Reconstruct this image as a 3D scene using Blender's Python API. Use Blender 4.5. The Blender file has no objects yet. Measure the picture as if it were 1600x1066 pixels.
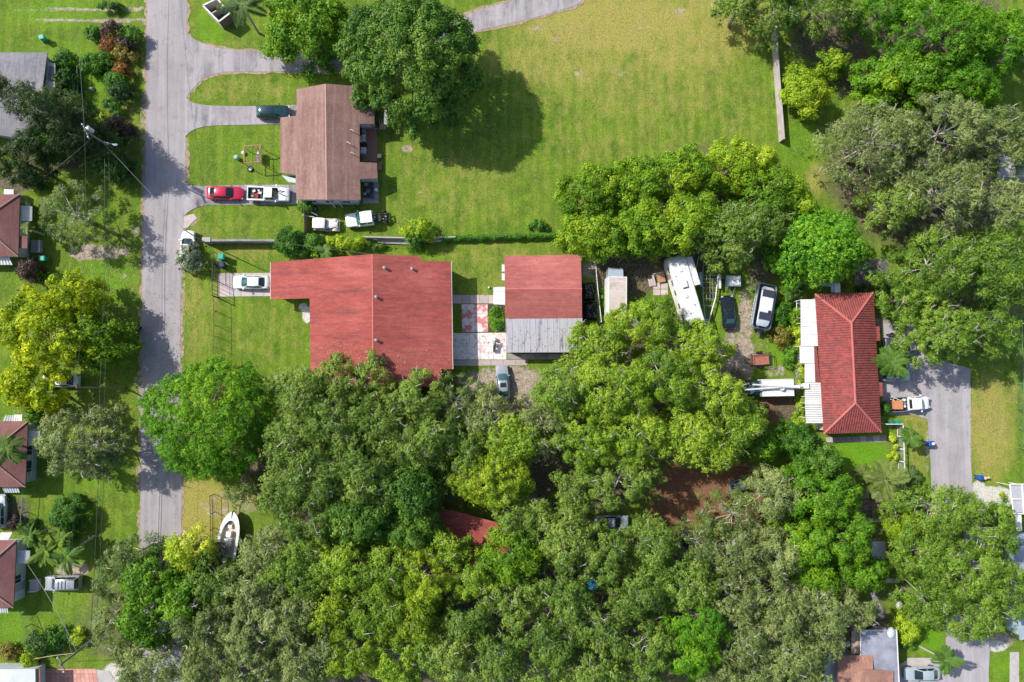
import bpy, math, random
import numpy as np
from mathutils import Vector, Matrix, Quaternion
random.seed(7)
C = bpy.context.scene.collection
SC = bpy.context.scene
R_ = math.radians
# ------------------------------------------------------------------ camera
CAMH = 94.0
FPX = 1068.0                      # focal length in pixels of the 1600 px wide photograph
cam_d = bpy.data.cameras.new('camera'); cam = bpy.data.objects.new('camera', cam_d); C.objects.link(cam)
cam_d.sensor_width = 36.0; cam_d.lens = FPX / 1600.0 * 36.0; cam_d.clip_end = 2000
nad = Vector(((730 - 800) / FPX, -(600 - 533) / FPX, -1)).normalized()
QROT = nad.rotation_difference(Vector((0, 0, -1)))
cam.location = (0, 0, CAMH); cam.rotation_mode = 'QUATERNION'; cam.rotation_quaternion = QROT
SC.camera = cam
# ------------------------------------------------------------------ sky and sun
SUN_EL = R_(41); SHADOW_DIR = R_(-26.5)      # shadows fall east, a little south
sun_vec = Vector((-math.cos(SHADOW_DIR) * math.cos(SUN_EL), -math.sin(SHADOW_DIR) * math.cos(SUN_EL), math.sin(SUN_EL)))
w = bpy.data.worlds.new('World'); SC.world = w; w.use_nodes = True
wn = w.node_tree.nodes; wl = w.node_tree.links; wn.clear()
sky = wn.new('ShaderNodeTexSky'); sky.sky_type = 'NISHITA'; sky.sun_disc = False
sky.sun_elevation = SUN_EL; sky.sun_rotation = math.atan2(sun_vec.x, sun_vec.y) % (2 * math.pi)
sky.air_density = 1.0; sky.dust_density = 1.6; sky.ozone_density = 1.0
bg = wn.new('ShaderNodeBackground'); bg.inputs['Strength'].default_value = 0.13
wo = wn.new('ShaderNodeOutputWorld'); wl.new(sky.outputs[0], bg.inputs[0]); wl.new(bg.outputs[0], wo.inputs[0])
sd = bpy.data.lights.new('sun', 'SUN'); sd.energy = 4.5; sd.angle = R_(0.53); sd.color = (1.0, 0.955, 0.88)
so = bpy.data.objects.new('sun', sd); C.objects.link(so); so.rotation_mode = 'QUATERNION'
so.rotation_quaternion = sun_vec.to_track_quat('Z', 'Y'); so.location = sun_vec * 150
SC.view_settings.view_transform = 'Standard'; SC.view_settings.look = 'None'
SC.view_settings.gamma = 1; SC.view_settings.use_curve_mapping = False
SC.view_settings.exposure = 0.52
SC.cycles.max_bounces = 6; SC.cycles.transparent_max_bounces = 6

# ------------------------------------------------------------------ helpers
def W(px, py, h=0.0):
    """the point at height h seen at pixel (px, py) of the photograph"""
    d = QROT @ Vector(((px - 800) / FPX, -(py - 533) / FPX, -1))
    t = (CAMH - h) / -d.z
    return Vector((d.x * t, d.y * t, h))
def WZ(px, py, zf):
    h = 3.0
    for _ in range(12):
        p = W(px, py, h); h = zf(p.x, p.y)
    return W(px, py, h)
def tag(o, label=None, cat=None, group=None, kind=None):
    if label: o['label'] = label
    if cat: o['category'] = cat
    if group: o['group'] = group
    if kind: o['kind'] = kind
    return o
def empty(name, loc, rz=0.0, label=None, cat=None, group=None):
    o = bpy.data.objects.new(name, None); C.objects.link(o)
    o.empty_display_size = 0.2
    o.location = loc; o.rotation_euler = (0, 0, rz)
    return tag(o, label, cat, group)
class MB:
    def __init__(s): s.v = []; s.f = []
    def add(s, vs, fs):
        b = len(s.v); s.v += [tuple(v) for v in vs]; s.f += [tuple(b + i for i in f) for f in fs]; return s
    def box(s, c, d, rz=0.0, M=None):
        x, y, z = d[0] / 2, d[1] / 2, d[2] / 2
        vs = [Vector((i * x, j * y, k * z)) for k in (-1, 1) for j in (-1, 1) for i in (-1, 1)]
        m = M if M is not None else Matrix.Rotation(rz, 3, 'Z')
        vs = [m @ v + Vector(c) for v in vs]
        return s.add(vs, [(0, 2, 3, 1), (4, 5, 7, 6), (0, 1, 5, 4), (2, 6, 7, 3), (0, 4, 6, 2), (1, 3, 7, 5)])
    def tube(s, a, b, r0, r1=None, n=8, caps=True):
        a = Vector(a); b = Vector(b); r1 = r0 if r1 is None else r1
        d = (b - a)
        if d.length < 1e-6: return s
        q = d.to_track_quat('Z', 'Y'); vs = []
        for P, r in ((a, r0), (b, r1)):
            for i in range(n):
                t = 2 * math.pi * i / n; vs.append(P + q @ Vector((r * math.cos(t), r * math.sin(t), 0)))
        fs = [(i, (i + 1) % n, n + (i + 1) % n, n + i) for i in range(n)]
        if caps: fs += [tuple(range(n - 1, -1, -1)), tuple(range(n, 2 * n))]
        return s.add(vs, fs)
    def path(s, pts, r, n=6, r1=None):
        k = len(pts) - 1; r1 = r if r1 is None else r1
        for i in range(k):
            s.tube(pts[i], pts[i + 1], r + (r1 - r) * i / k, r + (r1 - r) * (i + 1) / k, n)
        return s
    def prism(s, poly, z0, z1):
        """poly: list of (x,y); z0,z1 numbers"""
        a = sum(poly[i][0] * poly[(i + 1) % len(poly)][1] - poly[(i + 1) % len(poly)][0] * poly[i][1] for i in range(len(poly)))
        if a < 0: poly = poly[::-1]
        n = len(poly)
        vs = [(p[0], p[1], z0) for p in poly] + [(p[0], p[1], z1) for p in poly]
        fs = [tuple(range(n - 1, -1, -1)), tuple(range(n, 2 * n))] + [(i, (i + 1) % n, n + (i + 1) % n, n + i) for i in range(n)]
        return s.add(vs, fs)
    def slab(s, pts, th, up=(0, 0, 1)):
        """pts: 3d polygon (top face), thickness th downwards"""
        P = [Vector(p) for p in pts]
        a = sum(P[i].x * P[(i + 1) % len(P)].y - P[(i + 1) % len(P)].x * P[i].y for i in range(len(P)))
        if a < 0: P = P[::-1]
        n = len(P); d = Vector((0, 0, -th))
        return s.add(P + [p + d for p in P], [tuple(range(n)), tuple(range(2 * n - 1, n - 1, -1))] + [((i + 1) % n, i, n + i, n + (i + 1) % n) for i in range(n)])
    def loft(s, secs, close=True, caps=True):
        n = len(secs[0]); b = len(s.v)
        vs = [v for sec in secs for v in sec]; fs = []
        for k in range(len(secs) - 1):
            for i in range(n if close else n - 1):
                j = (i + 1) % n
                fs.append((k * n + i, k * n + j, (k + 1) * n + j, (k + 1) * n + i))
        if caps: fs += [tuple(range(n - 1, -1, -1)), tuple((len(secs) - 1) * n + i for i in range(n))]
        return s.add(vs, fs)
    def dome(s, c, rx, ry, rz, n=12, m=5, full=False):
        c = Vector(c); secs = []
        lo = -m if full else 0
        for j in range(lo, m):
            a = math.pi / 2 * j / m
            secs.append([c + Vector((rx * math.cos(a) * math.cos(2 * math.pi * i / n), ry * math.cos(a) * math.sin(2 * math.pi * i / n), rz * math.sin(a))) for i in range(n)])
        s.loft(secs, True, False)
        b = len(s.v) - n
        top = len(s.v); s.v.append(tuple(c + Vector((0, 0, rz))))
        s.f += [(b + i, b + (i + 1) % n, top) for i in range(n)]
        return s
    def mesh(s, name, m, smooth=False):
        me = bpy.data.meshes.new(name); me.from_pydata([tuple(v) for v in s.v], [], s.f); me.validate()
        if m: me.materials.append(m)
        if smooth:
            me.shade_smooth()
            try: me.set_sharp_from_angle(angle=R_(38))
            except Exception: pass
        me.update(); return me
    def build(s, name, m, parent=None, smooth=False, world=False, **kw):
        if world and parent is not None:
            o_ = Vector(parent.location); s.v = [tuple(Vector(v) - o_) for v in s.v]
        me = s.mesh(name, m, smooth)
        o = bpy.data.objects.new(name, me); C.objects.link(o)
        if parent is not None: o.parent = parent
        return tag(o, kw.get('label'), kw.get('cat'), kw.get('group'), kw.get('kind'))
def inst(name, me, parent=None, loc=(0, 0, 0), rot=(0, 0, 0), scale=(1, 1, 1), **kw):
    o = bpy.data.objects.new(name, me); C.objects.link(o)
    if parent is not None: o.parent = parent
    o.location = loc; o.rotation_euler = rot; o.scale = scale
    return tag(o, kw.get('label'), kw.get('cat'), kw.get('group'), kw.get('kind'))
def copy_tree(o, parent=None):
    c = o.copy(); C.objects.link(c)
    if parent is not None: c.parent = parent
    for ch in list(o.children): copy_tree(ch, c)
    return c
def single(name, mb, m, label, cat, group=None, smooth=False, kind=None):
    """a thing that is one mesh, its origin at its base"""
    xs = [v[0] for v in mb.v]; ys = [v[1] for v in mb.v]; zs = [v[2] for v in mb.v]
    o_ = Vector(((min(xs) + max(xs)) / 2, (min(ys) + max(ys)) / 2, min(zs)))
    mb.v = [tuple(Vector(v) - o_) for v in mb.v]
    o = mb.build(name, m, None, smooth); o.location = o_
    return tag(o, label, cat, group, kind)

# ------------------------------------------------------------------ materials
class NT:
    def __init__(s, name):
        s.m = bpy.data.materials.new(name); s.m.use_nodes = True; s.t = s.m.node_tree; s.t.nodes.clear()
        s.tc = s.n('ShaderNodeTexCoord')
    def n(s, t, **kw):
        x = s.t.nodes.new(t)
        for k, v in kw.items(): setattr(x, k, v)
        return x
    def l(s, a, b): s.t.links.new(a, b)
    def setin(s, node, key, v):
        if hasattr(v, 'is_output') or isinstance(v, bpy.types.NodeSocket): s.l(v, node.inputs[key])
        else: node.inputs[key].default_value = v
    def coord(s, scale=(1, 1, 1), rot=(0, 0, 0), src='Object'):
        mp = s.n('ShaderNodeMapping'); s.l(s.tc.outputs[src], mp.inputs[0])
        mp.inputs['Scale'].default_value = scale; mp.inputs['Rotation'].default_value = rot
        return mp.outputs[0]
    def noise(s, scale, detail=3, rough=.55, co=None, dist=0.0):
        x = s.n('ShaderNodeTexNoise'); x.inputs['Scale'].default_value = scale
        x.inputs['Detail'].default_value = detail; x.inputs['Roughness'].default_value = rough
        x.inputs['Distortion'].default_value = dist
        s.l(co if co is not None else s.coord(), x.inputs['Vector']); return x.outputs['Fac']
    def ramp(s, fac, stops, interp='LINEAR'):
        x = s.n('ShaderNodeValToRGB'); x.color_ramp.interpolation = interp
        e = x.color_ramp.elements
        while len(e) < len(stops): e.new(0.5)
        for i, (p, c) in enumerate(stops):
            e[i].position = p
            e[i].color = (c, c, c, 1) if isinstance(c, (int, float)) else (c[0], c[1], c[2], 1)
        s.l(fac, x.inputs[0]); return x.outputs[0]
    def mix(s, f, a, b, mode='MIX'):
        x = s.n('ShaderNodeMix', data_type='RGBA', blend_type=mode)
        for k, v in ((0, f), (6, a), (7, b)):
            if isinstance(v, bpy.types.NodeSocket): s.l(v, x.inputs[k])
            elif k == 0: x.inputs[0].default_value = v
            else: x.inputs[k].default_value = (v[0], v[1], v[2], 1)
        return x.outputs[2]
    def math(s, op, a, b=None, clamp=False):
        x = s.n('ShaderNodeMath', operation=op); x.use_clamp = clamp
        for k, v in ((0, a), (1, b)):
            if v is None: continue
            if isinstance(v, bpy.types.NodeSocket): s.l(v, x.inputs[k])
            else: x.inputs[k].default_value = v
        return x.outputs[0]
    def attr(s, name, out='Fac'):
        x = s.n('ShaderNodeAttribute', attribute_name=name); return x.outputs[out]
    def bump(s, h, strength=.3, dist=.02):
        x = s.n('ShaderNodeBump'); x.inputs['Strength'].default_value = strength; x.inputs['Distance'].default_value = dist
        s.l(h, x.inputs['Height']); return x.outputs[0]
    def out(s, color, rough=.7, metal=0.0, spec=.4, normal=None, coat=0.0):
        b = s.n('ShaderNodeBsdfPrincipled')
        s.setin(b, 'Base Color', color if isinstance(color, bpy.types.NodeSocket) else (color[0], color[1], color[2], 1))
        s.setin(b, 'Roughness', rough); s.setin(b, 'Metallic', metal); s.setin(b, 'Specular IOR Level', spec)
        if coat: b.inputs['Coat Weight'].default_value = coat; b.inputs['Coat Roughness'].default_value = .08
        if normal is not None: s.l(normal, b.inputs['Normal'])
        o = s.n('ShaderNodeOutputMaterial'); s.l(b.outputs[0], o.inputs[0]); return s.m
MATS = {}
def mat(name, c, rough=.7, var=.18, scale=3.0, metal=0.0, spec=.4, c2=None, bump=.0, bs=20, coat=0.0):
    if name in MATS: return MATS[name]
    t = NT(name)
    c2 = c2 or tuple(x * (1 - var) for x in c)
    c1 = tuple(min(1, x * (1 + var * .6)) for x in c)
    f = t.ramp(t.noise(scale, 5, .65), [(.3, 0.0), (.7, 1.0)])
    col = t.mix(f, c2, c1)
    nb = t.bump(t.noise(bs, 4, .6), bump, .03) if bump else None
    MATS[name] = t.out(col, rough, metal, spec, nb, coat); return MATS[name]
def paint(name, c, rough=.25, metal=0.0):
    return mat(name, c, rough, .06, 1.5, metal, .5, coat=.6)
GLASS = mat('car_glass', (.015, .022, .028), .06, .2, 2, 0, .8)
GLASSB = mat('car_glass_teal', (.03, .09, .095), .05, .2, 2, 0, .9)
RUBBER = mat('rubber', (.02, .02, .02), .85, .2, 9)
CHROME = mat('bright_metal', (.62, .63, .65), .28, .1, 4, 1.0)
ALU = mat('aluminium', (.55, .57, .6), .42, .15, 4, .8)
RIMM = mat('wheel_rim', (.4, .41, .43), .35, .1, 4, .9)
BLACK = mat('black_plastic', (.018, .018, .02), .55, .3, 5)
LAMPW = mat('lamp_lens', (.42, .44, .46), .12, .1, 5, 0, .8)
LAMPR = mat('tail_lens', (.35, .015, .012), .15, .1, 5, 0, .8)
WHITE = mat('white_paint', (.62, .62, .605), .5, .16, 1.2)
WHITEW = mat('white_weathered', (.62, .62, .6), .6, .25, .8, bump=.15)
WALLW = mat('wall_stucco_white', (.52, .56, .58), .85, .18, .9, bump=.25, bs=30)
WALLT = mat('wall_stucco_teal', (.30, .40, .41), .85, .18, .9, bump=.25, bs=30)
WALLG = mat('wall_stucco_grey', (.4, .41, .42), .85, .2, .9, bump=.25, bs=30)
WOOD = mat('weathered_wood', (.22, .17, .12), .85, .35, 2.0, bump=.2)
WOODR = mat('cedar_wood', (.42, .23, .13), .8, .25, 2.0, bump=.2)
CONC = mat('concrete', (.40, .37, .36), .9, .22, .9, bump=.2, bs=12)
CONCP = mat('concrete_pink', (.46, .38, .36), .9, .2, .7, bump=.2, bs=12)
CONCG = mat('concrete_grey_weathered', (.27, .25, .25), .92, .35, .9, bump=.25, bs=12)
PIPE = mat('galvanised_metal', (.5, .5, .5), .4, .15, 6, .7)
DARKWOOD = mat('dark_pole_wood', (.20, .17, .15), .85, .3, 3)
TRUNKM = mat('bark', (.20, .17, .14), .9, .35, 5, bump=.5, bs=14)
TWIGM = mat('pale_bark', (.44, .40, .36), .85, .25, 4, bump=.3)
# ------------------------------------------------------------------ ground
def grass_mat():
    t = NT('grass_ground')
    co = t.coord(src='Object')
    big = t.noise(.055, 4, .6, co); mid = t.noise(.35, 5, .65, co, .6); fine = t.noise(3.2, 6, .75, co); vfine = t.noise(9.0, 3, .7, co)
    st = t.noise(.9, 4, .6, t.coord((1.0, .07, 1)))       # mowing streaks north-south
    g = t.mix(t.ramp(mid, [(.36, 0.0), (.64, 1.0)]), (.042, .122, .004), (.150, .270, .010))
    g = t.mix(t.ramp(st, [(.42, 0.0), (.66, .6)]), g, (.19, .275, .028))
    g = t.mix(t.ramp(big, [(.42, 0.0), (.68, .40)]), g, (.15, .23, .02))
    g = t.mix(t.ramp(t.noise(.9, 7, .8, co, 1.0), [(.48, 0.0), (.64, .55)]), g, (.30, .30, .07))
    wv = t.n('ShaderNodeTexWave', wave_type='BANDS', bands_direction='X'); wv.inputs['Scale'].default_value = .21; wv.inputs['Distortion'].default_value = 3.5
    wv.inputs['Detail'].default_value = 4; wv.inputs['Detail Scale'].default_value = .5; t.l(t.coord((1, .25, 1)), wv.inputs['Vector'])      # mower passes
    g = t.mix(t.ramp(wv.outputs['Fac'], [(.3, .30), (.6, 0.0)]), g, (.055, .14, .006))
    A = t.n('ShaderNodeSeparateColor'); t.l(t.attr('mask_a', 'Color'), A.inputs[0])
    B = t.n('ShaderNodeSeparateColor'); t.l(t.attr('mask_b', 'Color'), B.inputs[0])
    def thr(ch, nz, amt=.9, lo=.35, hi=.65):
        s = t.math('ADD', ch, t.math('MULTIPLY', t.math('SUBTRACT', nz, .5), amt))
        return t.ramp(s, [(lo, 0.0), (hi, 1.0)])
    n2 = t.noise(.8, 7, .72, co)
    lush = t.mix(mid, (.08, .25, .003), (.16, .35, .008))
    g = t.mix(thr(B.outputs[0], n2, .7, .3, .8), g, lush)
    dryc = t.mix(t.noise(.5, 4, .6, co), (.46, .31, .12), (.33, .34, .06))
    g = t.mix(t.math('MULTIPLY', thr(A.outputs[2], t.noise(.7, 7, .75, t.coord((1, .45, 1))), 1.9, .2, .80), .85), g, dryc)
    dirtc = t.mix(t.ramp(t.noise(1.6, 6, .7, co), [(.35, 0.0), (.65, 1.0)]), (.29, .22, .185), (.56, .45, .40))
    g = t.mix(thr(A.outputs[0], n2, 1.1, .38, .62), g, dirtc)
    redc = t.mix(t.noise(1.2, 5, .7, co), (.11, .045, .034), (.34, .13, .09))
    g = t.mix(thr(A.outputs[1], n2, .9, .35, .65), g, redc)
    mulc = t.mix(t.ramp(t.noise(2.6, 6, .75, co), [(.4, 0.0), (.66, 1.0)]), (.062, .042, .034), (.22, .17, .14))
    g = t.mix(thr(B.outputs[1], n2, .9, .35, .65), g, mulc)
    grav = t.mix(t.noise(6.0, 4, .7, co), (.55, .51, .48), (.78, .75, .72))
    g = t.mix(thr(B.outputs[2], n2, .8, .4, .6), g, grav)
    # blade scale grain: real colour differences between tufts, thatch and soil
    g = t.mix(t.ramp(fine, [(.42, 0.0), (.62, .35)]), g, t.mix(.6, g, (.28, .32, .08)))
    g = t.mix(t.ramp(t.noise(4.5, 6, .8, co), [(.40, .5), (.55, 0.0)]), g, t.mix(.7, g, (.03, .045, .008)))
    g = t.mix(t.ramp(vfine, [(.38, .5), (.6, 0.0)]), g, t.mix(.6, g, (.03, .04, .008)))
    h = t.math('ADD', t.math('MULTIPLY', fine, .6), t.math('MULTIPLY', vfine, .4))
    return t.out(g, .95, 0, .15, t.bump(h, .9, .10))
# soft patches of other ground: (px, py, rx, ry, channel, strength)
BL = [
 # dry grass (a.b)
 (960,35,160,55,'dry',.85),(900,90,130,60,'dry',.6),(1060,60,120,70,'dry',.65),(1130,30,90,60,'dry',.7),(1000,130,180,70,'dry',.42),(1000,220,200,50,'dry',.3),(1140,150,70,60,'dry',.3),
 (790,90,60,40,'dry',.4),(720,290,110,60,'dry',.32),(640,330,60,30,'dry',.2),(380,140,80,22,'dry',.42),(330,120,30,15,'dry',.3),(310,450,40,140,'dry',.35),(420,520,70,50,'dry',.25),
 (380,395,60,14,'dry',.4),(300,790,60,45,'dry',.95),(330,810,50,55,'dry',.8),(400,780,40,20,'dry',.5),(1545,670,40,90,'dry',.75),(1545,620,50,30,'dry',.5),(1435,690,25,60,'dry',.45),
 (760,395,80,22,'dry',.35),(740,440,60,30,'dry',.3),(550,345,80,20,'dry',.15),(1275,280,20,30,'dry',.6),(340,75,60,14,'dry',.35),(140,300,60,30,'dry',.15),(90,330,60,20,'dry',.1),
 (160,640,50,40,'dry',.35),(140,935,60,30,'dry',.2),(110,780,60,30,'dry',.1),(205,200,22,50,'dry',.45),
 (1360,160,60,60,'dry',.2),(1440,650,30,16,'dry',.6),(330,350,60,16,'dry',.25),(300,470,25,30,'dry',.5),
 # bare dirt
 (137,394,30,13,'dirt',.95),(170,395,40,12,'dirt',.6),(115,890,28,12,'dirt',.85),(636,233,9,7,'dirt',.75),(800,610,70,40,'dirt',.85),(860,640,50,40,'dirt',.7),(750,600,40,28,'dirt',.6),
 (850,770,45,35,'dirt',.9),(1150,560,34,40,'dirt',.8),(1150,530,16,40,'dirt',.6),(1165,500,14,60,'dirt',.6),(1210,580,22,12,'dirt',.5),(1190,540,20,10,'dirt',.35),(1020,415,50,16,'dirt',.55),
 (1185,430,20,40,'dirt',.5),(1330,200,20,10,'dirt',.6),(1345,175,16,14,'dirt',.55),(1270,75,50,18,'dirt',.5),(870,60,10,5,'dirt',.6),(905,115,14,6,'dirt',.45),(840,45,12,5,'dirt',.6),(1010,45,16,8,'dirt',.42),(975,115,12,8,'dirt',.42),(1060,20,26,10,'dirt',.42),(830,20,40,6,'dirt',.4),(655,300,14,6,'dirt',.35),(210,360,8,20,'dirt',.45),(212,600,6,30,'dirt',.45),(190,430,20,8,'dirt',.35),(1315,135,25,20,'dirt',.4),(1305,203,16,8,'dirt',.7),(1290,120,26,24,'dirt',.4),(300,345,8,10,'dirt',.7),
 (1388,505,36,9,'dirt',.7),(1270,300,26,30,'dirt',.3),(925,420,20,18,'dirt',.7),(1405,640,8,40,'dirt',.3),(1515,700,5,90,'dirt',.6),(1449,700,4,60,'dirt',.5),
 (222,300,5,360,'dirt',.45),(286,470,4,120,'dirt',.5),(286,250,4,60,'dirt',.4),(150,15,130,3.2,'dirt',.75),(150,32,130,3.2,'dirt',.75),(360,790,60,30,'dirt',.45),(385,800,22,30,'red',.35),
 (1260,620,20,30,'dirt',.2),(100,290,50,12,'dirt',.2),(1240,500,10,60,'dirt',.4),(1560,1000,30,14,'dirt',.7),(180,1050,20,18,'gravel',.7),
 # red soil
 (1110,760,90,50,'red',.95),(1060,800,60,30,'red',.7),(1150,790,50,40,'red',.9),(1180,830,50,36,'red',1.0),(1140,775,50,30,'red',1.0),(1215,640,40,26,'red',.75),(1090,850,60,30,'red',.5),(1030,750,40,30,'red',.6),
 (770,820,60,40,'red',.3),(1160,1055,40,14,'red',.6),(1060,1050,40,20,'red',.5),
 # leaf litter under trees
 (560,720,170,110,'mulch',1.0),(700,700,140,90,'mulch',.9),(900,720,130,90,'mulch',.8),(980,430,60,40,'mulch',.75),(1070,400,70,30,'mulch',.8),(1100,300,120,80,'mulch',.7),(1190,420,26,40,'mulch',.6),
 (520,980,380,110,'mulch',1.0),(900,960,260,130,'mulch',1.0),(1180,960,150,120,'mulch',1.0),(1010,620,160,110,'mulch',.8),(1440,270,150,120,'mulch',.9),(1500,480,110,90,'mulch',.6),(1470,60,120,90,'mulch',.9),
 (1300,60,62,48,'mulch',.85),(1335,110,34,40,'mulch',.85),(90,230,90,40,'mulch',.7),(25,285,30,20,'mulch',.8),(1230,640,34,22,'mulch',.6),(1280,830,100,110,'mulch',.8),(1375,700,14,10,'mulch',.2),(1350,1000,60,60,'mulch',.8),
 (1500,880,90,80,'mulch',.6),(1370,930,22,60,'mulch',.5),(160,900,18,10,'mulch',.5),(400,740,30,40,'mulch',.7),(1150,590,26,20,'mulch',.6),(1400,800,14,20,'mulch',.6),(1385,480,14,22,'mulch',.8),(775,496,10,20,'mulch',.9),
 (560,185,16,24,'mulch',.9),(520,318,40,6,'mulch',.6),(470,480,12,12,'mulch',.4),(30,800,20,26,'mulch',.7),(1230,400,30,40,'mulch',.5),(940,560,60,60,'mulch',.6),
 # lush mown lawn
 (1340,710,46,40,'lush',.95),(1215,560,20,10,'lush',.6),(1220,545,26,14,'lush',.7),(120,120,60,60,'lush',.6),(100,20,100,30,'lush',.5),(330,40,30,40,'lush',.6),(370,240,70,30,'lush',.35),(110,960,70,50,'lush',.45),
 (150,320,50,40,'lush',.45),(160,440,60,50,'lush',.6),(1440,960,30,60,'lush',.8),(1450,1000,26,24,'lush',.9),(1570,1040,30,30,'lush',.6),(1560,770,50,40,'lush',.5),(600,340,50,20,'lush',.35),(760,250,120,80,'lush',.3),(1130,500,14,50,'lush',.6),
 (1250,230,40,60,'lush',.5),(1330,240,30,30,'lush',.4),(470,310,10,40,'lush',.4),(1380,845,30,12,'lush',.8),(120,750,80,30,'lush',.4),(190,740,20,60,'lush',.3),(1180,580,16,10,'lush',.6),(30,690,40,120,'lush',.4),(20,960,30,60,'lush',.6),(330,350,50,20,'lush',.3),
 # pale gravel
 (1552,778,36,18,'gravel',.98),(1530,770,14,22,'gravel',.7),(480,492,8,13,'gravel',.95),(473,480,8,8,'gravel',.7),(1558,1010,18,10,'gravel',.8),
]
def ground():
    xs = np.arange(-96, 100.01, .4); ys = np.arange(-66, 76.01, .4)
    X, Y = np.meshgrid(xs, ys); nx, ny = len(xs), len(ys)
    far = 700.0
    # world -> pixel
    Rm = np.array(QROT.to_matrix()).T
    P = np.stack([X.ravel(), Y.ravel(), np.full(X.size, -CAMH)], 0)
    c = Rm @ P; PX = 800 + FPX * c[0] / -c[2]; PY = 533 - FPX * c[1] / -c[2]
    ch = {k: np.zeros(PX.size) for k in ('dirt', 'red', 'dry', 'lush', 'mulch', 'gravel')}
    for (bx, by, rx, ry, k, s) in BL:
        d = np.sqrt(((PX - bx) / rx) ** 2 + ((PY - by) / ry) ** 2)
        m = np.clip(1.45 - d * .95, 0, 1); m = m * m * (3 - 2 * m) * s
        ch[k] = np.maximum(ch[k], m)
    V = np.stack([X.ravel(), Y.ravel(), np.zeros(X.size)], 1)
    # gentle unevenness of lawn
    V[:, 2] = -0.02
    idx = np.arange(nx * ny).reshape(ny, nx)
    F = np.stack([idx[:-1, :-1], idx[:-1, 1:], idx[1:, 1:], idx[1:, :-1]], -1).reshape(-1, 4)
    # skirt to the horizon
    corners = [(-far, -far), (far, -far), (far, far), (-far, far)]
    base = len(V); V = np.vstack([V, [(a, b, -0.02) for a, b in corners]])
    g = [idx[0, 0], idx[0, -1], idx[-1, -1], idx[-1, 0]]
    Fs = [tuple(f) for f in F.tolist()]
    rows = [list(idx[0, :]), list(idx[:, -1]), list(idx[-1, ::-1]), list(idx[::-1, 0])]
    me = bpy.data.meshes.new('ground')
    extra = []
    for k in range(4):
        a, b = base + k, base + (k + 1) % 4
        extra.append(tuple([a, b] + [int(i) for i in rows[k][::-1]]))
    me.from_pydata([tuple(v) for v in V.tolist()], [], Fs + extra)
    n = len(V)
    for nm, ks in (('mask_a', ('dirt', 'red', 'dry')), ('mask_b', ('lush', 'mulch', 'gravel'))):
        at = me.attributes.new(nm, 'FLOAT_COLOR', 'POINT'); arr = np.zeros((n, 4), np.float32); arr[:, 3] = 1
        for i, k in enumerate(ks): arr[:nx * ny, i] = ch[k]
        at.data.foreach_set('color', arr.ravel())
    me.materials.append(grass_mat()); me.update()
    o = bpy.data.objects.new('ground', me); C.objects.link(o); tag(o, kind='structure')
ground()

def rough_poly(pts, step=.7, jit=.06, h=0.0, seed=1):
    rg = random.Random(seed); P = [W(x, y, h) for x, y in pts]; out = []
    for i in range(len(P)):
        a, b = P[i], P[(i + 1) % len(P)]; n = max(1, int((b - a).length / step))
        for k in range(n):
            p = a.lerp(b, k / n)
            if k or jit > .1: p = p + Vector((rg.uniform(-jit, jit), rg.uniform(-jit, jit), 0))
            out.append((p.x, p.y))
    return out
def smooth_px(pts, n=6):
    """open catmull-rom through pixel points"""
    out = []
    for i in range(len(pts) - 1):
        p0 = pts[max(i - 1, 0)]; p1 = pts[i]; p2 = pts[i + 1]; p3 = pts[min(i + 2, len(pts) - 1)]
        for k in range(n):
            t = k / n
            out.append(tuple(.5 * (2 * p1[j] + (p2[j] - p0[j]) * t + (2 * p0[j] - 5 * p1[j] + 4 * p2[j] - p3[j]) * t * t + (3 * p1[j] - p0[j] - 3 * p2[j] + p3[j]) * t ** 3) for j in (0, 1)))
    out.append(pts[-1]); return out
def sheet(name, pts, z, m, jit=.05, step=.7, seed=1, th=.06):
    mb = MB().prism(rough_poly(pts, step, jit, 0, seed), z - th, z)
    return mb.build(name, m, None, kind='structure')
def asphalt(name, c0, c1, stain=(.1, .1, .11), crack=True, amt=.5):
    t = NT(name); co = t.coord()
    col = t.mix(t.ramp(t.noise(.22, 5, .65, co), [(.35, 0.0), (.65, 1.0)]), c0, c1)
    col = t.mix(t.math('MULTIPLY', t.ramp(t.noise(.45, 6, .7, t.coord((1, .3, 1))), [(.52, 0.0), (.7, 1.0)]), amt), col, stain)
    col = t.mix(t.ramp(t.noise(1.1, 4, .6, t.coord((1.0, .05, 1))), [(.45, 0.0), (.6, .45)]), col, tuple(min(1, x * 1.22) for x in c1))
    col = t.mix(t.ramp(t.noise(.9, 7, .75, t.coord((1, .6, 1))), [(.56, 0.0), (.62, .35)]), col, tuple(x * .62 for x in c0))
    f = t.noise(7, 5, .8, co)
    col = t.mix(t.ramp(f, [(.35, .25), (.6, 0.0)]), col, tuple(x * .55 for x in c0))
    col = t.mix(t.ramp(t.noise(14, 3, .7, co), [(.6, 0.0), (.75, .25)]), col, (.55, .52, .5))
    if crack:
        v = t.n('ShaderNodeTexVoronoi', feature='DISTANCE_TO_EDGE'); v.inputs['Scale'].default_value = .16
        dn = t.n('ShaderNodeTexNoise'); dn.inputs['Scale'].default_value = .8; dn.inputs['Detail'].default_value = 6; t.l(co, dn.inputs['Vector'])
        mx = t.n('ShaderNodeMix', data_type='VECTOR'); mx.inputs[0].default_value = .22
        t.l(co, mx.inputs[4]); t.l(dn.outputs['Color'], mx.inputs[5]); t.l(mx.outputs[1], v.inputs['Vector'])
        col = t.mix(t.ramp(v.outputs['Distance'], [(.0, .3), (.004, 0.0)]), col, tuple(x * .45 for x in c0))
    return t.out(col, .9, 0, .25, t.bump(f, .3, .02))
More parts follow.
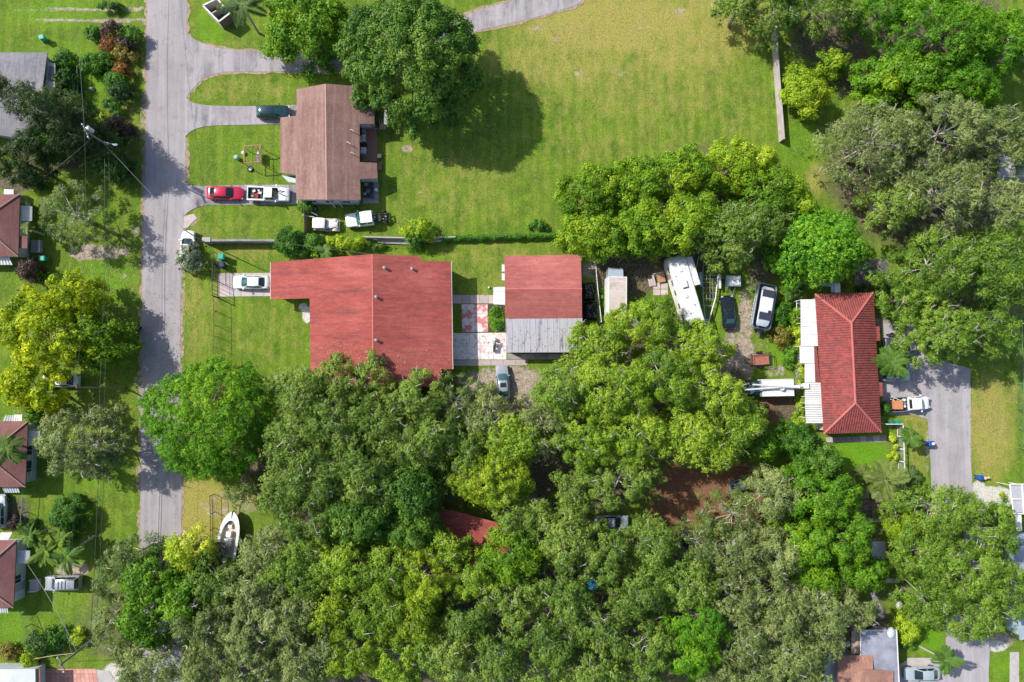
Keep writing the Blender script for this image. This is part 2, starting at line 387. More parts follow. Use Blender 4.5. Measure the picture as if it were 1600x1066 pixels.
ASPH = asphalt('asphalt_old', (.26, .238, .246), (.325, .30, .308), (.185, .168, .18), amt=.35)
ASPHD = asphalt('asphalt_driveway', (.215, .195, .208), (.36, .33, .345), (.095, .086, .108), amt=1.0)
ASPHR = asphalt('asphalt_lane', (.275, .255, .268), (.36, .335, .35), (.21, .195, .21), amt=.4)
SHOULDER = mat('shoulder_soil', (.33, .25, .19), .95, .35, 2.2, c2=(.16, .13, .06), bump=.5)

roadL = [(231,-60),(230,0),(229,90),(228,200),(226,300),(224,400),(222,520),(221,650),(220,760),(219,900),(217,1120)]
roadR = [(283,1120),(283,900),(283,830),(284,760),(281,650),(281,550),(283,430),(286,340),(289,290),(290,215),(291,150),(292,60),(291,0),(291,-60)]
sheet('road_shoulder', [(x - 4, y) for x, y in roadL] + [(x + 4, y) for x, y in roadR], .004, SHOULDER, .33, .45, 3)
sheet('road', roadL + roadR, .016, ASPH, .07, .7, 2)
# loop driveway, passes under the mango and comes out on the far side
up = smooth_px([(289,45),(296,55),(312,66),(345,76),(400,80),(470,85),(540,88),(600,80),(660,55),(733,22),(800,1),(850,-18),(880,-60)])
lo = smooth_px([(930,-60),(912,-2),(870,18),(800,36),(742,50),(680,80),(620,106),(540,112),(470,112),(400,112),(350,113),(320,122),(300,140),(290,155)])
sheet('loop_driveway', up + lo, .026, ASPHD, .05, .8, 4)
sheet('loop_driveway_edge', [(x - 3, y - 3) for x, y in up] + [(x + 3, y + 3) for x, y in lo], .008, SHOULDER, .2, .6, 5)
a_ = smooth_px([(289,150),(300,160),(330,165),(400,166),(468,164)]); b_ = smooth_px([(468,193),(400,195),(330,197),(303,203),(289,214)])
sheet('driveway', a_ + b_, .036, ASPHD, .04, .8, 6)
a_ = smooth_px([(288,281),(297,289),(320,291),(380,289),(466,289)]); b_ = smooth_px([(466,319),(400,320),(325,321),(300,328),(287,338)])
sheet('driveway', a_ + b_, .036, ASPHD, .04, .8, 7)
sheet('verge_slab', [(287,339),(303,334),(308,341),(293,356),(286,357)], .03, CONCP, .05, .6, 8)
# lane on the east side
lane = [(1378,506),(1431,508),(1436,548),(1445,556),(1516,576),(1517,640),(1516,700),(1519,760),(1534,820),(1548,900),(1548,1000),(1545,1044),(1544,1130),
        (1400,1130),(1404,1040),(1419,1030),(1478,1030),(1478,960),(1468,880),(1460,820),(1456,780),(1453,700),(1449,655),(1430,648),(1380,648)]
sheet('side_lane', lane, .02, ASPHR, .05, .7, 9)
sheet('stone_walk', [(1578,1019),(1592,1019),(1592,1120),(1577,1120)], .03, CONC, .03, .6, 10)
sheet('stone_walk', [(1419,1028),(1476,1028),(1476,1041),(1408,1041)], .032, CONC, .02, .6, 11)
# gravel car place south of the patio
# slabs: each a piece of its pavement
def slab_field(name, quad, nu, nv, m, z=.05, gap=.018, piece='slab', lst=None, tilt=.006, seed=1, base=None, mats=None):
    rg = random.Random(seed); q = [W(*p) for p in quad]
    root_mb = MB().prism([(p.x, p.y) for p in q], -.05, z - .035)
    root = root_mb.build(name, base or SHOULDER, None, kind='structure')
    for i in range(nu):
        for j in range(nv):
            def P(u, v): return q[0].lerp(q[1], u).lerp(q[3].lerp(q[2], u), v)
            a, b, c_, d = P(i / nu, j / nv), P((i + 1) / nu, j / nv), P((i + 1) / nu, (j + 1) / nv), P(i / nu, (j + 1) / nv)
            cen = (a + b + c_ + d) / 4; L = (a - b).length; k = 1 - gap * 2 / max(.3, min(L, (b - c_).length))
            pts = [cen + (p - cen) * k for p in (a, b, c_, d)]
            zz = z + rg.uniform(-tilt, tilt)
            mb = MB().slab([(p.x - cen.x, p.y - cen.y, 0) for p in pts], .05)
            me = mb.mesh(piece, (rg.choice(mats) if mats else m))
            inst(piece, me, root, (cen.x, cen.y, zz))
    return root
def stained(name, base, stain, lo=.5, hi=.58, sc=.5, dark=(.1, .08, .07), dlo=.62):
    t = NT(name); co = t.coord(); geo = t.n('ShaderNodeNewGeometry'); wp = geo.outputs['Position']
    n1 = t.noise(sc, 6, .7, wp); n2 = t.noise(sc * 3.2, 6, .75, wp)
    c = t.mix(t.ramp(t.noise(2.5, 5, .7, wp), [(.3, 0.0), (.7, 1.0)]), tuple(x * .85 for x in base), base)
    c = t.mix(t.ramp(n1, [(lo, 0.0), (hi, .8)]), c, stain)
    c = t.mix(t.ramp(n2, [(dlo, 0.0), (dlo + .06, .75)]), c, dark)
    return t.out(c, .9, 0, .3, t.bump(n2, .2, .01))
PAT_W = stained('patio_white', (.70, .66, .64), (.55, .35, .33), .50, .62, .7, (.16, .11, .10), .545)
PAT_R = stained('patio_red_paint', (.68, .60, .58), (.46, .09, .09), .46, .53, .5, (.16, .09, .08), .6)
PAT_G = stained('patio_grey', (.42, .35, .33), (.30, .24, .22), .5, .7, .8, (.10, .08, .07), .58)
slab_field('garden_walk', [(707,461),(777,461),(777,474.5),(707,474.5)], 5, 1, CONCP, .05, seed=2, mats=[CONCP, PAT_G, CONCP])
slab_field('painted_patio', [(721,475.5),(762,475.5),(763,519),(722,519)], 2, 3, PAT_R, .05, seed=3, mats=[PAT_R])
slab_field('patio', [(708,520.5),(791,520),(791.5,562),(709,562)], 4, 2, PAT_W, .05, seed=4, mats=[PAT_W])
slab_field('patio_border', [(709,563),(824,562),(824.5,571),(709,572)], 6, 1, PAT_G, .048, seed=5)
slab_field('garage_apron', [(793,553),(900,553),(900,561.5),(793,561.5)], 5, 1, PAT_G, .052, seed=6, mats=[CONCG, PAT_G])
slab_field('house_driveway', [(341,427),(430,426.5),(430,463),(341,464)], 5, 2, CONCP, .05, seed=7, mats=[CONCP, CONCP, CONC])
slab_field('step_stone_path', [(1290,683.5),(1385,680),(1385.5,691),(1291,691.5)], 9, 1, CONCG, .05, .04, 'slab', seed=8, mats=[CONCG, CONC])
PAV = [mat('paver_brown', (.13, .085, .07), .85, .3, 2), mat('paver_tan', (.22, .16, .13), .85, .3, 2), mat('paver_dark', (.07, .06, .06), .85, .3, 2)]
PAVG = [mat('flagstone_grey', (.16, .15, .16), .85, .3, 2), mat('flagstone_mauve', (.20, .165, .18), .85, .3, 2), mat('flagstone_dark', (.10, .095, .10), .85, .3, 2)]
slab_field('paver_patio', [(1350,771),(1402,771),(1402,816),(1350,816)], 8, 7, PAV[0], .05, .03, 'paver', seed=9, mats=PAV)
slab_field('flagstone_patio', [(1338,404),(1388,404),(1388,446),(1335,446)], 7, 6, PAVG[0], .05, .035, 'flagstone', seed=10, mats=PAVG)
slab_field('garden_path', [(1359,926),(1367,924),(1384,965),(1376,968)], 1, 6, CONCG, .05, .03, seed=11)
slab_field('garden_path', [(1352,968),(1376,958),(1378,963),(1354,974)], 4, 1, CONCG, .05, .03, seed=12)
slab_field('garden_path', [(1385,903),(1406,903),(1406,911),(1385,911)], 2, 1, CONC, .05, .03, seed=13)
slab_field('brick_driveway', [(62,1045),(150,1045),(160,1100),(58,1100)], 14, 8, mat('brick_pink', (.50, .25, .20), .85, .2, 2), .05, .012, 'brick', seed=14,
           mats=[mat('brick_pink', (.50, .25, .20)), mat('brick_rose', (.47, .22, .18), .85, .2, 2), mat('brick_salmon', (.54, .30, .24), .85, .2, 2)])
sheet('driveway_apron', [(150,1046),(170,1048),(182,1066),(180,1120),(160,1120)], .03, CONC, .05, .6, 15)
slab_field('back_patio', [(566,195),(589,195),(589,253),(566,253)], 3, 6, PAT_G, .06, seed=16, mats=[stained('patio_brown', (.28, .16, .14), (.40, .12, .10), .5, .6, .5)])
slab_field('corner_patio', [(567,284),(592,284),(592,318),(567,318)], 3, 4, CONCG, .06, seed=17, mats=[CONCG, mat('slab_black', (.07, .065, .065), .9, .4, 2)])
sheet('side_walk', [(1244,440),(1251,440),(1253,560),(1250,660),(1243,660),(1243,560)], .035, CONCG, .03, .6, 18)
sheet('garden_bed', [(762,476),(788,476),(789,519),(763,519)], .02, mat('bed_soil', (.07, .05, .04), .95, .4, 3), .05, .5, 19)
# ------------------------------------------------------------------ roofs and houses
def shingle(name, c, c2, stain, slo=.55, shi=.75, row=(0, 0), amt=.7, sc=(.25, .6, 1)):
    t = NT(name); co = t.coord()
    br = t.n('ShaderNodeTexBrick'); t.l(t.coord(rot=(0, 0, R_(90) if row[0] else 0)), br.inputs['Vector'])
    br.inputs['Scale'].default_value = 1.0; br.inputs['Brick Width'].default_value = .55; br.inputs['Row Height'].default_value = .20
    br.inputs['Mortar Size'].default_value = .012; br.inputs['Color1'].default_value = (*c, 1); br.inputs['Color2'].default_value = (*c2, 1)
    br.inputs['Mortar'].default_value = (*[x * .55 for x in c], 1)
    col = t.mix(t.ramp(t.noise(.5, 5, .7, co), [(.35, 0.0), (.7, .5)]), br.outputs['Color'], c2)
    col = t.mix(t.math('MULTIPLY', t.ramp(t.noise(.9, 6, .72, t.coord(sc)), [(slo, 0.0), (shi, 1.0)]), amt), col, stain)
    col = t.mix(t.ramp(t.noise(.22, 5, .65, t.coord((.6, 1.2, 1))), [(.45, 0.0), (.68, .55)]), col, tuple(min(1, x * 1.35 + .03) for x in c2))
    fs = (.30, 2.6, 1) if not row[0] else (2.6, .30, 1)
    col = t.mix(t.ramp(t.noise(1.0, 5, .7, t.coord(fs)), [(.42, .3), (.58, 0.0)]), col, tuple(x * .55 for x in c))
    col = t.mix(t.ramp(t.noise(1.0, 5, .7, t.coord(tuple(v * 1.3 for v in fs))), [(.54, 0.0), (.7, .3)]), col, tuple(min(1, x * 1.5 + .02) for x in c2))
    col = t.mix(t.ramp(t.noise(3.0, 6, .8, co), [(.36, .45), (.5, 0.0)]), col, stain)
    col = t.mix(t.ramp(t.noise(9, 4, .8, co), [(.4, .3), (.65, 0.0)]), col, tuple(x * .5 for x in c))
    return t.out(col, .9, 0, .25, t.bump(br.outputs['Fac'], -.4, .02))
SH_RED = shingle('shingle_red', (.315, .066, .054), (.39, .096, .078), (.13, .048, .052), .50, .70, (0, 0), .85, (.16, 1.3, 1))
SH_RED2 = shingle('shingle_red_garage', (.34, .090, .080), (.42, .135, .115), (.21, .08, .08), .5, .75, (0, 0), .5, (.7, .7, 1))
SH_BRN = shingle('shingle_brown', (.19, .102, .088), (.245, .142, .12), (.38, .26, .215), .48, .64, (1, 0), .65, (1.1, .05, 1))
SH_MAR = shingle('shingle_maroon', (.185, .080, .075), (.225, .105, .098), (.15, .065, .065), .5, .7, (1, 0), .5)
SH_TAN = shingle('shingle_tan', (.33, .165, .12), (.40, .22, .165), (.22, .11, .09), .5, .7, (1, 0), .4)
ROOFG = shingle('roof_grey', (.17, .165, .185), (.22, .215, .235), (.30, .29, .30), .5, .7, (1, 0), .5, (.3, 1, 1))
FLATG = mat('flat_roof_grey', (.27, .28, .34), .7, .35, .5, bump=.2)
FLATW = mat('flat_roof_white', (.50, .53, .56), .6, .15, .5)
METALR = stained('metal_roof_stained', (.44, .43, .455), (.36, .33, .34), .5, .75, .5, (.14, .11, .12), .9)
def metal_streak():
    t = NT('metal_roof'); wp = t.coord()
    c = t.mix(t.noise(2.2, 4, .6, t.coord((1.6, .05, 1))), (.36, .35, .375), (.53, .51, .53))
    s = t.math('MULTIPLY', t.ramp(t.noise(1.3, 5, .65, t.coord((1.2, .18, 1))), [(.56, 0.0), (.66, 1.0)]), .75)
    c = t.mix(s, c, (.13, .11, .12))
    return t.out(c, .5, .3, .4)
METALS = metal_streak()
def tile_mat():
    t = NT('clay_tile'); co = t.coord()
    v = t.n('ShaderNodeTexVoronoi'); v.inputs['Scale'].default_value = 2.6; t.l(co, v.inputs['Vector'])
    s = t.n('ShaderNodeSeparateColor'); t.l(v.outputs['Color'], s.inputs[0])
    col = t.mix(s.outputs[0], (.175, .042, .040), (.285, .066, .056))
    col = t.mix(t.ramp(t.noise(.7, 6, .75, co), [(.5, 0.0), (.68, .7)]), col, (.13, .055, .05))
    col = t.mix(t.ramp(t.noise(3.5, 5, .8, co), [(.56, 0.0), (.7, .5)]), col, (.10, .06, .055))
    return t.out(col, .8, 0, .3, t.bump(t.noise(18, 4, .7, co), .3, .03))
TILE = tile_mat()
TILER = mat('clay_ridge', (.42, .12, .10), .75, .15, 1.2)
RIDGE = mat('ridge_cap_red', (.42, .12, .10), .85, .2, 3)
RIDGEB = mat('ridge_cap_brown', (.32, .20, .165), .85, .2, 3)
TRIM = mat('trim_white', (.6, .6, .58), .6, .12, 2)
TRIMB = mat('trim_brown', (.25, .13, .1), .7, .2, 2)
WINGL = mat('window_glass', (.03, .045, .055), .08, .2, 2, 0, .8)
DOORM = mat('door_grey', (.33, .33, .34), .5, .1, 2)

def roof_plane(parent, px, zf, m, th=.16, name='roof'):
    return MB().slab([WZ(x, y, zf) for x, y in px], th).build(name, m, parent, world=True)
def ridge(parent, a, b, zf, m, wdt=.28, name='ridge_cap'):
    A = WZ(*a, zf); B = WZ(*b, zf); d = (B - A); L = d.length; q = d.to_track_quat('X', 'Z'); n = max(2, int(L / .9))
    mb = MB()
    for i in range(n):
        x0, x1 = L * i / n, L * (i + 1) / n + .03; h = .035 + (i % 2) * .008
        pts = []
        for x in (x0, x1):
            pts += [A + q @ Vector((x, -wdt / 2, -.04)), A + q @ Vector((x, 0, h)), A + q @ Vector((x, wdt / 2, -.04))]
        mb.add(pts, [(0, 1, 4, 3), (1, 2, 5, 4), (0, 3, 5, 2), (0, 2, 1), (3, 4, 5)])
    return mb.build(name, m, parent, world=True)
def walls(parent, pts, top, m, th=.2, name='wall', zf=None):
    """pts world xy polygon; each side its own wall"""
    n = len(pts); out = []
    cx = sum(p[0] for p in pts) / n; cy = sum(p[1] for p in pts) / n
    a = sum(pts[i][0] * pts[(i + 1) % n][1] - pts[(i + 1) % n][0] * pts[i][1] for i in range(n))
    if a < 0: pts = pts[::-1]
    for i in range(n):
        A = Vector((*pts[i], 0)); B = Vector((*pts[(i + 1) % n], 0)); d = (B - A).normalized(); nrm = Vector((-d.y, d.x, 0))
        A2 = A + d * .001; B2 = B - d * th * 1.002
        ta = zf(A.x, A.y) if zf else top; tb = zf(B.x, B.y) if zf else top
        vs = [A2, B2, B2 + nrm * th, A2 + nrm * th]
        tops = [ta, tb, tb, ta]
        mb = MB().add([(v.x, v.y, 0) for v in vs] + [(v.x, v.y, t) for v, t in zip(vs, tops)],
                      [(3, 2, 1, 0), (4, 5, 6, 7), (0, 1, 5, 4), (1, 2, 6, 5), (2, 3, 7, 6), (3, 0, 4, 7)])
        mb.build(name, m, parent, world=True); out.append((A, B, -nrm))
    return out
def window(parent, P, nrm, wd=1.2, ht=1.0, zc=1.6, nm='window', fr=None):
    nrm = Vector(nrm).normalized(); u = Vector((-nrm.y, nrm.x, 0)); c = Vector((P[0], P[1], zc)) + nrm * .02
    M = Matrix((u, nrm, Vector((0, 0, 1)))).transposed()
    mb = MB()
    for s in (-1, 1):
        mb.box(c + u * s * (wd / 2), (.07, .08, ht + .14), M=M)
        mb.box(c + Vector((0, 0, s * (ht / 2 + .035))), (wd - .07, .08, .07), M=M)
    mb.box(c, (.04, .05, ht), M=M)
    f = mb.build(nm, fr or TRIM, parent, world=True)
    p_ = MB().box(c - nrm * .012, (wd - .07, .02, ht), M=M); o_ = Vector(parent.location); p_.v = [tuple(Vector(v) - o_) for v in p_.v]
    p_.build('pane', WINGL, f)
    return f
def door(parent, P, nrm, m=None):
    nrm = Vector(nrm).normalized(); u = Vector((-nrm.y, nrm.x, 0)); c = Vector((P[0], P[1], 1.05)) + nrm * .03
    M = Matrix((u, nrm, Vector((0, 0, 1)))).transposed()
    d = MB().box(c, (.95, .06, 2.1), M=M).build('door', m or DOORM, parent, world=True)
    h = MB().box(c + u * .38 + nrm * .06, (.05, .06, .14), M=M); o_ = Vector(parent.location); h.v = [tuple(Vector(v) - o_) for v in h.v]
    h.build('handle', CHROME, d)
def inset(pts3, k):
    cx = sum(p[0] for p in pts3) / len(pts3); cy = sum(p[1] for p in pts3) / len(pts3)
    return [(p[0] + (k if p[0] < cx else -k), p[1] + (k if p[1] < cy else -k)) for p in pts3]
def rectw(x0, y0, x1, y1, h): return [tuple(W(x, y, h)[:2]) for x, y in ((x0, y0), (x1, y0), (x1, y1), (x0, y1))]
def vent(parent, p, zf, r=.11, h=.45, m=None):
    P = WZ(*p, zf); mb = MB().tube(P - Vector((0, 0, .1)), P + Vector((0, 0, h)), r, r, 10).tube(P + Vector((0, 0, h)), P + Vector((0, 0, h + .12)), r * 1.9, r * .8, 10)
    mb.tube(P + Vector((0, 0, .02)), P + Vector((0, 0, .08)), r * 2.0, r * 1.2, 10)
    mb.build('roof_vent', m or PIPE, parent, smooth=True, world=True)
def awning(parent, quad, h0, h1, m, name='awning', ribs=6, th=.05):
    """quad px: inner a,b (at height h0) then outer c,d (at height h1)"""
    a, b = W(*quad[0], h0), W(*quad[1], h0); c_, d = W(*quad[2], h1), W(*quad[3], h1)
    o = MB().slab([a, b, c_, d], th).build(name, m, parent, world=True)
    mb = MB()
    for i in range(ribs + 1):
        t = i / ribs; p, q = a.lerp(b, t), d.lerp(c_, t)
        mb.tube(p + Vector((0, 0, .02)), q + Vector((0, 0, .02)), .035, .035, 5)
    o_ = Vector(parent.location); mb.v = [tuple(Vector(v) - o_) for v in mb.v]
    mb.build('rib', m, o)
    return o

# --- the large red roofed house -------------------------------------------------
c0 = W(590, 505, 0)
H1 = empty('ranch_house', (c0.x, c0.y, 0), 0, 'house with the largest red shingle roof, behind the white sedan on its slab driveway', 'house')
xr = W(582.5, 500, 5.3).x; xc = W(640, 500, 4).x
def zH1(x, y):
    if x < xr: return 5.3 - .195 * (xr - x)
    if x < xc: return 5.3 - .235 * (x - xr)
    return 5.3 - .235 * (xc - xr) - .16 * (x - xc)
west = [(582,397.2),(423,410),(422.8,467.7),(483.7,466.4),(486,604),(583.5,604)]
roof_plane(H1, west, zH1, SH_RED)
roof_plane(H1, [(582,397.2),(640,399.6),(640.5,604),(583.5,604)], zH1, SH_RED)
roof_plane(H1, [(640,399.6),(656,400.5),(657,407.4),(704.5,408.6),(707,500),(707.5,577),(690,577),(690,604),(640.5,604)], zH1, SH_RED)
ridge(H1, (582,397.2), (583.5,604), zH1, RIDGE)
for p in ((601,419),(644,420.5),(588,464.5),(588,532),(590,561)): vent(H1, p, zH1)
ww = [W(430,414,2.4),W(655,407,2.9),W(655,414,2.9),W(700,415,2.9),W(701,572,2.9),W(685,572,2.9),W(685,598,2.9),W(491,598,2.6),W(491,462,2.6),W(430,462,2.4)]
wl_ = walls(H1, [(p.x, p.y) for p in ww], 2.6, WALLW, zf=lambda x, y: zH1(x, y) - .3)
for A, B, n in wl_:
    L = (B - A).length
    if L > 5:
        for t in (.25, .55, .8): window(H1, A.lerp(B, t), n)
pc = W(708, 500, 0); door(H1, (ww[4].x, W(701,490,2.9).y), (1, 0, 0))
for a, b in (((422.8,410),(422.8,467.7)),((704.9,408.6),(707.5,577))):
    A, B = WZ(*a, zH1), WZ(*b, zH1); s = -1 if a[0] < 500 else 1
    MB().box(((A.x + B.x) / 2 + s * .03, (A.y + B.y) / 2, A.z - .12), (.05, (A - B).length, .2), rz=math.atan2(-(B.x - A.x), (B.y - A.y))).build('fascia', TRIM, H1, world=True)

# --- the garage with red and bare metal roof -------------------------------------
g0 = W(850, 475, 0)
G1 = empty('garage', (g0.x, g0.y, 0), 0, 'detached garage with half red shingle and half grey metal roof', 'garage')
yr = W(850, 452, 4.3).y; ym = W(850, 497.5, 3.15).y
def zG(x, y):
    if y > yr: return 4.3 - .27 * (y - yr)
    if y > ym: return 4.3 - .29 * (yr - y)
    return 4.3 - .29 * (yr - ym) - .10 * (ym - y)
roof_plane(G1, [(788,400),(903,398),(906.5,401),(907.6,410),(909,452),(789,452)], zG, SH_RED2)
roof_plane(G1, [(789,452),(909,452),(909.5,497),(790,498)], zG, SH_RED2)
ridge(G1, (789,452), (909,452), zG, RIDGE, .3)
A, B, C2, D = WZ(790,498.3,zG), WZ(909.5,497.4,zG), WZ(911,550.5,zG), WZ(791.5,551,zG)
npan = 13
for i in range(npan):
    a, b, c_, d = A.lerp(B, i / npan), A.lerp(B, (i + .985) / npan), D.lerp(C2, (i + .985) / npan), D.lerp(C2, i / npan)
    mb = MB().slab([a, b, c_, d], .06)
    cen = (a + b + c_ + d) / 4
    mb.tube(b.lerp(A.lerp(B, (i + 1) / npan), .5) + Vector((0, 0, .02)), c_.lerp(D.lerp(C2, (i + 1) / npan), .5) + Vector((0, 0, .02)), .03, .03, 4)
    mb.build('metal_panel', METALS, G1, world=True)
gp = [tuple(W(x, y, 2.9)[:2]) for x, y in ((792,404),(903,402),(906,547),(795,548))]
for A, B, n in walls(G1, gp, 2.8, WALLG, zf=lambda x, y: zG(x, y) - .17):
    if abs(n[1]) > .5: [window(G1, A.lerp(B, t), n) for t in (.3, .7)]
door(G1, (gp[0][0], W(790,462,1).y), (-1, 0, 0))
awning(G1, [(789,448.6),(789,476),(771,475.5),(771,449)], 2.5, 2.2, FLATW, 'awning', 4)
for k, yy in enumerate((420, 434)):
    p = W(786, yy, 1.0); o = MB().box((p.x, p.y, 1.3), (.42, .95, .7)).build('air_conditioner', WHITEW, G1, world=True)
    g = MB()
    for q in range(6): g.box((p.x - .22, p.y, 1.05 + q * .1), (.02, .85, .03))
    g.v = [tuple(Vector(v) - Vector(G1.location)) for v in g.v]; g.build('grille', BLACK, o)

# --- the brown gable house --------------------------------------------------------
b0 = W(515, 222, 0)
H2 = empty('gable_house', (b0.x, b0.y, 0), 0, 'one storey house with brown shingle gable roof beside the mango tree', 'house')
xb = W(510, 222, 4.3).x
def zH2(x, y): return 4.3 - .31 * abs(x - xb)
roof_plane(H2, [(509,131),(463.3,139.3),(463.4,181),(438,183.7),(438,270),(462,274),(463.3,312),(510.7,312)], zH2, SH_BRN)
roof_plane(H2, [(509,131),(553.8,134.3),(561,137),(561.3,167),(585,169.5),(584.3,194),(561.8,193.5),(562,253.5),(589,254.6),(590,279),(562.5,279.7),(563.4,313),(510.7,312)], zH2, SH_BRN)
ridge(H2, (509,131), (510.7,312), zH2, RIDGEB)
bp = [W(*p, 2.7) for p in ((468,142),(557,140),(557,312),(468,311))]
for A, B, n in walls(H2, [(p.x, p.y) for p in bp], 3, WALLW, zf=lambda x, y: zH2(x, y) - .2):
    for t in (.2, .5, .8): window(H2, A.lerp(B, t), n, 1.1, .9)
for nm, q in (('porch_wall', ((442,187),(466,187),(466,267),(442,267))), ('porch_wall', ((560,170),(582,172),(582,191),(560,191))), ('porch_wall', ((561,257),(586,258),(587,277),(561,277)))):
    walls(H2, [tuple(W(*p, 2.3)[:2]) for p in q], 2.0, WALLW, zf=lambda x, y: zH2(x, y) - .2, name=nm)
for p in ((548,204.5),(543,224),(549,240)):        # bent flue pipes
    P = WZ(*p, zH2); MB().path([P, P + Vector((0, 0, .35)), P + Vector((.15, .0, .5)), P + Vector((.45, -.25, .42))], .055, 8).build('flue_pipe', mat('pipe_cream', (.6, .5, .42), .5), H2, world=True)
for a in ((515,313.5),(527,313.5)):
    P = W(*a, 2.6); Q = W(a[0] + 9, a[1] + 11, 0)
    MB().tube(P, Q, .08, .08, 6).build('downpipe', WHITEW, H2, world=True)
# step roof at the south-west corner
MB().slab([W(440,274,2.0), W(462,279,2.0), W(462,286,1.9), W(450,284,1.9)], .08).build('porch_roof', WALLW, H2, world=True)

# --- hip roofed house on the east ---------------------------------------------------
hc = W(1325, 568, 0)
H3 = empty('hip_roof_house', (hc.x, hc.y, 0), 0, 'house with deep red tiled hip roof and long white side awning', 'house')
NW, NE, SE, SW = [W(*p, 2.9) for p in ((1273.5,459.6),(1364,457.5),(1376.6,675),(1287.4,678))]
RT, RB = W(1330.5,504.4,4.75), W(1336.8,630,4.75)
for face in ([NW, NE, RT], [NE, SE, RB, RT], [SE, SW, RB], [SW, NW, RT, RB]):
    MB().slab(face, .14).build('roof', TILE, H3, world=True)
def tiles(root, face, m):
    """curved tile courses laid on one roof face: joined geometry"""
    P = [Vector(p) for p in face]; n = (P[1] - P[0]).cross(P[2] - P[0]).normalized()
    if n.z < 0: n = -n
    eave = (P[1] - P[0]).normalized(); upv = n.cross(eave).normalized()
    if upv.z < 0: upv = -upv
    us = [(p - P[0]).dot(eave) for p in P]; vs = [(p - P[0]).dot(upv) for p in P]
    def inside(u, v):
        k = len(us); c = False; j = k - 1
        for i in range(k):
            if (vs[i] > v) != (vs[j] > v) and u < (us[j] - us[i]) * (v - vs[i]) / (vs[j] - vs[i] + 1e-9) + us[i]: c = not c
            j = i
        return c
    mb = MB(); cw, rh = .34, .42; rg = random.Random(4)
    v = 0.02
    while v < max(vs):
        u = min(us)
        while u < max(us):
            if inside(u + cw * .5, v + rh * .5):
                o = P[0] + eave * u + upv * v + n * (.015 + rg.uniform(0, .012)); L = rh + .03
                pts = []
                for dv, lift in ((0, .035), (L, 0.0)):
                    for du, hh in ((.03, 0), (.10, .045), (.24, .045), (.31, 0)):
                        pts.append(o + eave * du + upv * dv + n * (hh + lift))
                mb.add(pts, [(0, 1, 5, 4), (1, 2, 6, 5), (2, 3, 7, 6), (0, 3, 2, 1)])
            u += cw
        v += rh
    o = mb.build('roof_tiles', m, root, world=True, kind='stuff')
tiles(H3, [NW, NE, RT], TILE); tiles(H3, [NE, SE, RB, RT], TILE); tiles(H3, [SE, SW, RB], TILE); tiles(H3, [SW, NW, RT, RB], TILE)
def cap3(parent, A, B, m, wdt=.34):
    d = B - A; L = d.length; n = max(2, int(L / .42)); mb = MB(); q = d.to_track_quat('X', 'Z')
    for i in range(n):
        x0, x1 = L * i / n, L * (i + 1) / n + .04; pts = []
        for x, k in ((x0, 1.0), (x1, .86)):
            for a in range(5):
                t = math.pi * a / 4; pts.append(A + q @ Vector((x, -math.cos(t) * wdt / 2 * k, math.sin(t) * .13 * k + .01)))
        mb.add(pts, [(a, a + 1, a + 6, a + 5) for a in range(4)] + [(4, 3, 2, 1, 0)])
    mb.build('ridge_tiles', m, parent, world=True)
for a, b in ((NW, RT), (NE, RT), (RT, RB), (SE, RB), (SW, RB)): cap3(H3, a, b, TILER)
for q, hh in ((((1366,510),(1374.5,510),(1375.5,532.5),(1367,532.5)), 2.85), (((1371,597),(1379,598),(1379.5,618.8),(1372,619)), 2.85), (((1276,541),(1271.8,541),(1273.8,597),(1281,597)), 2.85)):
    MB().slab([W(*p, hh) for p in q], .1).build('eave_extension', TILE, H3, world=True)
hp = [W(*p, 2.7) for p in ((1279,465),(1360,463),(1371,670),(1291,673))]
for A, B, n in walls(H3, [(p.x, p.y) for p in hp], 2.75, mat('wall_cream', (.5, .47, .42), .85, .15, 1, bump=.2)):
    for t in (.2, .5, .8): window(H3, A.lerp(B, t), n, 1.2, 1.0)
# white flat awning in pan panels on the west side
AWN = [(1251,468),(1275,467.5),(1278,538),(1272.5,541),(1249.3,541.5),(1249.5,468.5)]
def pan_roof(parent, x0a, x1a, ya, x0b, x1b, yb, n, m, h=2.75, name='awning_panel', slat=False):
    for i in range(n):
        t0, t1 = i / n, (i + (.74 if slat else .93)) / n
        f = lambda a, b, t: a + (b - a) * t
        q = [W(f(x0a, x0b, t0), f(ya, yb, t0), h), W(f(x1a, x1b, t0), f(ya, yb, t0), h + .08), W(f(x1a, x1b, t1), f(ya, yb, t1), h + .08), W(f(x0a, x0b, t1), f(ya, yb, t1), h)]
        mb = MB().slab(q, .05)
        mb.tube(q[3] + Vector((0, 0, .01)), q[2] + Vector((0, 0, .01)), .03, .03, 4)
        mb.build(name, m, parent, world=True)
pan_roof(H3, 1251, 1275, 468, 1251.5, 1278, 541, 12, WHITE)
pan_roof(H3, 1249.4, 1272.5, 541.5, 1250, 1272.5, 568, 5, WHITE)
pan_roof(H3, 1257.5, 1273, 568.5, 1257.5, 1274, 597.5, 5, WHITE)
pan_roof(H3, 1257.5, 1282, 598, 1258, 1284, 633, 12, WHITE, slat=True)
pan_roof(H3, 1258, 1284, 633.5, 1259.5, 1286, 662, 8, WHITE, slat=True)
for x, y in ((1250.5,469),(1251,505),(1250.5,541),(1258.5,600),(1259.5,630),(1260.5,661)):
    P = W(x, y, 2.7); MB().tube((P.x, P.y, 0), (P.x, P.y, 2.68), .05, .05, 6).build('awning_post', WHITE, H3, world=True)
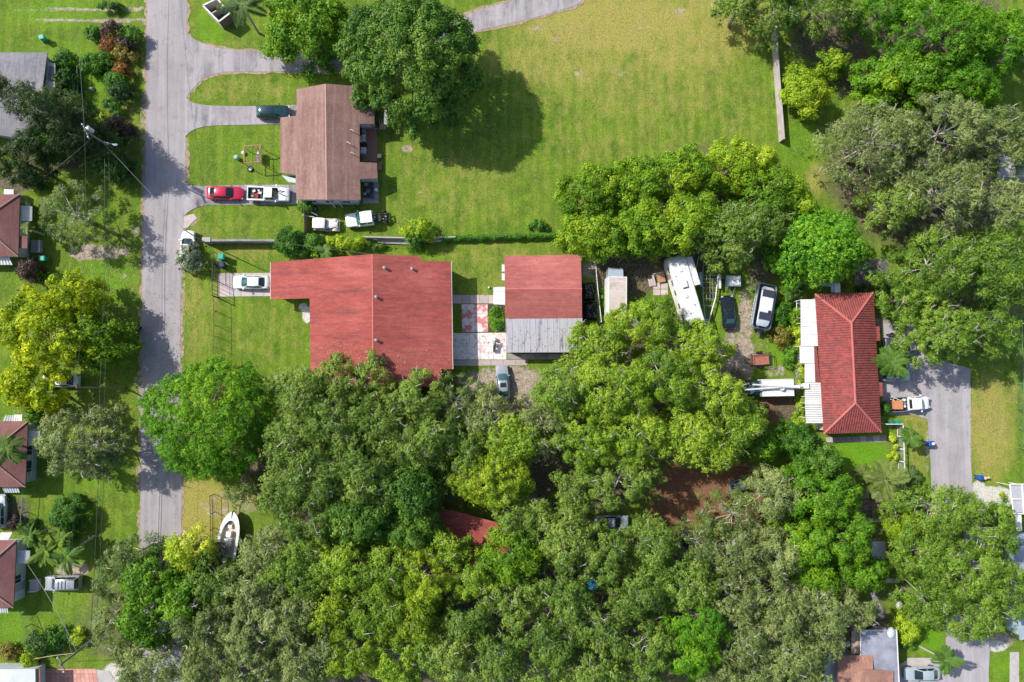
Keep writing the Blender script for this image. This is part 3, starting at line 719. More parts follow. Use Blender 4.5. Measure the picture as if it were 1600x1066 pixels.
# small white carport shade on its north side
CP = empty('shade_canopy', W(1293,450,0), 0, 'small grey and white canopy against the north wall of the hip roofed house', 'canopy')
MB().slab([W(1274,446,2.4),W(1283,442,2.4),W(1304,441,2.4),W(1304,457,2.4),W(1299,457,2.4),W(1298,448,2.4)], .06).build('canopy_sheet', WALLG, CP, world=True)
MB().slab([W(1304.5,443,2.45),W(1313,443,2.45),W(1313,457.5,2.45),W(1304.5,457.5,2.45)], .06).build('canopy_panel', WHITE, CP, world=True)
for x, y in ((1275,446),(1304,442),(1312,444)):
    P = W(x, y, 2.4); MB().tube((P.x, P.y, 0), (P.x, P.y, 2.34), .04, .04, 6).build('post', WHITE, CP, world=True)

# --- houses on the west edge ----------------------------------------------------------
def hip_west(name, label, xe, y0, y1, ridge_x, m, wallm, xa=-150, h=2.9, rh=4.4, ov=.45, xe2=None):
    """hip end facing the road; roof runs out of the frame to the west"""
    xe2 = xe2 or xe
    root = empty(name, W((xe + xa) / 2, (y0 + y1) / 2, 0), 0, label, 'house')
    A, B = W(xe, y0, h), W(xe2, y1, h); Cc, D = W(xa, y1, h), W(xa, y0, h)
    ym = (A.y + B.y) / 2; half = (A.y - B.y) / 2
    R0 = Vector((A.x - half * .95, ym, rh)); R1 = Vector((D.x + half * .95, ym, rh))
    for f in ([D, A, R0, R1], [A, B, R0], [B, Cc, R1, R0], [Cc, D, R1]): MB().slab(f, .14).build('roof', m, root, world=True)
    for a, b in ((A, R0), (B, R0), (R0, R1)): cap3(root, a, b, RIDGEB, .22)
    o = ov; pts = [(A.x - o, A.y - o), (B.x - o, B.y + o), (Cc.x + o, Cc.y + o), (D.x + o, D.y - o)]
    ws = walls(root, pts, h - .05, wallm)
    return root, pts, ws
# B
rB, pB, wB = hip_west('west_house', 'maroon roofed house at the left edge, nearest the sparse pale tree', 31, 303.6, 401, 0, SH_MAR, WALLW, xe2=28.5)
awning(rB, [(33,322),(33,344.6),(50,345),(50.5,323)], 2.5, 2.0, WHITEW, 'awning', 7)
MB().slab([W(29,368.6,2.7),W(43,368.8,2.6),W(42.5,388,2.6),W(28.5,388,2.7)], .1).build('porch_roof', SH_MAR, rB, world=True)
awning(rB, [(-10,402),(14,402),(19.5,414),(-10,414)], 2.3, 1.9, WHITE, 'awning', 6)
MB().box(W(14,301,1.5) + Vector((0, 0, -.4)), (1.2, .8, .9)).build('air_conditioner', WHITEW, rB, world=True)
fp = W(56,385,.5); MB().box((fp.x, fp.y, .25), (1.3, 1.7, .5)).build('step', CONCG, rB, world=True)
MB().box((fp.x + .45, fp.y, .56), (.12, 1.7, .12)).build('step_rail', WHITEW, rB, world=True)
for y in (315, 355): window(rB, (pB[0][0], W(40,y,1.6).y), (1, 0, 0))
door(rB, (pB[0][0], W(44,380,1).y), (1, 0, 0))
# C
rC, pC, wC = hip_west('west_house', 'maroon roofed house at the left edge with a palm reaching over its roof', 43.5, 659, 761, 0, SH_MAR, WALLT, xe2=39.5)
awning(rC, [(44,673),(44,695),(62,695),(62.5,674)], 2.5, 2.0, WHITEW, 'awning', 7)
awning(rC, [(20,658),(34,658),(34.5,648),(22,648)], 2.3, 2.0, WHITE, 'awning', 4)
awning(rC, [(4,658),(20,658),(21,649),(8,649)], 2.3, 2.0, WALLG, 'awning', 4)
awning(rC, [(4,762),(28,762),(31,770),(8,770)], 2.3, 1.9, WHITE, 'awning', 6)
for y in (733,): window(rC, (pC[0][0], W(48,y,1.6).y), (1, 0, 0), 2.2, 1.1)
window(rC, (pC[0][0], W(50,704,1.6).y), (1, 0, 0))
# D
rD, pD, wD = hip_west('west_house', 'maroon roofed house at the left edge beside the parked silver SUV', 25.5, 844.4, 949.6, 0, SH_MAR, WALLW, xe2=21)
awning(rD, [(26,860),(26,880),(46,880),(47,861)], 2.5, 2.0, FLATW, 'awning', 7)
awning(rD, [(-8,845),(12,845),(19,832),(2,832)], 2.3, 1.9, WHITE, 'awning', 6)
awning(rD, [(-8,950),(12,950),(13,958),(-8,958)], 2.3, 1.9, WHITE, 'awning', 6)
for y in (905, 918): window(rD, (pD[0][0], W(33,y,1.6).y), (1, 0, 0), 1.1, 1.2)
fp = W(53,915,.6); MB().box((fp.x, fp.y, .3), (1.1, 1.5, .6)).build('step', CONC, rD, world=True)
for s in (-.7, .7): MB().box((fp.x, fp.y + s, .75), (1.0, .06, .5)).build('step_rail', WHITEW, rD, world=True)
door(rD, (pD[0][0], fp.y), (1, 0, 0))
# E white flat roof bottom left
rE = empty('flat_roof_house', W(10, 1070, 0), 0, 'white flat roofed building in the bottom left corner beside the brick driveway', 'house')
MB().slab([W(-100,1046,2.9),W(55,1045.6,2.9),W(56,1130,2.9),W(-100,1130,2.9)], .2).build('roof', FLATW, rE, world=True)
MB().slab([W(55.5,1045.6,2.7),W(63,1045,2.6),W(64,1130,2.6),W(56.5,1130,2.7)], .12).build('gutter_roof', TRIMB, rE, world=True)
walls(rE, [tuple(W(*p, 2.7)[:2]) for p in ((-95,1050),(50,1050),(51,1125),(-95,1125))], 2.7, WALLW)
# A grey roof under the dark tree
rA = empty('grey_roof_house', W(10, 130, 0), 0, 'house with faded grey roof half hidden under the tall dark tree', 'house')
MB().slab([W(-90,82,3.0),W(74,82,3.0),W(65,146,3.3),W(-90,150,3.3)], .15).build('roof', ROOFG, rA, world=True)
MB().slab([W(-90,150,3.3),W(65,146,3.3),W(50,205,2.9),W(51,220,2.7),W(-90,196,2.8)], .15).build('roof', ROOFG, rA, world=True)
MB().slab([W(74.5,97,2.6),W(86,99,2.4),W(86,141,2.4),W(70,141,2.6)], .1).build('porch_roof', mat('porch_tan', (.42,.38,.33), .8), rA, world=True)
MB().slab([W(77,103,2.64),W(83,104,2.53),W(83,125,2.53),W(75,125,2.66)], .02).build('skylight', WINGL, rA, world=True)
walls(rA, [tuple(W(*p, 2.8)[:2]) for p in ((-85,86),(70,86),(60,145),(46,215),(-85,190))], 2.65, WALLT)
# --- bottom right house -----------------------------------------------------------------
rF = empty('mixed_roof_house', W(1350, 1040, 0), 0, 'house at the bottom right with flat grey roof joined to a tan shingle roof', 'house')
MB().slab([W(1344,985,3.1),W(1401,984.5,3.1),W(1408,1130,3.1),W(1366,1130,3.1),W(1364.5,1024,3.1),W(1345,1024,3.1)], .2).build('roof', FLATG, rF, world=True)
e = MB()
for a, b in (((1344,985),(1401,984.5)), ((1401,984.5),(1408,1130)), ((1344,985),(1345,1024))):
    e.tube(W(*a, 3.14), W(*b, 3.14), .07, .07, 6)
e.build('roof_edge', TRIM, rF, world=True)
MB().slab([W(1309,1025,3.0),W(1364,1023,3.0),W(1364,1050,3.7),W(1309,1052,3.7)], .12).build('roof', SH_TAN, rF, world=True)
MB().slab([W(1309,1052.3,3.7),W(1364,1050.3,3.7),W(1364,1130,3.5),W(1309,1130,3.5)], .12).build('roof', SH_TAN, rF, world=True)
P0 = W(1349,1046,4.0); MB().slab([P0, W(1396,1049,3.4), W(1396,1130,3.4), W(1330,1130,3.4)], .1).build('gable_roof', SH_TAN, rF, world=True)
MB().slab([P0 + Vector((-.02,0,.0)), W(1329.5,1130,3.42), W(1336,1052,3.75)], .1).build('gable_roof', SH_TAN, rF, world=True)
cm = MB()
for i in range(9):
    x = 1289 + i * 2.25; cm.tube(W(x, 1027, 2.6), W(x, 1130, 2.6), .09, .09, 6)
cm.build('corrugated_roof', ALU, rF, world=True)
MB().slab([W(1288,1027,2.5),W(1308.5,1027,2.5),W(1308.5,1130,2.5),W(1288,1130,2.5)], .05).build('roof_sheet', ALU, rF, world=True)
walls(rF, [tuple(W(*p, 2.8)[:2]) for p in ((1348,989),(1397,989),(1404,1125),(1312,1125),(1312,1030),(1348,1030))], 2.7, WALLG)
P = W(1393,989,3.2); MB().dome((P.x, P.y, 3.12), .55, .75, .25, 12, 4).build('skylight_dome', mat('dome_pale', (.5,.56,.6), .3), rF, smooth=True, world=True)
PT = empty('lean_to', W(1332,1005,0), 0, 'pale tan lean-to patch with leaf litter against the flat grey roof', 'lean-to')
MB().slab([W(1331,987,2.5),W(1343.5,986,2.5),W(1343.5,1022,2.5),W(1330,1022,2.5)], .08).build('lean_to_roof', mat('litter_tan', (.36,.29,.24), .9, .4, 2, c2=(.2,.16,.12)), PT, world=True)
for x, y in ((1332,988),(1331,1021)):
    p = W(x, y, 2.5); MB().tube((p.x, p.y, 0), (p.x, p.y, 2.42), .05, .05, 6).build('post', WOOD, PT, world=True)
# --- pieces of buildings under the canopy --------------------------------------------------
rG = empty('red_roof_bungalow', W(740, 830, 0), 0, 'low red roofed building mostly hidden under trees south of the largest house', 'house')
MB().slab([W(672,798,3.0),W(696,796,3.1),W(716,800,3.2),W(796,822,3.0),W(797,900,2.6),W(672,900,2.6)], .15).build('roof', SH_RED, rG, world=True)
walls(rG, [tuple(W(*p, 2.7)[:2]) for p in ((676,806),(790,828),(790,895),(676,895))], 2.5, WALLW)
sh = empty('garden_shed', W(1373, 860, 0), 0, 'small shed with curved grey metal roof beside the lush narrow lawn', 'shed')
secs = []
for i in range(9):
    t = i / 8; x = 1362 + (1384 - 1362) * t; hh = 2.3 + .35 * math.sin(math.pi * (t * .8 + .1))
    secs.append([W(x, 846, hh), W(x, 877, hh), W(x, 877, hh - .05), W(x, 846, hh - .05)])
MB().loft(secs).build('roof', mat('shed_metal', (.42,.44,.48), .45, .15, 2, .4), sh, smooth=True, world=True)
for a, b in (((1361.5,845.5),(1384.5,845.5)), ((1384.5,845.5),(1384.5,878)), ((1361.5,845.5),(1361.5,878))):
    MB().tube(W(*a, 2.55), W(*b, 2.55), .07, .07, 5).build('roof_edge', mat('rust_trim', (.25,.11,.07), .8), sh, world=True)
walls(sh, [tuple(W(*p, 2.3)[:2]) for p in ((1364,848),(1382,848),(1382,875),(1364,875))], 2.25, WOOD, .08)
door(sh, (W(1383,861,1).x, W(1383,861,1).y), (1, 0, 0), WOOD)
# east edge buildings
rH = empty('screen_porch', W(1592, 780, 0), 0, 'white framed screened porch at the right edge by the pale gravel', 'porch')
fr = MB()
for a, b in (((1578,757),(1612,757)), ((1578,757),(1584,803)), ((1597,757),(1600,803)), ((1584,803),(1614,803)), ((1581,780),(1612,781)), ((1612,757),(1614,803))):
    fr.tube(W(*a, 2.6), W(*b, 2.6), .11, .11, 4)
fr.build('frame', WHITE, rH, world=True)
MB().slab([W(1579,759,2.5),W(1611,759,2.5),W(1613,801,2.5),W(1585,801,2.5)], .04).build('screen_roof', mat('screen_grey', (.38,.39,.42), .6), rH, world=True)
for x, y in ((1579,758),(1585,802),(1598,758)):
    p = W(x, y, 2.5); MB().tube((p.x, p.y, 0), (p.x, p.y, 2.45), .05, .05, 6).build('post', WHITE, rH, world=True)
rI = empty('east_edge_house', W(1610, 900, 0), 0, 'pale blue grey house at the right edge behind the spreading oaks', 'house')
MB().slab([W(1570,838,2.9),W(1598,834,2.9),W(1640,834,2.9),W(1640,1000,2.9),W(1594,1000,2.9),W(1588,900,2.9),W(1572,856,2.9)], .15).build('roof', mat('roof_pale_blue', (.30,.34,.40), .7, .25, .6), rI, world=True)
MB().slab([W(1586,805,2.7),W(1596,805,2.7),W(1597,830,2.7),W(1588,830,2.7)], .1).build('porch_roof', WHITEW, rI, world=True)
walls(rI, [tuple(W(*p, 2.7)[:2]) for p in ((1592,838),(1636,838),(1636,995),(1597,995))], 2.7, WALLT)
rJ = empty('corner_roof_house', W(1605, 60, 0), 0, 'pale blue roofed building at the top right edge behind bright green trees', 'house')
MB().slab([W(1574,52,3),W(1640,44,3),W(1640,95,3),W(1585,75,3)], .15).build('roof', mat('roof_pale_blue', (.30,.34,.40)), rJ, world=True)
walls(rJ, [tuple(W(*p, 2.7)[:2]) for p in ((1582,56),(1636,50),(1636,88),(1590,74))], 2.7, WALLG)
rK = empty('grey_edge_house', W(1600, 262, 0), 0, 'weathered pale grey roof at the right edge among grey oaks', 'house')
MB().slab([W(1556,246,3),W(1640,238,3),W(1640,278,3),W(1560,276,3)], .15).build('roof', mat('roof_weathered', (.40,.38,.38), .85, .35, 1.0, bump=.3), rK, world=True)
walls(rK, [tuple(W(*p, 2.7)[:2]) for p in ((1560,249),(1636,243),(1636,274),(1563,272))], 2.7, WALLG)
# ------------------------------------------------------------------ vehicles
def wheel(parent, x, y, r=.33, w_=.22):
    mb = MB(); n = 16; prof = [(-w_ / 2, r * .62), (-w_ / 2, r * .93), (-w_ * .36, r), (w_ * .36, r), (w_ / 2, r * .93), (w_ / 2, r * .62)]
    secs = [[(rr * math.cos(2 * math.pi * i / n), px_, rr * math.sin(2 * math.pi * i / n)) for px_, rr in prof] for i in range(n + 1)]
    mb.loft(secs, False, False)
    o = mb.build('wheel', RUBBER, parent, smooth=True); o.location = (x, y, r)
    rb = MB().tube((0, -w_ * .4, 0), (0, w_ * .4, 0), r * .64, r * .64, 12)
    for k in range(5):
        a = 2 * math.pi * k / 5
        for s in (-1, 1): rb.tube((0, s * w_ * .42, 0), (r * .6 * math.cos(a), s * w_ * .44, r * .6 * math.sin(a)), .035, .03, 4)
    rb.build('rim', RIMM, o)
def body_loft(L, Wd, st):
    """st: list of (t 0 rear..1 front, half width factor, top z)"""
    secs = []
    for t, k, zt in st:
        x = (t - .5) * L; w_ = Wd / 2 * k
        half = [(w_ * .90, .22), (w_ * .98, .40), (w_, .58), (w_ * .97, zt - .10), (w_ * .90, zt - .02), (w_ * .62, zt + .02), (w_ * .3, zt + .035)]
        secs.append([(x, y, z) for y, z in half] + [(x, -y, z) for y, z in reversed(half)])
    return MB().loft(secs, True, True)
def glass(parent, name, q, m=GLASS, n=5, bulge=.05, off=.012, ins=.06):
    """q: a,b lower corners, c,d upper corners (c over b)"""
    a, b, c_, d = [Vector(p) for p in q]; cen = (a + b + c_ + d) / 4
    nrm = (b - a).cross(d - a).normalized()
    if nrm.z < 0 and abs(nrm.z) > .15: nrm = -nrm
    if nrm.dot(cen - Vector((cen.x * .2, 0, .6))) < 0: nrm = -nrm
    a, b, c_, d = [cen + (p - cen) * (1 - ins) for p in (a, b, c_, d)]
    rows = []
    for v in (0, .5, 1):
        lo = a.lerp(d, v); hi = b.lerp(c_, v)
        rows.append([lo.lerp(hi, i / n) + nrm * (off + bulge * (1 - (2 * i / n - 1) ** 2)) for i in range(n + 1)])
    mb = MB()
    for r in range(2):
        mb.add(rows[r] + rows[r + 1], [(i, i + 1, n + 2 + i, n + 1 + i) for i in range(n)])
    return mb.build(name, m, parent, smooth=True)
KIND = {
 'sedan': dict(L=4.65, W=1.82, H=1.45, st=[(0,.80,.80),(.02,.88,.90),(.08,.95,1.0),(.2,1,1.0),(.5,1,.95),(.72,1,.93),(.86,.97,.85),(.95,.90,.76),(.985,.80,.68),(1,.66,.60)], gh=(.10,.26,.56,.74)),
 'hatch': dict(L=4.3, W=1.8, H=1.5, st=[(0,.82,.80),(.02,.90,.98),(.08,.96,1.0),(.2,1,1.0),(.5,1,.97),(.72,1,.95),(.87,.96,.86),(.95,.88,.76),(1,.68,.60)], gh=(.02,.14,.55,.74)),
 'suv': dict(L=4.75, W=1.9, H=1.75, st=[(0,.86,.85),(.015,.94,1.05),(.08,.98,1.1),(.2,1,1.1),(.5,1,1.08),(.74,1,1.08),(.9,.97,1.0),(.97,.90,.9),(1,.78,.7)], gh=(.015,.07,.60,.75)),
 'coupe': dict(L=4.6, W=1.8, H=1.32, st=[(0,.80,.78),(.02,.88,.86),(.1,.95,.93),(.22,1,.94),(.5,.98,.9),(.7,1,.9),(.85,.98,.83),(.95,.92,.74),(1,.74,.6)], gh=(.16,.30,.50,.66)),
}
def car(label, px, py, ang, col, kind='sedan', name='parked_car', cat='car', group='cars parked around the houses', L=None, gl=GLASS, rear=None, sunroof=False, rack=False, roofm=None, Wd=None):
    K = KIND[kind]; L = L or K['L']; Wd = Wd or K['W']; H = K['H']
    P = W(px, py, .8); root = empty(name, (P.x, P.y, .03), R_(ang), label, cat, group)
    st = K['st']; body_loft(L, Wd, st).build('body', col, root, smooth=True)
    def belt(t):
        for i in range(len(st) - 1):
            if st[i][0] <= t <= st[i + 1][0]:
                u = (t - st[i][0]) / (st[i + 1][0] - st[i][0]); return st[i][2] + (st[i + 1][2] - st[i][2]) * u
        return st[-1][2]
    t0, t1, t2, t3 = K['gh']; X = lambda t: (t - .5) * L
    bw = Wd / 2 * .86; rw = Wd / 2 * .66; zb0, zb3 = belt(t0), belt(t3)
    def sec(x, z, w_, zlow): return [(x, w_ * 1.0, z - .05), (x, w_ * .8, z), (x, w_ * .35, z + .03), (x, -w_ * .35, z + .03), (x, -w_ * .8, z), (x, -w_ * 1.0, z - .05)]
    # roof skin
    MB().loft([sec(X(t1) - .04, H - .05, rw * .97, 0), sec(X(t1) + .1, H - .01, rw, 0), sec(X((t1 + t2) / 2), H, rw * 1.03, 0), sec(X(t2) - .1, H - .02, rw, 0), sec(X(t2) + .04, H - .07, rw * .96, 0)], False, False) \
        .build('roof', roofm or col, root, smooth=True)
    # solid cabin core, pillars in body colour
    lo = [(X(t0) + .05, bw * .9), (X(t0 + .06), bw), (X(t3 - .06), bw), (X(t3) - .06, bw * .86)]
    hi = [(X(t1), rw * .92), (X(t1) + .05, rw * .96), (X(t2) - .05, rw * .96), (X(t2), rw * .9)]
    zl = min(zb0, zb3) - .03
    secs = []
    for (xl, wl_), (xh, wh) in zip(lo, hi):
        secs.append([(xl, wl_, zl), (xh, wh, H - .07), (xh, -wh, H - .07), (xl, -wl_, zl)])
    MB().loft(secs, True, True).build('cabin', col, root)
    wz = lambda t: belt(t) + .01
    glass(root, 'windshield', [(X(t3) - .02, -bw * .84, zb3 + .0), (X(t3) - .02, bw * .84, zb3 + .0), (X(t2), rw * .9, H - .06), (X(t2), -rw * .9, H - .06)], gl, 6, .07, .03, .02)
    glass(root, 'rear_window', [(X(t0) + .04, -bw * .84, zb0 + .0), (X(t0) + .04, bw * .84, zb0 + .0), (X(t1), rw * .88, H - .06), (X(t1), -rw * .88, H - .06)], rear or gl, 6, .05, .03, .04)
    tm = (t1 + t2) / 2; zm = belt(tm)
    for s in (-1, 1):
        glass(root, 'side_window', [(X(t0 + .07), s * bw * .99, zm + .04), (X(tm) - .03, s * bw, zm + .04), (X(tm) - .03, s * rw * 1.0, H - .1), (X(t1) + .08, s * rw * .98, H - .1)], gl, 2, .0, .02, .06)
        glass(root, 'side_window', [(X(tm) + .03, s * bw, zm + .04), (X(t3 - .04), s * bw * .97, zm + .04), (X(t2) - .05, s * rw * .98, H - .1), (X(tm) + .03, s * rw * 1.0, H - .1)], gl, 2, .0, .02, .06)
        MB().box((X(t3 - .05), s * (bw + .16), zm + .08), (.14, .2, .13), rz=s * .2).build('mirror', col, root)
        kf = st[-3][1]
        MB().box((L * .5 - .17, s * Wd / 2 * .72, st[-2][2] - .055), (.22, .30, .10), rz=-s * .35).build('headlight', LAMPW, root)
        MB().box((-L * .5 + .06, s * Wd / 2 * .68, st[0][2] + .02), (.12, .32, .14), rz=s * .2).build('tail_light', LAMPR, root)
        for x in (-L * .5 + L * .19, L * .5 - L * .185): wheel(root, x, s * (Wd / 2 - .11), .33 if H < 1.6 else .37)
    MB().box((L * .5 - .04, 0, .42), (.1, Wd * .55, .16)).build('grille', BLACK, root)
    MB().box((-L * .5 - .005, 0, .62), (.02, .5, .12)).build('number_plate', LAMPW, root)
    # shut lines: bonnet and boot edges as thin dark inlays
    sl = MB()
    for t in (t3 + .015,):
        sl.box((X(t), 0, belt(t) + .035), (.03, Wd * .6, .02))
    sl.build('bonnet_seam', BLACK, root)
    if sunroof: MB().box((X(tm) + .1, 0, H + .035), (.62, .8, .02)).build('sunroof', GLASS, root)
    if rack:
        for s in (-1, 1): MB().tube((X(t1), s * rw * .95, H + .06), (X(t2) - .1, s * rw * .95, H + .06), .03, .03, 6).build('roof_rail', BLACK, root)
        for t in (.3, .4, .5): MB().box((X(t), 0, H + .06), (.05, rw * 1.7, .03)).build('roof_bar', BLACK, root)
    return root
def pickup(label, px, py, ang, col, L=5.5, Wd=1.95, H=1.75, name='pickup_truck', bed='open', cabL=None, bedm=None, group='cars parked around the houses', extended=True):
    P = W(px, py, .9); root = empty(name, (P.x, P.y, .03), R_(ang), label, 'pickup truck', group)
    tc = .42 if extended else .48
    st = [(tc,.97,1.08),(tc+.02,1,1.08),(.72,1,1.06),(.76,1,1.06),(.9,.97,1.0),(.97,.92,.92),(1,.82,.75)]
    body_loft(L, Wd, st).build('body', col, root, smooth=True)
    X = lambda t: (t - .5) * L
    x0, x1 = X(0), X(tc) - .03
    if bed == 'open':
        MB().box(((x0 + x1) / 2, 0, .62), (x1 - x0, Wd * .9, .12)).build('bed_floor', bedm or BLACK, root)
        for s in (-1, 1): MB().box(((x0 + x1) / 2, s * (Wd / 2 - .1), .74), (x1 - x0 - .01, .18, .66)).build('bed_side', col, root)
        MB().box((x0 + .05, 0, .76), (.09, Wd - .4, .58)).build('tailgate', col, root)
        MB().box((x1 - .05, 0, .80), (.08, Wd - .4, .6)).build('bulkhead', col, root)
        for s in (-1, 1): MB().box((x0 + (x1 - x0) * .45, s * (Wd / 2 - .3), .78), (.85, .2, .24)).build('wheel_box', bedm or BLACK, root)
    bw, rw = Wd / 2 * .88, Wd / 2 * .72; tb, tr0, tr1, tf = tc + .01, tc + .03, .63, .735
    secs = [[(x, w_ * 1.0, z - .05), (x, w_ * .8, z), (x, -w_ * .8, z), (x, -w_, z - .05)] for x, z, w_ in ((X(tr0), H - .03, rw), (X((tr0 + tr1) / 2), H, rw * 1.02), (X(tr1), H - .05, rw * .97))]
    MB().loft(secs, False, False).build('roof', col, root, smooth=True)
    secs = [[(xl, wl_, 1.03), (xh, wh, H - .06), (xh, -wh, H - .06), (xl, -wl_, 1.03)] for xl, wl_, xh, wh in ((X(tb), bw, X(tr0), rw * .95), (X(tf) - .06, bw * .95, X(tr1) - .02, rw * .92))]
    MB().loft(secs, True, True).build('cabin', col, root)
    glass(root, 'windshield', [(X(tf), -bw * .9, 1.08), (X(tf), bw * .9, 1.08), (X(tr1), rw * .92, H - .05), (X(tr1), -rw * .92, H - .05)], GLASS, 6, .07, .02, .02)
    glass(root, 'rear_window', [(X(tb) - .01, -bw * .8, 1.15), (X(tb) - .01, bw * .8, 1.15), (X(tr0) - .01, rw * .8, H - .1), (X(tr0) - .01, -rw * .8, H - .1)], GLASS, 2, 0, .02, .05)
    tm = (tb + tf) / 2 - .02
    for s in (-1, 1):
        glass(root, 'side_window', [(X(tb + .02), s * bw, 1.12), (X(tm) - .03, s * bw, 1.12), (X(tm) - .03, s * rw, H - .1), (X(tr0 + .02), s * rw, H - .1)], GLASS, 2, 0, .02, .06)
        glass(root, 'side_window', [(X(tm) + .03, s * bw, 1.12), (X(tf - .03), s * bw, 1.12), (X(tr1 - .01), s * rw * .97, H - .1), (X(tm) + .03, s * rw, H - .1)], GLASS, 2, 0, .02, .06)
        MB().box((X(tf - .03), s * (bw + .24), 1.2), (.14, .24, .22)).build('mirror', col, root)
        MB().box((L * .5 - .1, s * Wd * .36, .84), (.18, .3, .18)).build('headlight', LAMPW, root)
        MB().box((x0 + .02, s * (Wd / 2 - .1), .8), (.06, .16, .3)).build('tail_light', LAMPR, root)
        for x in (-L * .5 + L * .2, L * .5 - L * .175): wheel(root, x, s * (Wd / 2 - .12), .38, .26)
    MB().box((L * .5 - .02, 0, .55), (.12, Wd * .8, .2)).build('bumper', CHROME, root)
    MB().box((X(tf) + .05, 0, 1.09), (.04, Wd * .62, .03)).build('bonnet_seam', BLACK, root)
    return root
PW = paint('paint_white', (.74, .75, .74)); PS = paint('paint_silver', (.36, .385, .41), .28, .35); PR = paint('paint_red', (.45, .014, .055), .2)
PT_ = paint('paint_dark_teal', (.022, .05, .065), .18, .3); PB = paint('paint_black', (.012, .018, .022), .15, .2); PSB = paint('paint_silver_blue', (.42, .50, .54), .25, .3)
PGB = paint('paint_pale_blue', (.35, .42, .5), .3, .2)

car('dark teal hatchback parked on the middle driveway with its nose to the brown roofed house', 427, 174.5, 2, PT_, 'hatch', gl=GLASSB, L=4.5)
car('bright red sedan parked on the driveway behind the white pickup', 351.5, 301.5, 0, PR, 'sedan', L=4.75)
pk = pickup('white pickup truck with odds and ends in its open bed and black bonnet marks', 419, 303, -1, PW, 5.5)
mk = MB()
for a, b, c_ in ((1.5,.35,.5),(1.62,.05,-.4),(1.95,.3,.35),(2.1,-.2,-.3)):
    mk.box((a, b, 1.112), (.5, .12, .012), rz=c_)
mk.build('bonnet_decal', BLACK, pk)
for x, y, s, m in ((-1.9,.35,.3,WHITEW),(-1.5,-.3,.4,LAMPR),(-1.1,.1,.35,CHROME),(-2.1,-.35,.25,WOODR),(-1.3,.5,.22,WHITE)):
    o = MB().box((0, 0, s * .3), (s * 1.3, s, s * .6), rz=x * 3).build('loose_scrap', m, None)
    Mx = Matrix.Translation(pk.location) @ Matrix.Rotation(pk.rotation_euler.z, 4, 'Z'); o.location = Mx @ Vector((x, y, .69))
    tag(o, {WHITEW: 'pale box lying in the white pickup bed nearest its tailgate', LAMPR: 'red box lying in the bed of the white pickup', CHROME: 'shiny metal piece in the bed of the white pickup', WOODR: 'brown wood block in the bed of the white pickup', WHITE: 'small white box in the bed of the white pickup'}[m], 'scrap', 'scrap in the pickup bed')
car('white sedan parked on the slab driveway with its nose towards the road', 392, 441, 180, PW, 'sedan', L=4.75, gl=GLASSB, rear=GLASS)
car('silver car with sunroof parked on the dirt just south of the white patio', 785.5, 598, 94, PS, 'sedan', L=4.8, gl=GLASSB, sunroof=True)
car('black coupe parked between the small trailer and the dirt track', 1138.5, 488, 94, PB, 'coupe', L=4.75, rear=GLASSB, Wd=1.9)
car('white car by the road edge with an oleander bush over its boot', 292.5, 386, 88, PW, 'hatch', L=4.5)
car('silver SUV with roof bars parked on the lawn beside the bottom left house', 98, 911, 180, PS, 'suv', name='parked_suv', cat='SUV', rack=True, L=4.35)
car('white car seen through the branches of the big yellow tree', 94, 594.5, 180, PW, 'sedan', L=4.6)
car('pale silver sedan parked on the bottom right driveway under the young palm', 1441, 1053, 180, PSB, 'sedan', L=5.1)
car('silver car half covered by the banana clump beside the red hip roofed house', 1399, 586, 0, PS, 'hatch', L=4.4)
pickup('dark pickup truck with empty bed under the oak at the lane head', 1408, 539, 180, paint('paint_dark_grey', (.05,.06,.075), .25, .2), 4.8, bedm=mat('bed_blue_grey', (.16,.17,.2)))
car('pale blue car glimpsed through the trees south of the yellow green oak', 956, 816, 0, PGB, 'sedan')
car('dark grey car under the oaks on the red soil in the lower middle', 1066, 856, 60, paint('paint_grey', (.16,.17,.19), .3, .2), 'sedan')
car('white and pale blue car at the left edge below the palm roofed house', -2, 799, 92, PSB, 'hatch')
car('grey green car mostly hidden by the grey oak right of the red soil', 1163, 756, 20, paint('paint_grey_green', (.12,.17,.18), .3, .2), 'hatch')

# vintage roadster --------------------------------------------------------
P = W(510, 350.5, .8); VR = empty('vintage_car', (P.x, P.y, .02), R_(-2), 'old white and faded pink vintage car with separate wings, parked by the wooden fence', 'car')
FP = mat('paint_faded_pink', (.50, .40, .38), .55, .2, 2)
cab = [[(x, w_, .45), (x, w_, z - .08), (x, w_ * .8, z), (x, -w_ * .8, z), (x, -w_, z - .08), (x, -w_, .45)] for x, w_, z in ((-1.85,.55,.85),(-1.75,.68,1.35),(-1.2,.72,1.5),(-.35,.7,1.5),(-.1,.66,1.42))]
MB().loft(cab).build('cabin', PW, VR, smooth=True)
hd = [[(x, w_, .45), (x, w_, z - .1), (x, w_ * .5, z), (x, -w_ * .5, z), (x, -w_, z - .1), (x, -w_, .45)] for x, w_, z in ((-.1,.62,1.02),(.5,.52,1.0),(1.4,.32,.95),(1.5,.28,.9))]
MB().loft(hd).build('bonnet', PW, VR, smooth=True)
glass(VR, 'windshield', [(.05, -.6, 1.05), (.05, .6, 1.05), (-.1, .58, 1.42), (-.1, -.58, 1.42)], GLASS, 3, .0, .02, .0)
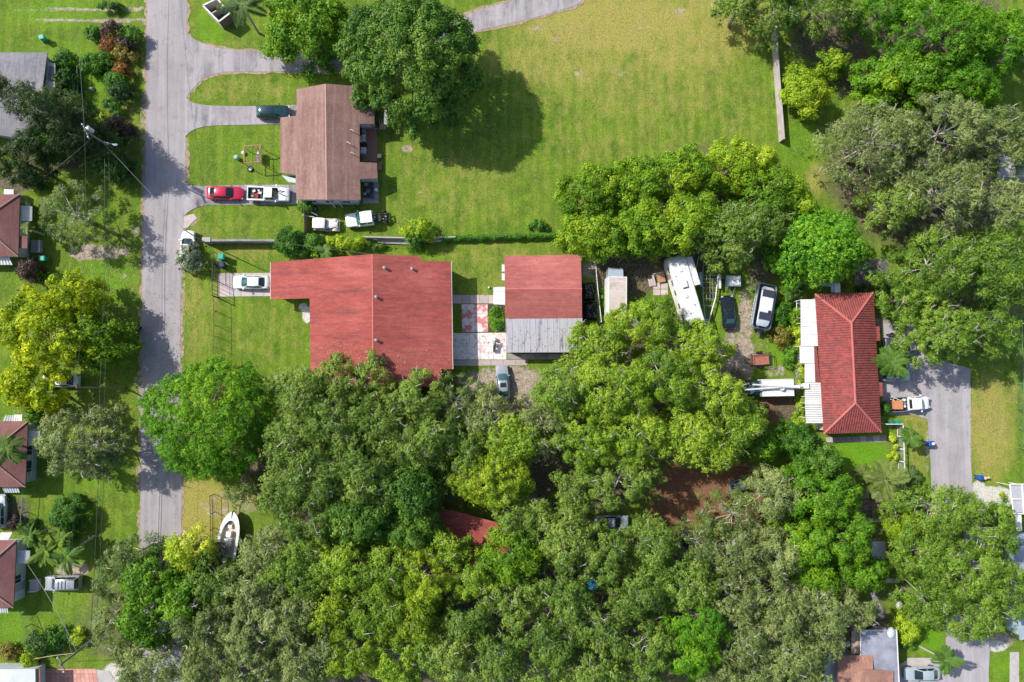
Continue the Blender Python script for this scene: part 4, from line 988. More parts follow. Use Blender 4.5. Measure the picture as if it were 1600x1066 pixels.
for s in (-1, 1):
    pts = []
    for i in range(9):
        t = i / 8; x = 1.75 - t * 1.3; pts.append([(x, s * (.45), .4 + .38 * math.sin(math.pi * min(1, t * 1.1))), (x, s * .85, .36 + .38 * math.sin(math.pi * min(1, t * 1.1))), (x, s * .87, .3 + .3 * math.sin(math.pi * min(1, t * 1.1))), (x, s * .45, .3)])
    MB().loft(pts).build('front_wing', FP, VR, smooth=True)
    MB().box((-.3, s * .78, .36), (1.5, .22, .05)).build('running_board', FP, VR)
    pts = []
    for i in range(9):
        t = i / 8; x = -.95 - t * .95; pts.append([(x, s * .6, .4 + .4 * math.sin(math.pi * t)), (x, s * .86, .36 + .38 * math.sin(math.pi * t)), (x, s * .86, .3), (x, s * .6, .3)])
    MB().loft(pts).build('rear_wing', FP, VR, smooth=True)
    MB().dome((1.5, s * .38, .78), .13, .13, .12, 10, 3, True).build('headlight', CHROME, VR, smooth=True)
    for x in (-1.42, 1.2): wheel(VR, x, s * .74, .33, .16)
    glass(VR, 'side_window', [(-1.5, s * .71, 1.05), (-.2, s * .69, 1.05), (-.3, s * .60, 1.4), (-1.45, s * .62, 1.4)], GLASS, 2, 0, .02, .05)
MB().box((1.66, 0, .42), (.1, 1.5, .1)).build('bumper', CHROME, VR)
# white cut down pickup with missing bed, engine parts behind
P = W(575, 341, .9); CT = empty('cut_down_truck', (P.x, P.y, .02), R_(188), 'white cab truck on the grass with its bed removed and black running gear showing', 'truck')
st = [(.33,.98,1.08),(.36,1,1.08),(.72,1,1.06),(.78,1,1.06),(.9,.98,1.0),(.97,.93,.92),(1,.84,.75)]
Lc = 6.1
def CX(t): return (t - .5) * Lc
body_loft(Lc, 1.95, [(a * .62 + .38, b, c_) for a, b, c_ in [(0,.98,1.08),(.05,1,1.08),(.55,1,1.06),(.62,1,1.06),(.85,.98,1.0),(.95,.93,.92),(1,.84,.75)]]).build('body', PW, CT, smooth=True)
x0, x1, x2 = CX(.39), CX(.66), CX(.75)
MB().loft([[(x, w_, z - .05), (x, w_ * .85, z), (x, -w_ * .85, z), (x, -w_, z - .05)] for x, z, w_ in ((x0 + .05, 1.76, .78), (x0 + .8, 1.8, .8), (x1, 1.74, .76))], False, False).build('roof', PW, CT, smooth=True)
MB().loft([[(x0, .86, 1.03), (x0 + .06, .76, 1.73), (x0 + .06, -.76, 1.73), (x0, -.86, 1.03)], [(x2 - .1, .84, 1.03), (x1, .73, 1.7), (x1, -.73, 1.7), (x2 - .1, -.84, 1.03)]], True, True).build('cabin', PW, CT)
glass(CT, 'windshield', [(x2, -.8, 1.08), (x2, .8, 1.08), (x1, .74, 1.72), (x1, -.74, 1.72)], GLASSB, 6, .07, .02, .02)
glass(CT, 'rear_window', [(x0 - .01, -.7, 1.12), (x0 - .01, .7, 1.12), (x0 + .04, .66, 1.66), (x0 + .04, -.66, 1.66)], GLASS, 2, 0, .02, .05)
for s in (-1, 1):
    for a, b in ((x0 + .12, x0 + .75), (x0 + .85, x1 + .2)):
        glass(CT, 'side_window', [(a, s * .86, 1.12), (b, s * .86, 1.12), (b - .1, s * .77, 1.66), (a + .04, s * .77, 1.66)], GLASS, 2, 0, .02, .05)
    wheel(CT, CX(.86), s * .85, .38, .26); wheel(CT, CX(.14), s * .72, .38, .24)
    MB().box((CX(.19), s * .42, .6), (2.2, .1, .14)).build('frame_rail', BLACK, CT)
    MB().box((CX(.985), s * .68, .84), (.18, .3, .18)).build('headlight', LAMPW, CT)
    MB().box((x2 - .3, s * 1.02, 1.2), (.14, .2, .2)).build('mirror', PW, CT)
for t in (.02, .12, .22, .32): MB().box((CX(t), 0, .6), (.12, .8, .1)).build('cross_member', BLACK, CT)
MB().tube((CX(.14), -.7, .42), (CX(.14), .7, .42), .09, .09, 8).build('rear_axle', BLACK, CT)
MB().box((CX(.27), .1, .78), (.8, .6, .35)).build('fuel_tank', BLACK, CT)
rg = random.Random(3)
for i in range(12):
    o = MB()
    x, y = CX(rg.uniform(.03, .34)), rg.uniform(-.5, .5); s = rg.uniform(.12, .32)
    if i % 2: o.tube((x, y, .7), (x + s, y + rg.uniform(-.2, .2), .75), .06, .06, 7)
    else: o.box((x, y, .74), (s, s * .8, .2), rz=rg.uniform(0, 3))
    o.build('engine_part', rg.choice([CHROME, ALU, BLACK, WHITEW]), CT)

# box truck --------------------------------------------------------------------
P = W(957, 458, 0); BT = empty('box_truck', (P.x, P.y, .02), R_(89), 'white box truck with a leaf stained cargo roof between the black tarps and the oak', 'truck')
BR = stained('box_roof_stain', (.50, .43, .39), (.30, .24, .20), .5, .65, .5, (.12,.10,.09), .58)
MB().box((-.85, 0, 1.95), (5.3, 2.5, 2.7)).build('cargo_box', WHITE, BT)
MB().box((-.85, 0, 3.315), (5.05, 2.25, .03)).build('cargo_roof', BR, BT)
for s in (-1, 1): MB().box((-.85, s * 1.19, 3.33), (5.3, .12, .06)).build('roof_rail', WHITE, BT)
MB().loft([[(x, w_, .6), (x, w_, z - .3), (x, w_ * .9, z), (x, -w_ * .9, z), (x, -w_, z - .3), (x, -w_, .6)] for x, w_, z in ((1.85,1.05,2.3),(2.0,1.08,2.4),(2.9,1.05,2.38),(3.2,1.0,2.1),(3.35,.98,1.5),(3.45,.96,.9))]).build('cab', PSB, BT, smooth=True)
glass(BT, 'windshield', [(3.38, -.9, 1.45), (3.38, .9, 1.45), (3.1, .86, 2.2), (3.1, -.86, 2.2)], GLASSB, 4, .05, .03, .02)
for s in (-1, 1):
    glass(BT, 'side_window', [(2.2, s * 1.07, 1.5), (3.1, s * 1.03, 1.5), (2.95, s * .98, 2.1), (2.2, s * 1.0, 2.1)], GLASS, 2, 0, .03, .05)
    wheel(BT, 2.6, s * .95, .42, .28); wheel(BT, -2.0, s * .95, .42, .28)
    MB().box((3.3, s * 1.2, 1.7), (.1, .24, .4)).build('mirror', BLACK, BT)
    MB().box((3.45, s * .75, .85), (.1, .3, .2)).build('headlight', LAMPW, BT)
for x in (-3.45,): MB().box((x - .04, 0, 1.9), (.05, 2.2, 2.4)).build('roller_door', ALU, BT)
for i in range(4): MB().box((-2.9 + i * 1.35, 0, 3.335), (.04, 2.24, .012)).build('roof_seam', WHITEW, BT)

# motorhome -----------------------------------------------------------------------
P = W(1067, 456, 1.5); RV = empty('motorhome', (P.x, P.y, .02), math.atan2(-(W(1080,500,1.5).y - W(1053,410,1.5).y), -(W(1080,500,1.5).x - W(1053,410,1.5).x)), 'long white motorhome trailer with slide-out, parked at an angle under the oak edge', 'motorhome')
secs = []
for x, w_, z in ((-4.9,1.2,2.9),(-4.8,1.28,3.05),(4.1,1.28,3.1),(4.6,1.15,3.0),(4.95,.95,2.6),(5.05,.85,1.5)):
    secs.append([(x, w_, .5), (x, w_, z - .12), (x, w_ * .9, z), (x, -w_ * .9, z), (x, -w_, z - .12), (x, -w_, .5)])
MB().loft(secs).build('body', WHITE, RV, smooth=True)
MB().box((2.3, -1.72, 1.9), (3.9, .85, 1.9)).build('slide_out', WHITE, RV)
MB().box((2.3, -1.72, 2.87), (4.0, .95, .04)).build('slide_roof', WHITEW, RV)
for x, y, a, b in ((2.9,.0,.5,.5),(-.8,.3,.4,.4)): MB().box((x, y, 3.14), (a, b, .1)).build('roof_hatch', WHITEW, RV)
ac = MB().box((.9, .1, 3.22), (.95, .72, .3)).build('roof_air_conditioner', WHITE, RV); MB().box((.38, .1, 3.2), (.04, .6, .2)).build('grille', BLACK, ac)
MB().tube((1.6, 1.32, 2.8), (-3.0, 1.32, 2.8), .09, .09, 8).build('awning_roll', WHITEW, RV)
for x in (3.3, 1.5, 0.1, -1.8, -3.4): MB().box((x, 1.285, 2.1), (.75, .03, .55)).build('window', WINGL, RV)
MB().box((2.5, 1.29, 1.4), (.7, .04, 1.8)).build('door', ALU, RV)
for x, y in ((3.6,.6),(2.2,.9),(-2.2,-.5),(-3.2,.4)): MB().tube((x, y, 3.05), (x, y, 3.2), .06, .06, 8).build('roof_vent', BLACK, RV)
for s in (-1, 1):
    for x in (-.9, -1.7): wheel(RV, x, s * 1.1, .38, .24)
MB().box((4.3, .72, 3.04), (.22, .18, .02)).build('marker_light', BLACK, RV)
MB().tube((-4.95, -.9, 2.2), (-4.95, .9, 2.2), .03, .03, 6).build('ladder_rail', CHROME, RV)
# deck and steps by its door
P = W(1029, 438, 0); DK = empty('wooden_deck', (P.x, P.y, 0), R_(12), 'little wooden deck with steps at the motorhome door', 'deck')
for i in range(8): MB().box((.1 + i * .14 - .3, .25, .42), (.12, 1.3, .04)).build('deck_board', WOODR, DK)
MB().box((.2, .95, .6), (1.9, .06, .05)).build('handrail', WHITEW, DK)
for k in range(3): MB().box((-.75 - k * .3, .1, .32 - k * .11), (.3, 1.5, .05)).build('step', CONCP, DK)
MB().box((-1.25, .75, .22), (.5, .45, .44)).build('crate', BLACK, DK)
PD = empty('concrete_pad', W(1034, 452, 0), 0, 'pinkish concrete pad beside the motorhome steps', 'pad')
for i in range(2):
    for j in range(2):
        p = W(1026 + i * 12, 447 + j * 10, 0); MB().box((p.x, p.y, .03), (1.0, .84, .06)).build('slab', CONCP, PD, world=True)

# empty boat trailer ------------------------------------------------------------------
P = W(1108, 460, 0); TR = empty('boat_trailer', (P.x, P.y, 0), 0, 'empty tall boat trailer of pale metal tubes right of the motorhome', 'trailer')
z = .75
L1 = [W(1100,404,z), W(1097.5,436,z), W(1099,468,z), W(1102.5,507,z)]; L2 = [W(1122,430,z), W(1120.5,446,z), W(1118,466,z), W(1106,508,z)]
MB().path(L1, .08, 6).build('side_rail', PIPE, TR, world=True); MB().path(L2, .085, 6).build('side_rail', WHITEW, TR, world=True)
MB().path([W(1088,418,1.6), W(1092,400,1.6)], .05, 6).build('guide_post', WHITEW, TR, world=True)
for k, yy in enumerate((430.5, 436, 441.5, 450, 458, 467, 478)):
    xa = np.interp(yy, [404, 436, 468, 507], [1100, 1097.5, 1099, 1102.5]); xb = np.interp(yy, [430, 446, 466, 508], [1122, 1120.5, 1118, 1106])
    MB().tube(W(xa, yy, z - .05), W(xb, yy, z - .05), .055, .055, 6).build('cross_member', PIPE, TR, world=True)
for x in (1104, 1109.5, 1114):
    MB().tube(W(x, 425, z + .1), W(x, 470, z + .1), .05, .05, 6).build('bunk', DARKWOOD, TR, world=True)
for q in ((1094.5, 436), (1124.5, 440)):
    p = W(*q, .8); MB().box((p.x, p.y, .85), (.34, 2.0, .06)).build('fender', WHITEW if q[0] > 1100 else ALU, TR, world=True)
    for dy in (-.5, .45): MB().tube((p.x - .12, p.y + dy, .38), (p.x + .12, p.y + dy, .38), .38, .38, 14).build('wheel', RUBBER, TR, world=True)
p = W(1104, 505, .7); MB().box((p.x, p.y, .8), (.7, .12, .1)).box((p.x, p.y + .5, .8), (.6, .1, .1)).tube((p.x, p.y, .1), (p.x, p.y, 1.1), .06, .06, 6).build('winch_stand', PIPE, TR, world=True)
MB().tube((p.x, p.y - .1, .7), (p.x, p.y - .8, .5), .06, .06, 6).build('tongue', PIPE, TR, world=True)

# small utility trailer
P = W(1144, 441, .6); UT = empty('small_trailer', (P.x, P.y, 0), R_(-90), 'small silver box trailer with a v-shaped tongue, in front of the black coupe', 'trailer')
MB().box((-.1, 0, .85), (1.5, 2.05, .5)).build('box', ALU, UT)
MB().box((-.1, .1, 1.12), (1.25, 1.5, .04)).build('lid', WHITEW, UT)
for s in (-1, 1):
    MB().tube((.65, s * .5, .5), (1.9, 0, .45), .04, .04, 6).build('tongue_bar', PIPE, UT); wheel(UT, -.2, s * 1.12, .3, .18)
    MB().box((-.1, s * 1.02, 1.12), (1.5, .06, .08)).build('rail', CHROME, UT)
MB().box((1.95, 0, .45), (.2, .12, .12)).build('coupler', BLACK, UT)

# pontoon boat ----------------------------------------------------------------------------
pa, pb = W(1198,445,1.2), W(1186,515,1.2); d = pb - pa
P = (pa + pb) / 2; PBt = empty('pontoon_boat', (P.x, P.y, 0), math.atan2(d.y, d.x), 'silver pontoon boat with two dark panels on its trailer, east of the black coupe', 'boat')
def rrect(L, Wd, r, n=6):
    out = []
    for sx, sy, a0 in ((1, 1, 0), (-1, 1, 90), (-1, -1, 180), (1, -1, 270)):
        for i in range(n + 1):
            a = R_(a0 + 90 * i / n); out.append((sx * (L / 2 - r) + r * math.cos(a), sy * (Wd / 2 - r) + r * math.sin(a)))
    return out
HULL = mat('pontoon_silver', (.50, .55, .60), .25, .12, 2, .6)
for s in (-1, 1):
    MB().tube((-3.2, s * .95, .85), (2.6, s * .95, .85), .32, .32, 12).tube((2.6, s * .95, .85), (3.4, s * .95, 1.0), .32, .05, 12).build('float', HULL, PBt, smooth=True)
MB().prism(rrect(6.3, 2.6, .45), 1.18, 1.25).build('deck', mat('deck_dark', (.06,.09,.1), .6), PBt)
rail = rrect(6.3, 2.55, .45, 8); rail.append(rail[0])
fen = MB()
for i in range(len(rail) - 1):
    a, b = rail[i], rail[i + 1]; fen.add([(a[0], a[1], 1.25), (b[0], b[1], 1.25), (b[0], b[1], 1.85), (a[0], a[1], 1.85)], [(0, 1, 2, 3)])
fen.build('fence_panel', HULL, PBt)
MB().path([(x, y, 1.9) for x, y in rail], .05, 6).build('top_rail', CHROME, PBt, smooth=True)
MB().path([(x * 1.02, y * 1.1 , 1.3) for x, y in rail], .04, 6).build('bumper_rail', ALU, PBt, smooth=True)
BIM = mat('bimini_silver', (.60, .64, .67), .35, .12, 2, .3)
secs = []
for x, w_, z in ((-2.75,.7,1.92),(-2.5,.92,2.15),(-1.8,1.0,2.4),(0,1.0,2.48),(1.8,1.0,2.42),(2.5,.92,2.15),(2.8,.7,1.95)):
    secs.append([(x, w_ - .05, z - .25), (x, w_ * .85, z), (x, w_ * .3, z + .06), (x, -w_ * .3, z + .06), (x, -w_ * .85, z), (x, -w_ + .05, z - .25)])
MB().loft(secs).build('cover', BIM, PBt, smooth=True)
MB().box((-.1, .0, 2.53), (2.0, 1.45, .05)).build('canopy_top', WHITE, PBt)
NAVY = mat('panel_navy', (.035, .04, .06), .4, .2, 3)
MB().box((-1.75, 0, 2.5), (1.0, 1.75, .06)).build('dark_panel', NAVY, PBt); MB().box((1.45, 0, 2.5), (1.0, 1.75, .06)).build('dark_panel', NAVY, PBt)
MB().box((.75, .45, 2.2), (.35, .35, .9)).build('console', BLACK, PBt)
MB().box((3.3, .1, 1.15), (.5, .45, .9)).build('outboard_motor', BLACK, PBt); MB().box((3.75, .1, .9), (.45, .3, .4)).build('jack', CHROME, PBt)
for s in (-1, 1):
    wheel(PBt, -.5, s * 1.0, .3, .2); wheel(PBt, .3, s * 1.0, .3, .2); MB().box((0, s * .6, .5), (5.6, .1, .12)).build('trailer_rail', PIPE, PBt)

# red bed utility trailer
P = W(1187.5, 562, .6); RT_ = empty('utility_trailer', (P.x, P.y, 0), R_(4), 'black frame utility trailer with a rust red floor', 'trailer')
for i in range(8): MB().box((-1.15 + i * .33, 0, .55), (.31, 1.45, .05)).build('floor_board', mat('rust_board', (.34,.13,.09), .85, .25, 2), RT_)
for s in (-1, 1):
    for zz in (.6, .95, 1.2): MB().tube((-1.4, s * .85, zz), (1.4, s * .85, zz), .035, .035, 5).build('side_bar', BLACK, RT_)
    for x in (-1.4, -.7, 0, .7, 1.4): MB().tube((x, s * .85, .5), (x, s * .85, 1.2), .03, .03, 5).build('upright', BLACK, RT_)
    MB().box((0, s * 1.02, .72), (.95, .26, .05)).build('fender', BLACK, RT_); wheel(RT_, 0, s * 1.02, .3, .2)
for x in (-1.4, 1.4):
    for zz in (.6, .95, 1.2): MB().tube((x, -.85, zz), (x, .85, zz), .035, .035, 5).build('end_bar', BLACK, RT_)
for s in (-1, 1): MB().tube((-1.4, s * .6, .5), (-2.2, 0, .5), .04, .04, 5).build('tongue_bar', BLACK, RT_)

# bucket truck with white boom
P = W(1204, 606, 1.5); BK = empty('bucket_truck', (P.x, P.y, 0), R_(181), 'white utility truck with two long white boom arms lying along it', 'truck')
MB().box((-.65, 0, 1.5), (4.4, 2.35, 2.0)).build('service_box', WHITE, BK)
for y in (-1.12, 1.12): MB().box((-.65, y, 2.53), (4.4, .08, .06)).build('roof_lip', WHITEW, BK)
MB().loft([[(x, w_, .6), (x, w_, z - .2), (x, w_ * .85, z), (x, -w_ * .85, z), (x, -w_, z - .2), (x, -w_, .6)] for x, w_, z in ((1.65,1.0,2.0),(2.4,1.0,2.05),(2.8,.98,1.5),(3.4,.92,1.3),(3.6,.85,.9))]).build('cab', paint('paint_blue_black', (.02,.035,.055), .2), BK, smooth=True)
glass(BK, 'windshield', [(2.82, -.85, 1.5), (2.82, .85, 1.5), (2.45, .8, 1.98), (2.45, -.8, 1.98)], GLASSB, 4, .03, .03, .02)
MB().box((1.72, 0, 2.1), (.12, 2.2, .2)).build('headboard', paint('trim_teal', (.12,.22,.24)), BK)
for s in (-1, 1):
    for x in (2.7, -1.6): wheel(BK, x, s * .95, .42, .28)
    MB().box((3.55, s * .6, .9), (.1, .28, .18)).build('headlight', LAMPW, BK)
MB().tube((-1.0, .1, 2.5), (-1.0, .1, 3.0), .35, .3, 12).build('turret', WHITE, BK, smooth=True)
MB().tube((-4.3, -.25, 2.95), (4.3, -.75 + .95, 3.0), .16, .12, 8).build('boom', WHITE, BK, smooth=True)
MB().tube((-3.4, .05, 3.1), (3.2, -.15 - .35, 3.15), .14, .12, 8).build('boom', WHITE, BK, smooth=True)
MB().box((-4.35, -.2, 2.9), (.75, .75, .35)).build('bucket', WHITE, BK)
MB().tube((-1.0, .1, 3.0), (2.2, .1, 2.9), .06, .06, 6).build('hydraulic_ram', CHROME, BK)

# flatbed pickup with orange box
P = W(1422, 631, .9); FB = empty('flatbed_pickup', (P.x, P.y, .02), R_(3), 'white work pickup with an orange brown box and tools on its open flatbed', 'pickup truck')
Lf = 5.9
body_loft(Lf, 1.95, [(a * .55 + .45, b, c_) for a, b, c_ in [(0,.98,1.1),(.05,1,1.1),(.5,1,1.06),(.6,1,1.04),(.85,.95,.95),(.95,.85,.85),(1,.66,.65)]]).build('body', PW, FB, smooth=True)
FX = lambda t: (t - .5) * Lf
MB().loft([[(x, w_, z - .05), (x, w_ * .85, z), (x, -w_ * .85, z), (x, -w_, z - .05)] for x, z, w_ in ((FX(.47), 1.78, .78), (FX(.58), 1.82, .8), (FX(.70), 1.75, .76))], False, False).build('roof', PW, FB, smooth=True)
MB().loft([[(FX(.46), .86, 1.03), (FX(.47), .76, 1.75), (FX(.47), -.76, 1.75), (FX(.46), -.86, 1.03)], [(FX(.77), .82, 1.03), (FX(.70), .73, 1.7), (FX(.70), -.73, 1.7), (FX(.77), -.82, 1.03)]], True, True).build('cabin', PW, FB)
glass(FB, 'windshield', [(FX(.79), -.78, 1.07), (FX(.79), .78, 1.07), (FX(.705), .73, 1.72), (FX(.705), -.73, 1.72)], GLASSB, 6, .09, .02, .02)
glass(FB, 'rear_window', [(FX(.455), -.7, 1.15), (FX(.455), .7, 1.15), (FX(.467), .66, 1.68), (FX(.467), -.66, 1.68)], GLASS, 2, 0, .02, .05)
for s in (-1, 1):
    for a, b in ((.48, .58), (.60, .74)):
        glass(FB, 'side_window', [(FX(a), s * .86, 1.12), (FX(b), s * .86, 1.12), (FX(b) - .15, s * .76, 1.66), (FX(a) + .03, s * .76, 1.66)], GLASS, 2, 0, .02, .05)
    wheel(FB, FX(.16), s * .85, .38, .26); wheel(FB, FX(.85), s * .85, .38, .26)
    MB().box((FX(.21), s * .98, .95), (2.4, .07, .35)).build('bed_side', ALU, FB)
    MB().box((FX(.74), s * 1.1, 1.2), (.14, .24, .2)).build('mirror', PW, FB)
    MB().box((FX(.985), s * .6, .8), (.2, .3, .14)).build('headlight', LAMPW, FB)
MB().box((FX(.21), 0, .8), (2.5, 1.9, .1)).build('bed_floor', BLACK, FB)
MB().box((FX(.02), 0, .9), (.06, 1.9, .3)).build('tailgate', BLACK, FB)
o = single('tool_box', MB().box((0, 0, .35), (1.15, 1.15, .7)).box((0, 0, .73), (1.2, 1.2, .06)), mat('orange_board', (.50, .20, .09), .7, .15, 1.5), 'orange brown square box on the bed of the white work pickup', 'box')
o.location = (P.x + FX(.14), P.y - .15, .86)
for k, (x, y, r, m, lb) in enumerate(((.33,.55,.18,WHITEW,'white bucket behind the cab of the work pickup, northernmost'), (.33,.05,.2,ALU,'silver drum behind the cab of the work pickup, in the middle'), (.33,-.35,.17,mat('tank_white',(.6,.6,.55)),'pale bucket behind the cab of the work pickup, southernmost'))):
    o = single('bucket', MB().tube((0, 0, 0), (0, 0, .38), r, r * 1.1, 12), m, lb, 'bucket', 'buckets on the work pickup'); o.location = (P.x + FX(x), P.y + y, .86)
o = single('ladder', MB().tube((0, 0, .0), (1.5, -.6, .05), .05, .05, 5).tube((.2, .35, .0), (1.6, -.25, .05), .05, .05, 5).tube((.4,-.16,.02),(.6,.2,.03),.03,.03,4).tube((.9,-.36,.04),(1.1,0,.04),.03,.03,4), WHITEW, 'short pale ladder lying over the bed of the work pickup', 'ladder'); o.location = (P.x - 2.3, P.y + .55, 1.2)

# small open boat ---------------------------------------------------------------------------
pa, pb = W(364,801,1.2), W(352,870,1.2); d = pa - pb; P = (pa + pb) / 2
OB = empty('motor_boat', (P.x, P.y, 0), math.atan2(d.y, d.x), 'white open motor boat with pointed bow and dark canopy by the road', 'boat')
BW = mat('gelcoat_white', (.74, .76, .74), .3, .08, 1.5); BI = mat('boat_interior', (.50, .44, .38), .7, .25, 3)
def outl(k, x, mx): return k * (1 - max(0, (x - .2) / .8) ** 2.3) ** .5 if x < 1 else 0
def deckline(xs, wd): return [(-3.0 + 6.0 * t, wd * (1 if t < .4 else max(.02, (1 - ((t - .4) / .6) ** 2.4)) ** .6)) for t in xs]
ts = [0, .1, .25, .4, .5, .6, .7, .8, .88, .94, .98, 1.0]
outer = deckline(ts, 1.34); secs = []
for x, w_ in outer: secs.append([(x, w_, 1.35), (x, w_ * .96, 1.15), (x, w_ * .6, .6), (x, 0, .45), (x, -w_ * .6, .6), (x, -w_ * .96, 1.15), (x, -w_, 1.35)])
MB().loft(secs, False, False).build('hull', BW, OB, smooth=True)
g = MB(); inner = [(x if t < .9 else x - .3, max(0, w_ - .26)) for t, (x, w_) in zip(ts, outer)]
iL = [(-2.9, .98), (-1.5, 1.0), (-.6, 1.0), (0.2, .98), (.9, .84), (1.5, .58), (1.8, .25), (1.85, 0)]
ring_o = [(x, w_) for x, w_ in outer] + [(x, -w_) for x, w_ in reversed(outer)]
# gunwale strip between hull edge and cockpit
n = len(outer); fs = []
io = []
for k, (x, w_) in enumerate(outer):
    xi = min(x, 1.85); wi = np.interp(xi, [p[0] for p in iL], [p[1] for p in iL]); io.append((xi, min(wi, max(w_ - .1, 0))))
for s in (1, -1):
    g.add([(x, s * w_, 1.36) for x, w_ in outer] + [(x, s * w_, 1.40) for x, w_ in io], [(i, i + 1, n + i + 1, n + i) for i in range(n - 1)])
g.build('gunwale', BW, OB)
iw = MB()
for s in (1, -1):
    iw.add([(x, s * w_, 1.40) for x, w_ in io] + [(x, s * w_ * .92, .85) for x, w_ in io], [(i, i + 1, n + i + 1, n + i) for i in range(n - 1)])
iw.add([(x, w_ * .92, .85) for x, w_ in io] + [(x, -w_ * .92, .85) for x, w_ in io], [(i, n + i, n + i + 1, i + 1) for i in range(n - 1)])
iw.build('cockpit', BI, OB)
MB().box((.1, 0, 1.2), (.7, .6, .75)).build('console', BW, OB); MB().box((-1.0, .0, 1.1), (.9, .9, .55)).build('seat', BW, OB)
MB().box((1.0, .1, 1.0), (.45, .5, .3)).build('cooler', WHITEW, OB); MB().box((1.4, -.15, .95), (.3, .3, .2)).build('hatch', WOOD, OB)
MB().prism([(-2.7, -.1), (-.9, -.1), (-.8, .5), (-.9, 1.25), (-2.4, 1.2), (-2.75, .6)], 2.2, 2.27).build('canopy', mat('canopy_dark', (.075,.065,.07), .8, .2, 2), OB)
for x, y in ((-2.5,0),(-1.1,0),(-2.5,1.0),(-1.1,1.0)): MB().tube((x, y, 1.35), (x, y, 2.2), .03, .03, 5).build('canopy_post', CHROME, OB)
MB().box((-3.25, 0, 1.35), (.5, .4, .7)).build('outboard_motor', BW, OB)
for s in (-1, 1): wheel(OB, -.8, s * .95, .3, .2); MB().box((0, s * .45, .42), (5.2, .08, .1)).build('trailer_rail', PIPE, OB)
MB().tube((2.6, 0, .45), (3.9, .1, .45), .05, .05, 6).build('trailer_tongue', PIPE, OB)

# motorcycles ----------------------------------------------------------------------------------
def motorcycle(px, py, ang, label, col):
    P = W(px, py, .5); r = empty('motorcycle', (P.x, P.y, .06), R_(ang), label, 'motorcycle')
    for x in (-.72, .74):
        mb = MB(); n = 14
        secs = [[((.25 + .06 * math.cos(b)) * math.cos(2 * math.pi * i / n), .06 * math.sin(b), (.25 + .06 * math.cos(b)) * math.sin(2 * math.pi * i / n)) for b in [2 * math.pi * j / 6 for j in range(6)]] for i in range(n + 1)]
        o = mb.loft(secs, True, False).build('wheel', RUBBER, r, smooth=True); o.location = (x, 0, .32)
        MB().tube((0, -.05, 0), (0, .05, 0), .22, .22, 12).build('rim', RIMM, o)
    MB().dome((.22, 0, .78), .34, .17, .16, 12, 4, True).build('fuel_tank', col, r, smooth=True)
    MB().loft([[(x, w_, .72), (x, w_ * .7, z), (x, -w_ * .7, z), (x, -w_, .72)] for x, w_, z in ((-.85,.07,.86),(-.5,.15,.82),(-.1,.14,.8),(0,.1,.8))]).build('seat', BLACK, r, smooth=True)
    MB().box((.05, 0, .45), (.5, .32, .36)).build('engine', ALU, r)
    MB().tube((.74, .1, .32), (.5, .1, .95), .03, .03, 6).tube((.74, -.1, .32), (.5, -.1, .95), .03, .03, 6).build('fork', CHROME, r)
    MB().path([(.36, -.42, .98), (.5, -.15, 1.0), (.5, .15, 1.0), (.36, .42, .98)], .025, 6).build('handlebar', BLACK, r)
    MB().dome((.66, 0, .85), .1, .12, .12, 10, 3, True).build('headlight', LAMPW, r, smooth=True)
    MB().tube((.1, -.2, .3), (-.85, -.22, .36), .05, .06, 8).build('exhaust', CHROME, r)
    MB().box((-.3, 0, .6), (.9, .1, .1)).build('frame', BLACK, r)
motorcycle(773, 539, 80, 'black motorcycle standing on the white stained patio by the garage', paint('moto_green', (.05,.09,.08)))
motorcycle(1396, 521, 10, 'motorcycle standing at the head of the side lane above the dark pickup', paint('moto_dark', (.05,.05,.05)))
# ------------------------------------------------------------------ bins and yard things
def bin_(px, py, ang, m, label, s=1.0, group='wheeled bins', open_=False):
    P = W(px, py, .9); r = empty('wheeled_bin', (P.x, P.y, .01), R_(ang), label, 'bin', group)
    secs = [[(sx * w_ / 2, sy * d / 2, z) for sx, sy in ((-1, -1), (1, -1), (1, 1), (-1, 1))] for w_, d, z in ((.5 * s, .42 * s, .05), (.64 * s, .58 * s, 1.0 * s))]
    MB().loft(secs).build('body', m, r)
    l_ = [[(sx * w_ / 2, sy * d / 2, z) for sx, sy in ((-1, -1), (1, -1), (1, 1), (-1, 1))] for w_, d, z in ((.70 * s, .66 * s, 1.0 * s), (.70 * s, .66 * s, 1.04 * s), (.5 * s, .48 * s, 1.09 * s))]
    MB().loft(l_).build('lid', m, r)
    MB().tube((-.36 * s, -.28 * s, .98 * s), (-.36 * s, .28 * s, .98 * s), .025, .025, 6).build('handle', m, r)
    for y in (-.26, .26): MB().tube((-.27 * s, y * s - .03, .12), (-.27 * s, y * s + .03, .12), .12, .12, 10).build('wheel', RUBBER, r)
    return r
GRN = mat('bin_green', (.02, .30, .20), .45, .12, 3); GRND = mat('bin_dark_green', (.01, .16, .08), .45, .12, 3); BLU = mat('bin_blue', (.015, .07, .30), .45, .12, 3); NAV = mat('bin_navy', (.012, .025, .08), .35, .12, 3)
bin_(65.5, 58.5, 20, GRN, 'turquoise green bin alone on the grass in the top left')
bin_(346, 401.5, 0, GRN, 'turquoise green bin inside the gate beside the navy bin', 1.2)
bin_(347, 414, 10, NAV, 'navy blue bin just inside the gate by the slab driveway', 1.1)
bin_(67, 404, 0, GRN, 'turquoise green bin beside the steps of the left edge house', 1.1)
bin_(213, 512, 0, NAV, 'dark blue bin standing alone by the left edge of the road', 1.0)
bin_(1454, 693, 0, BLU, 'bright blue bin on the west edge of the side lane', 1.1)
bin_(1532, 746, 0, BLU, 'bright blue bin on the grass east of the side lane', 1.0)
bin_(1396, 473.5, 0, GRND, 'dark green bin north of the side lane beneath the oak', 1.3)
